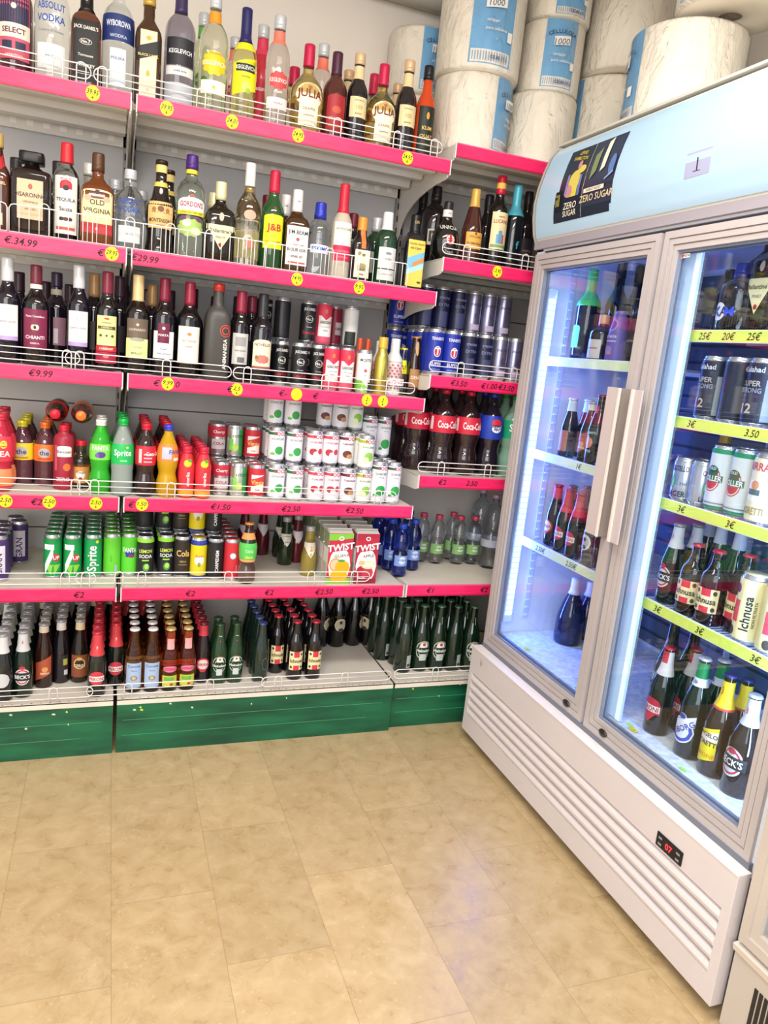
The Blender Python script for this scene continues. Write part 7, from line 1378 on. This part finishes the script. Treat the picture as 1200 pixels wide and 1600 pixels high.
desp|0.177|0.249|0.1946|0.225|0.0290|0|amber beer bottle with pink and yellow label, left column, fourth from front|0|3
twist_g|0.746|0.249|0.5850|0.200|0.0450|0|guava juice carton with orange fruit picture, fourth from front|2|10
c_tenn|1.098|0.250|1.3560|0.158|0.0310|-5|blue lager can with red emblem, second column, fourth from front, lower layer|1|5
c_dark|1.167|0.250|1.3560|0.158|0.0310|-3|dark navy can, third column, fourth from front, lower layer of corner shelf|1|5
c_dark|1.230|0.250|1.3560|0.158|0.0310|4|dark navy can, fourth column, fourth from front, lower layer of corner shelf|1|5
corona|0.118|0.252|0.1946|0.225|0.0290|1|amber beer bottle with pale blue label, right column, fourth from front|0|3
desp|0.237|0.252|0.1946|0.225|0.0290|-5|amber beer bottle with pink and yellow label, right column, fourth from front|0|3
coke|0.071|0.252|0.8836|0.235|0.0330|5|red-labelled cola bottle, fourth from front, between clear lemon soda and orange soda|0|21
c_vimto|0.436|0.254|0.8836|0.115|0.0285|0|red fruit soda can with white panel, fourth from front, bottom layer|1|20
corona|0.059|0.256|0.1946|0.225|0.0290|3|amber beer bottle with pale blue label, left column, fourth from front|0|3
c_red|0.371|0.260|0.5850|0.148|0.0275|-4|red can with pale diamond, fourth from front|1|23
c_purple|-0.372|0.263|0.5850|0.150|0.0280|0|white and purple soda can, left edge, fourth from front|1|23
c_green|0.375|0.266|0.8836|0.115|0.0285|2|silver and green soda can, fourth from front, bottom layer|1|20
sprite|-0.002|0.266|0.8836|0.245|0.0340|-4|clear lemon soda bottle with green label, fourth from front|0|21
c_black|0.316|0.269|0.5850|0.148|0.0275|-2|black can with vertical white lettering, fourth from front|1|23
becks|-0.289|0.271|0.1946|0.225|0.0300|-2|dark green beer bottle with red oval label and silver foil, fourth from front|0|3
c_yellow|0.260|0.277|0.5850|0.148|0.0275|0|yellow can with blue rims and white oval, fourth from front|1|23
c_cherry|0.318|0.278|0.8836|0.115|0.0285|5|red and silver cherry cola can, fourth from front, bottom layer|1|20
b_blue|0.500|0.280|0.1946|0.225|0.0290|1|dark green beer bottle with blue cap, fourth from front|0|3
juicepink|-0.361|0.280|0.8836|0.235|0.0340|-5|pink and orange tea bottle, fourth from front, at the left edge of fourth shelf|0|21
ichnusa|0.701|0.289|0.1946|0.225|0.0300|-1|dark beer bottle with red cap, cream label, right column, fourth from front|0|3
ichnusa|0.633|0.293|0.1946|0.225|0.0300|-5|dark beer bottle with red cap, cream label, middle column, fourth from front|0|3
c_7up|-0.144|0.293|0.5850|0.148|0.0275|-2|green lemon-lime can with big white seven, right column, fourth from front|1|23
c_cola|0.206|0.294|0.5850|0.148|0.0275|1|black can with golden script, fourth from front|1|23
b_red|0.292|0.294|0.1946|0.225|0.0280|4|dark beer bottle with red round label and red foil, fourth from front|0|3
c_7up|-0.204|0.295|0.5850|0.148|0.0275|2|green lemon-lime can with big white seven, left column, fourth from front|1|23
c_lemons|0.084|0.295|0.5850|0.148|0.0275|2|black lemon soda can with lime picture, left column, fourth from front|1|23
c_sprite|-0.082|0.299|0.5850|0.148|0.0275|-2|green can with vertical white lettering, fourth from front|1|23
c_lemons|0.152|0.310|0.5850|0.148|0.0275|4|black lemon soda can with lime picture, right column, fourth from front|1|23
peroni|0.001|0.311|0.1946|0.225|0.0290|-1|beer bottle with red neck and red label, right red column, fourth from front|0|3
heinek66|1.359|0.312|0.1946|0.270|0.0345|3|large green beer bottle by the cooler, fourth from front|0|13
c_lime|-0.022|0.312|0.5850|0.148|0.0275|3|plain light green can, fourth from front|1|23
c_fanta|0.034|0.320|0.5850|0.148|0.0275|-3|light green grape soda can with white lettering, fourth from front|1|23
hein_back|1.289|0.320|0.1946|0.270|0.0345|4|large green beer bottle showing back label, fourth corner column, fourth from front|0|13
b_orange|-0.228|0.323|0.1946|0.225|0.0290|3|brown beer bottle with slanted orange label, fourth from front|0|3
coke|0.138|0.328|0.8836|0.235|0.0330|0|cola bottle fourth from front in the line behind the orange soda|0|21
heinek66|1.219|0.328|0.1946|0.270|0.0345|2|large green beer bottle with oval star label, third corner column, fourth from front|0|13
heinek66|1.149|0.335|0.1946|0.270|0.0345|2|large green beer bottle, second corner column, fourth from front|0|13
ichnusa|0.573|0.348|0.1946|0.225|0.0290|-4|dark beer bottle with red cap, cream label, left column, fourth from front|0|3
b_back|-0.176|0.352|0.1946|0.225|0.0290|4|dark beer bottle showing its back label, fourth from front|0|3
ceres|-0.116|0.357|0.1946|0.225|0.0300|-2|brown beer bottle with cream arched label, fourth from front|0|3
hein_back|1.083|0.359|0.1946|0.270|0.0345|0|large green beer bottle showing back label, leftmost corner column, fourth from front|0|13
tea_o|-0.235|0.383|0.8836|0.205|0.0330|5|dark iced tea bottle with orange cap and orange label, fourth from front|0|21
tea_y|-0.303|0.398|0.8836|0.205|0.0340|2|dark iced tea bottle with yellow cap and yellow label, fourth from front|0|21
amita|0.250|0.258|0.8836|0.170|0.0260|5|slim red juice bottle with yellow fruit, right line, fifth from front|0|21
amita|0.198|0.266|0.8836|0.170|0.0260|1|slim red juice bottle with yellow fruit, left line, fifth from front|0|21
peroni|-0.057|0.297|0.1946|0.225|0.0290|-1|beer bottle with red neck and red label, left red column, fifth from front|0|3
becks_w|-0.344|0.308|0.1946|0.225|0.0300|-3|dark beer bottle with silver neck foil, left edge column, fifth from front|0|3
desp|0.178|0.310|0.1946|0.225|0.0290|0|amber beer bottle with pink and yellow label, left column, fifth from front|0|3
twist_a|0.847|0.311|0.5850|0.200|0.0430|4|apple juice carton with red apple picture, fifth from front|2|10
desp|0.237|0.313|0.1946|0.225|0.0290|-4|amber beer bottle with pink and yellow label, right column, fifth from front|0|3
corona|0.119|0.313|0.1946|0.225|0.0290|4|amber beer bottle with pale blue label, right column, fifth from front|0|3
twist_g|0.746|0.313|0.5850|0.200|0.0450|-1|guava juice carton with orange fruit picture, fifth from front|2|10
corona|0.060|0.316|0.1946|0.225|0.0290|5|amber beer bottle with pale blue label, left column, fifth from front|0|3
c_red|0.371|0.318|0.5850|0.148|0.0275|-2|red can with pale diamond, fifth from front|1|23
coke|0.071|0.321|0.8836|0.235|0.0330|0|red-labelled cola bottle, fifth from front, between clear lemon soda and orange soda|0|21
c_black|0.316|0.327|0.5850|0.148|0.0275|3|black can with vertical white lettering, fifth from front|1|23
becks|-0.288|0.332|0.1946|0.225|0.0300|-1|dark green beer bottle with red oval label and silver foil, fifth from front|0|3
c_yellow|0.260|0.335|0.5850|0.148|0.0275|-3|yellow can with blue rims and white oval, fifth from front|1|23
b_blue|0.500|0.341|0.1946|0.225|0.0290|-1|dark green beer bottle with blue cap, fifth from front|0|3
c_tenn|1.012|0.346|1.3560|0.158|0.0310|1|blue lager can with red emblem, left column, fifth from front, lower layer|1|5
c_7up|-0.144|0.351|0.5850|0.148|0.0275|0|green lemon-lime can with big white seven, right column, fifth from front|1|23
c_cola|0.206|0.352|0.5850|0.148|0.0275|4|black can with golden script, fifth from front|1|23
ichnusa|0.701|0.352|0.1946|0.225|0.0300|3|dark beer bottle with red cap, cream label, right column, fifth from front|0|3
c_7up|-0.204|0.353|0.5850|0.148|0.0275|-5|green lemon-lime can with big white seven, left column, fifth from front|1|23
b_red|0.292|0.353|0.1946|0.225|0.0280|-4|dark beer bottle with red round label and red foil, fifth from front|0|3
c_lemons|0.084|0.353|0.5850|0.148|0.0275|-4|black lemon soda can with lime picture, left column, fifth from front|1|23
ichnusa|0.633|0.356|0.1946|0.225|0.0300|-3|dark beer bottle with red cap, cream label, middle column, fifth from front|0|3
c_sprite|-0.082|0.357|0.5850|0.148|0.0275|-1|green can with vertical white lettering, fifth from front|1|23
c_lemons|0.152|0.368|0.5850|0.148|0.0275|0|black lemon soda can with lime picture, right column, fifth from front|1|23
c_lime|-0.022|0.370|0.5850|0.148|0.0275|-5|plain light green can, fifth from front|1|23
peroni|0.001|0.371|0.1946|0.225|0.0290|-3|beer bottle with red neck and red label, right red column, fifth from front|0|3
c_fanta|0.034|0.378|0.5850|0.148|0.0275|3|light green grape soda can with white lettering, fifth from front|1|23
b_orange|-0.246|0.380|0.1946|0.225|0.0290|-5|brown beer bottle with slanted orange label, fifth from front|0|3
heinek66|1.355|0.384|0.1946|0.270|0.0345|-2|large green beer bottle by the cooler, fifth from front|0|13
hein_back|1.285|0.392|0.1946|0.270|0.0345|5|large green beer bottle showing back label, fourth corner column, fifth from front|0|13
heinek66|1.216|0.401|0.1946|0.270|0.0345|-5|large green beer bottle with oval star label, third corner column, fifth from front|0|13
heinek66|1.146|0.409|0.1946|0.270|0.0345|0|large green beer bottle, second corner column, fifth from front|0|13
ichnusa|0.574|0.409|0.1946|0.225|0.0290|0|dark beer bottle with red cap, cream label, left column, fifth from front|0|3
b_back|-0.180|0.411|0.1946|0.225|0.0290|0|dark beer bottle showing its back label, fifth from front|0|3
ceres|-0.075|0.413|0.1946|0.225|0.0300|1|brown beer bottle with cream arched label, fifth from front|0|3
amita|0.250|0.313|0.8836|0.170|0.0260|2|slim red juice bottle with yellow fruit, right line, sixth from front|0|21
amita|0.198|0.321|0.8836|0.170|0.0260|4|slim red juice bottle with yellow fruit, left line, sixth from front|0|21
peroni|-0.056|0.356|0.1946|0.225|0.0290|-2|beer bottle with red neck and red label, left red column, sixth from front|0|3
becks_w|-0.361|0.367|0.1946|0.225|0.0300|2|dark beer bottle with silver neck foil, left edge column, sixth from front|0|3
desp|0.178|0.371|0.1946|0.225|0.0290|0|amber beer bottle with pink and yellow label, left column, sixth from front|0|3
corona|0.119|0.374|0.1946|0.225|0.0290|-5|amber beer bottle with pale blue label, right column, sixth from front|0|3
desp|0.238|0.374|0.1946|0.225|0.0290|-4|amber beer bottle with pink and yellow label, right column, sixth from front|0|3
twist_a|0.847|0.375|0.5850|0.200|0.0430|5|apple juice carton with red apple picture, sixth from front|2|10
corona|0.060|0.375|0.1946|0.225|0.0290|3|amber beer bottle with pale blue label, left column, sixth from front|0|3
c_red|0.367|0.377|0.5850|0.148|0.0275|3|red can with pale diamond, sixth from front|1|23
twist_g|0.748|0.377|0.5850|0.200|0.0450|5|guava juice carton with orange fruit picture, sixth from front|2|10
becks|-0.305|0.389|0.1946|0.225|0.0300|-3|dark green beer bottle with red oval label and silver foil, sixth from front|0|3
c_7up|-0.144|0.409|0.5850|0.148|0.0275|1|green lemon-lime can with big white seven, right column, sixth from front|1|23
c_7up|-0.204|0.411|0.5850|0.148|0.0275|-5|green lemon-lime can with big white seven, left column, sixth from front|1|23
b_red|0.292|0.412|0.1946|0.225|0.0280|0|dark beer bottle with red round label and red foil, sixth from front|0|3
c_sprite|-0.082|0.415|0.5850|0.148|0.0275|1|green can with vertical white lettering, sixth from front|1|23
ichnusa|0.701|0.415|0.1946|0.225|0.0300|1|dark beer bottle with red cap, cream label, right column, sixth from front|0|3
ichnusa|0.633|0.419|0.1946|0.225|0.0300|-1|dark beer bottle with red cap, cream label, middle column, sixth from front|0|3
c_lime|-0.022|0.428|0.5850|0.148|0.0275|0|plain light green can, sixth from front|1|23
ceres|-0.018|0.432|0.1946|0.225|0.0300|0|brown beer bottle with cream arched label, sixth from front|0|3
b_back|-0.130|0.433|0.1946|0.225|0.0290|-5|dark beer bottle showing its back label, sixth from front|0|3
peroni|0.101|0.433|0.1946|0.225|0.0290|0|beer bottle with red neck and red label, right red column, sixth from front|0|3
c_fanta|0.037|0.434|0.5850|0.148|0.0275|-3|light green grape soda can with white lettering, sixth from front|1|23
becks_w|-0.408|0.413|0.1946|0.225|0.0300|4|dark beer bottle with silver neck foil, left edge column, seventh from front|0|3
peroni|0.042|0.432|0.1946|0.225|0.0290|4|beer bottle with red neck and red label, left red column, seventh from front|0|3
becks|-0.350|0.432|0.1946|0.225|0.0300|-5|dark green beer bottle with red oval label and silver foil, seventh from front|0|3
'''
for ln in ITEMS.strip().splitlines():
    a = ln.split('|')
    place(a[0], *map(float, a[1:7]), a[7], CATS[int(a[8])], GROUPS[int(a[9])])

# LYING: two soda bottles laid on top of the tea bottles, caps towards the aisle
place('coke', -.201, .32, 1.124, .235, .033, 0, 'cola bottle lying on its side above the tea bottles, red cap facing out', 'bottle', '')
o = [q for q in bpy.data.objects if q.get('label', '').startswith('cola bottle lying')][0]; o.rotation_euler = (R_(90), 0, 0)
place('tea_o', -.126, .32, 1.124, .235, .033, 0, 'brown tea bottle lying on its side above the juice bottles, left of the white-capped soda', 'bottle', '')
o = [q for q in bpy.data.objects if q.get('label', '').startswith('brown tea bottle lying')][0]; o.rotation_euler = (R_(90), 0, 0)
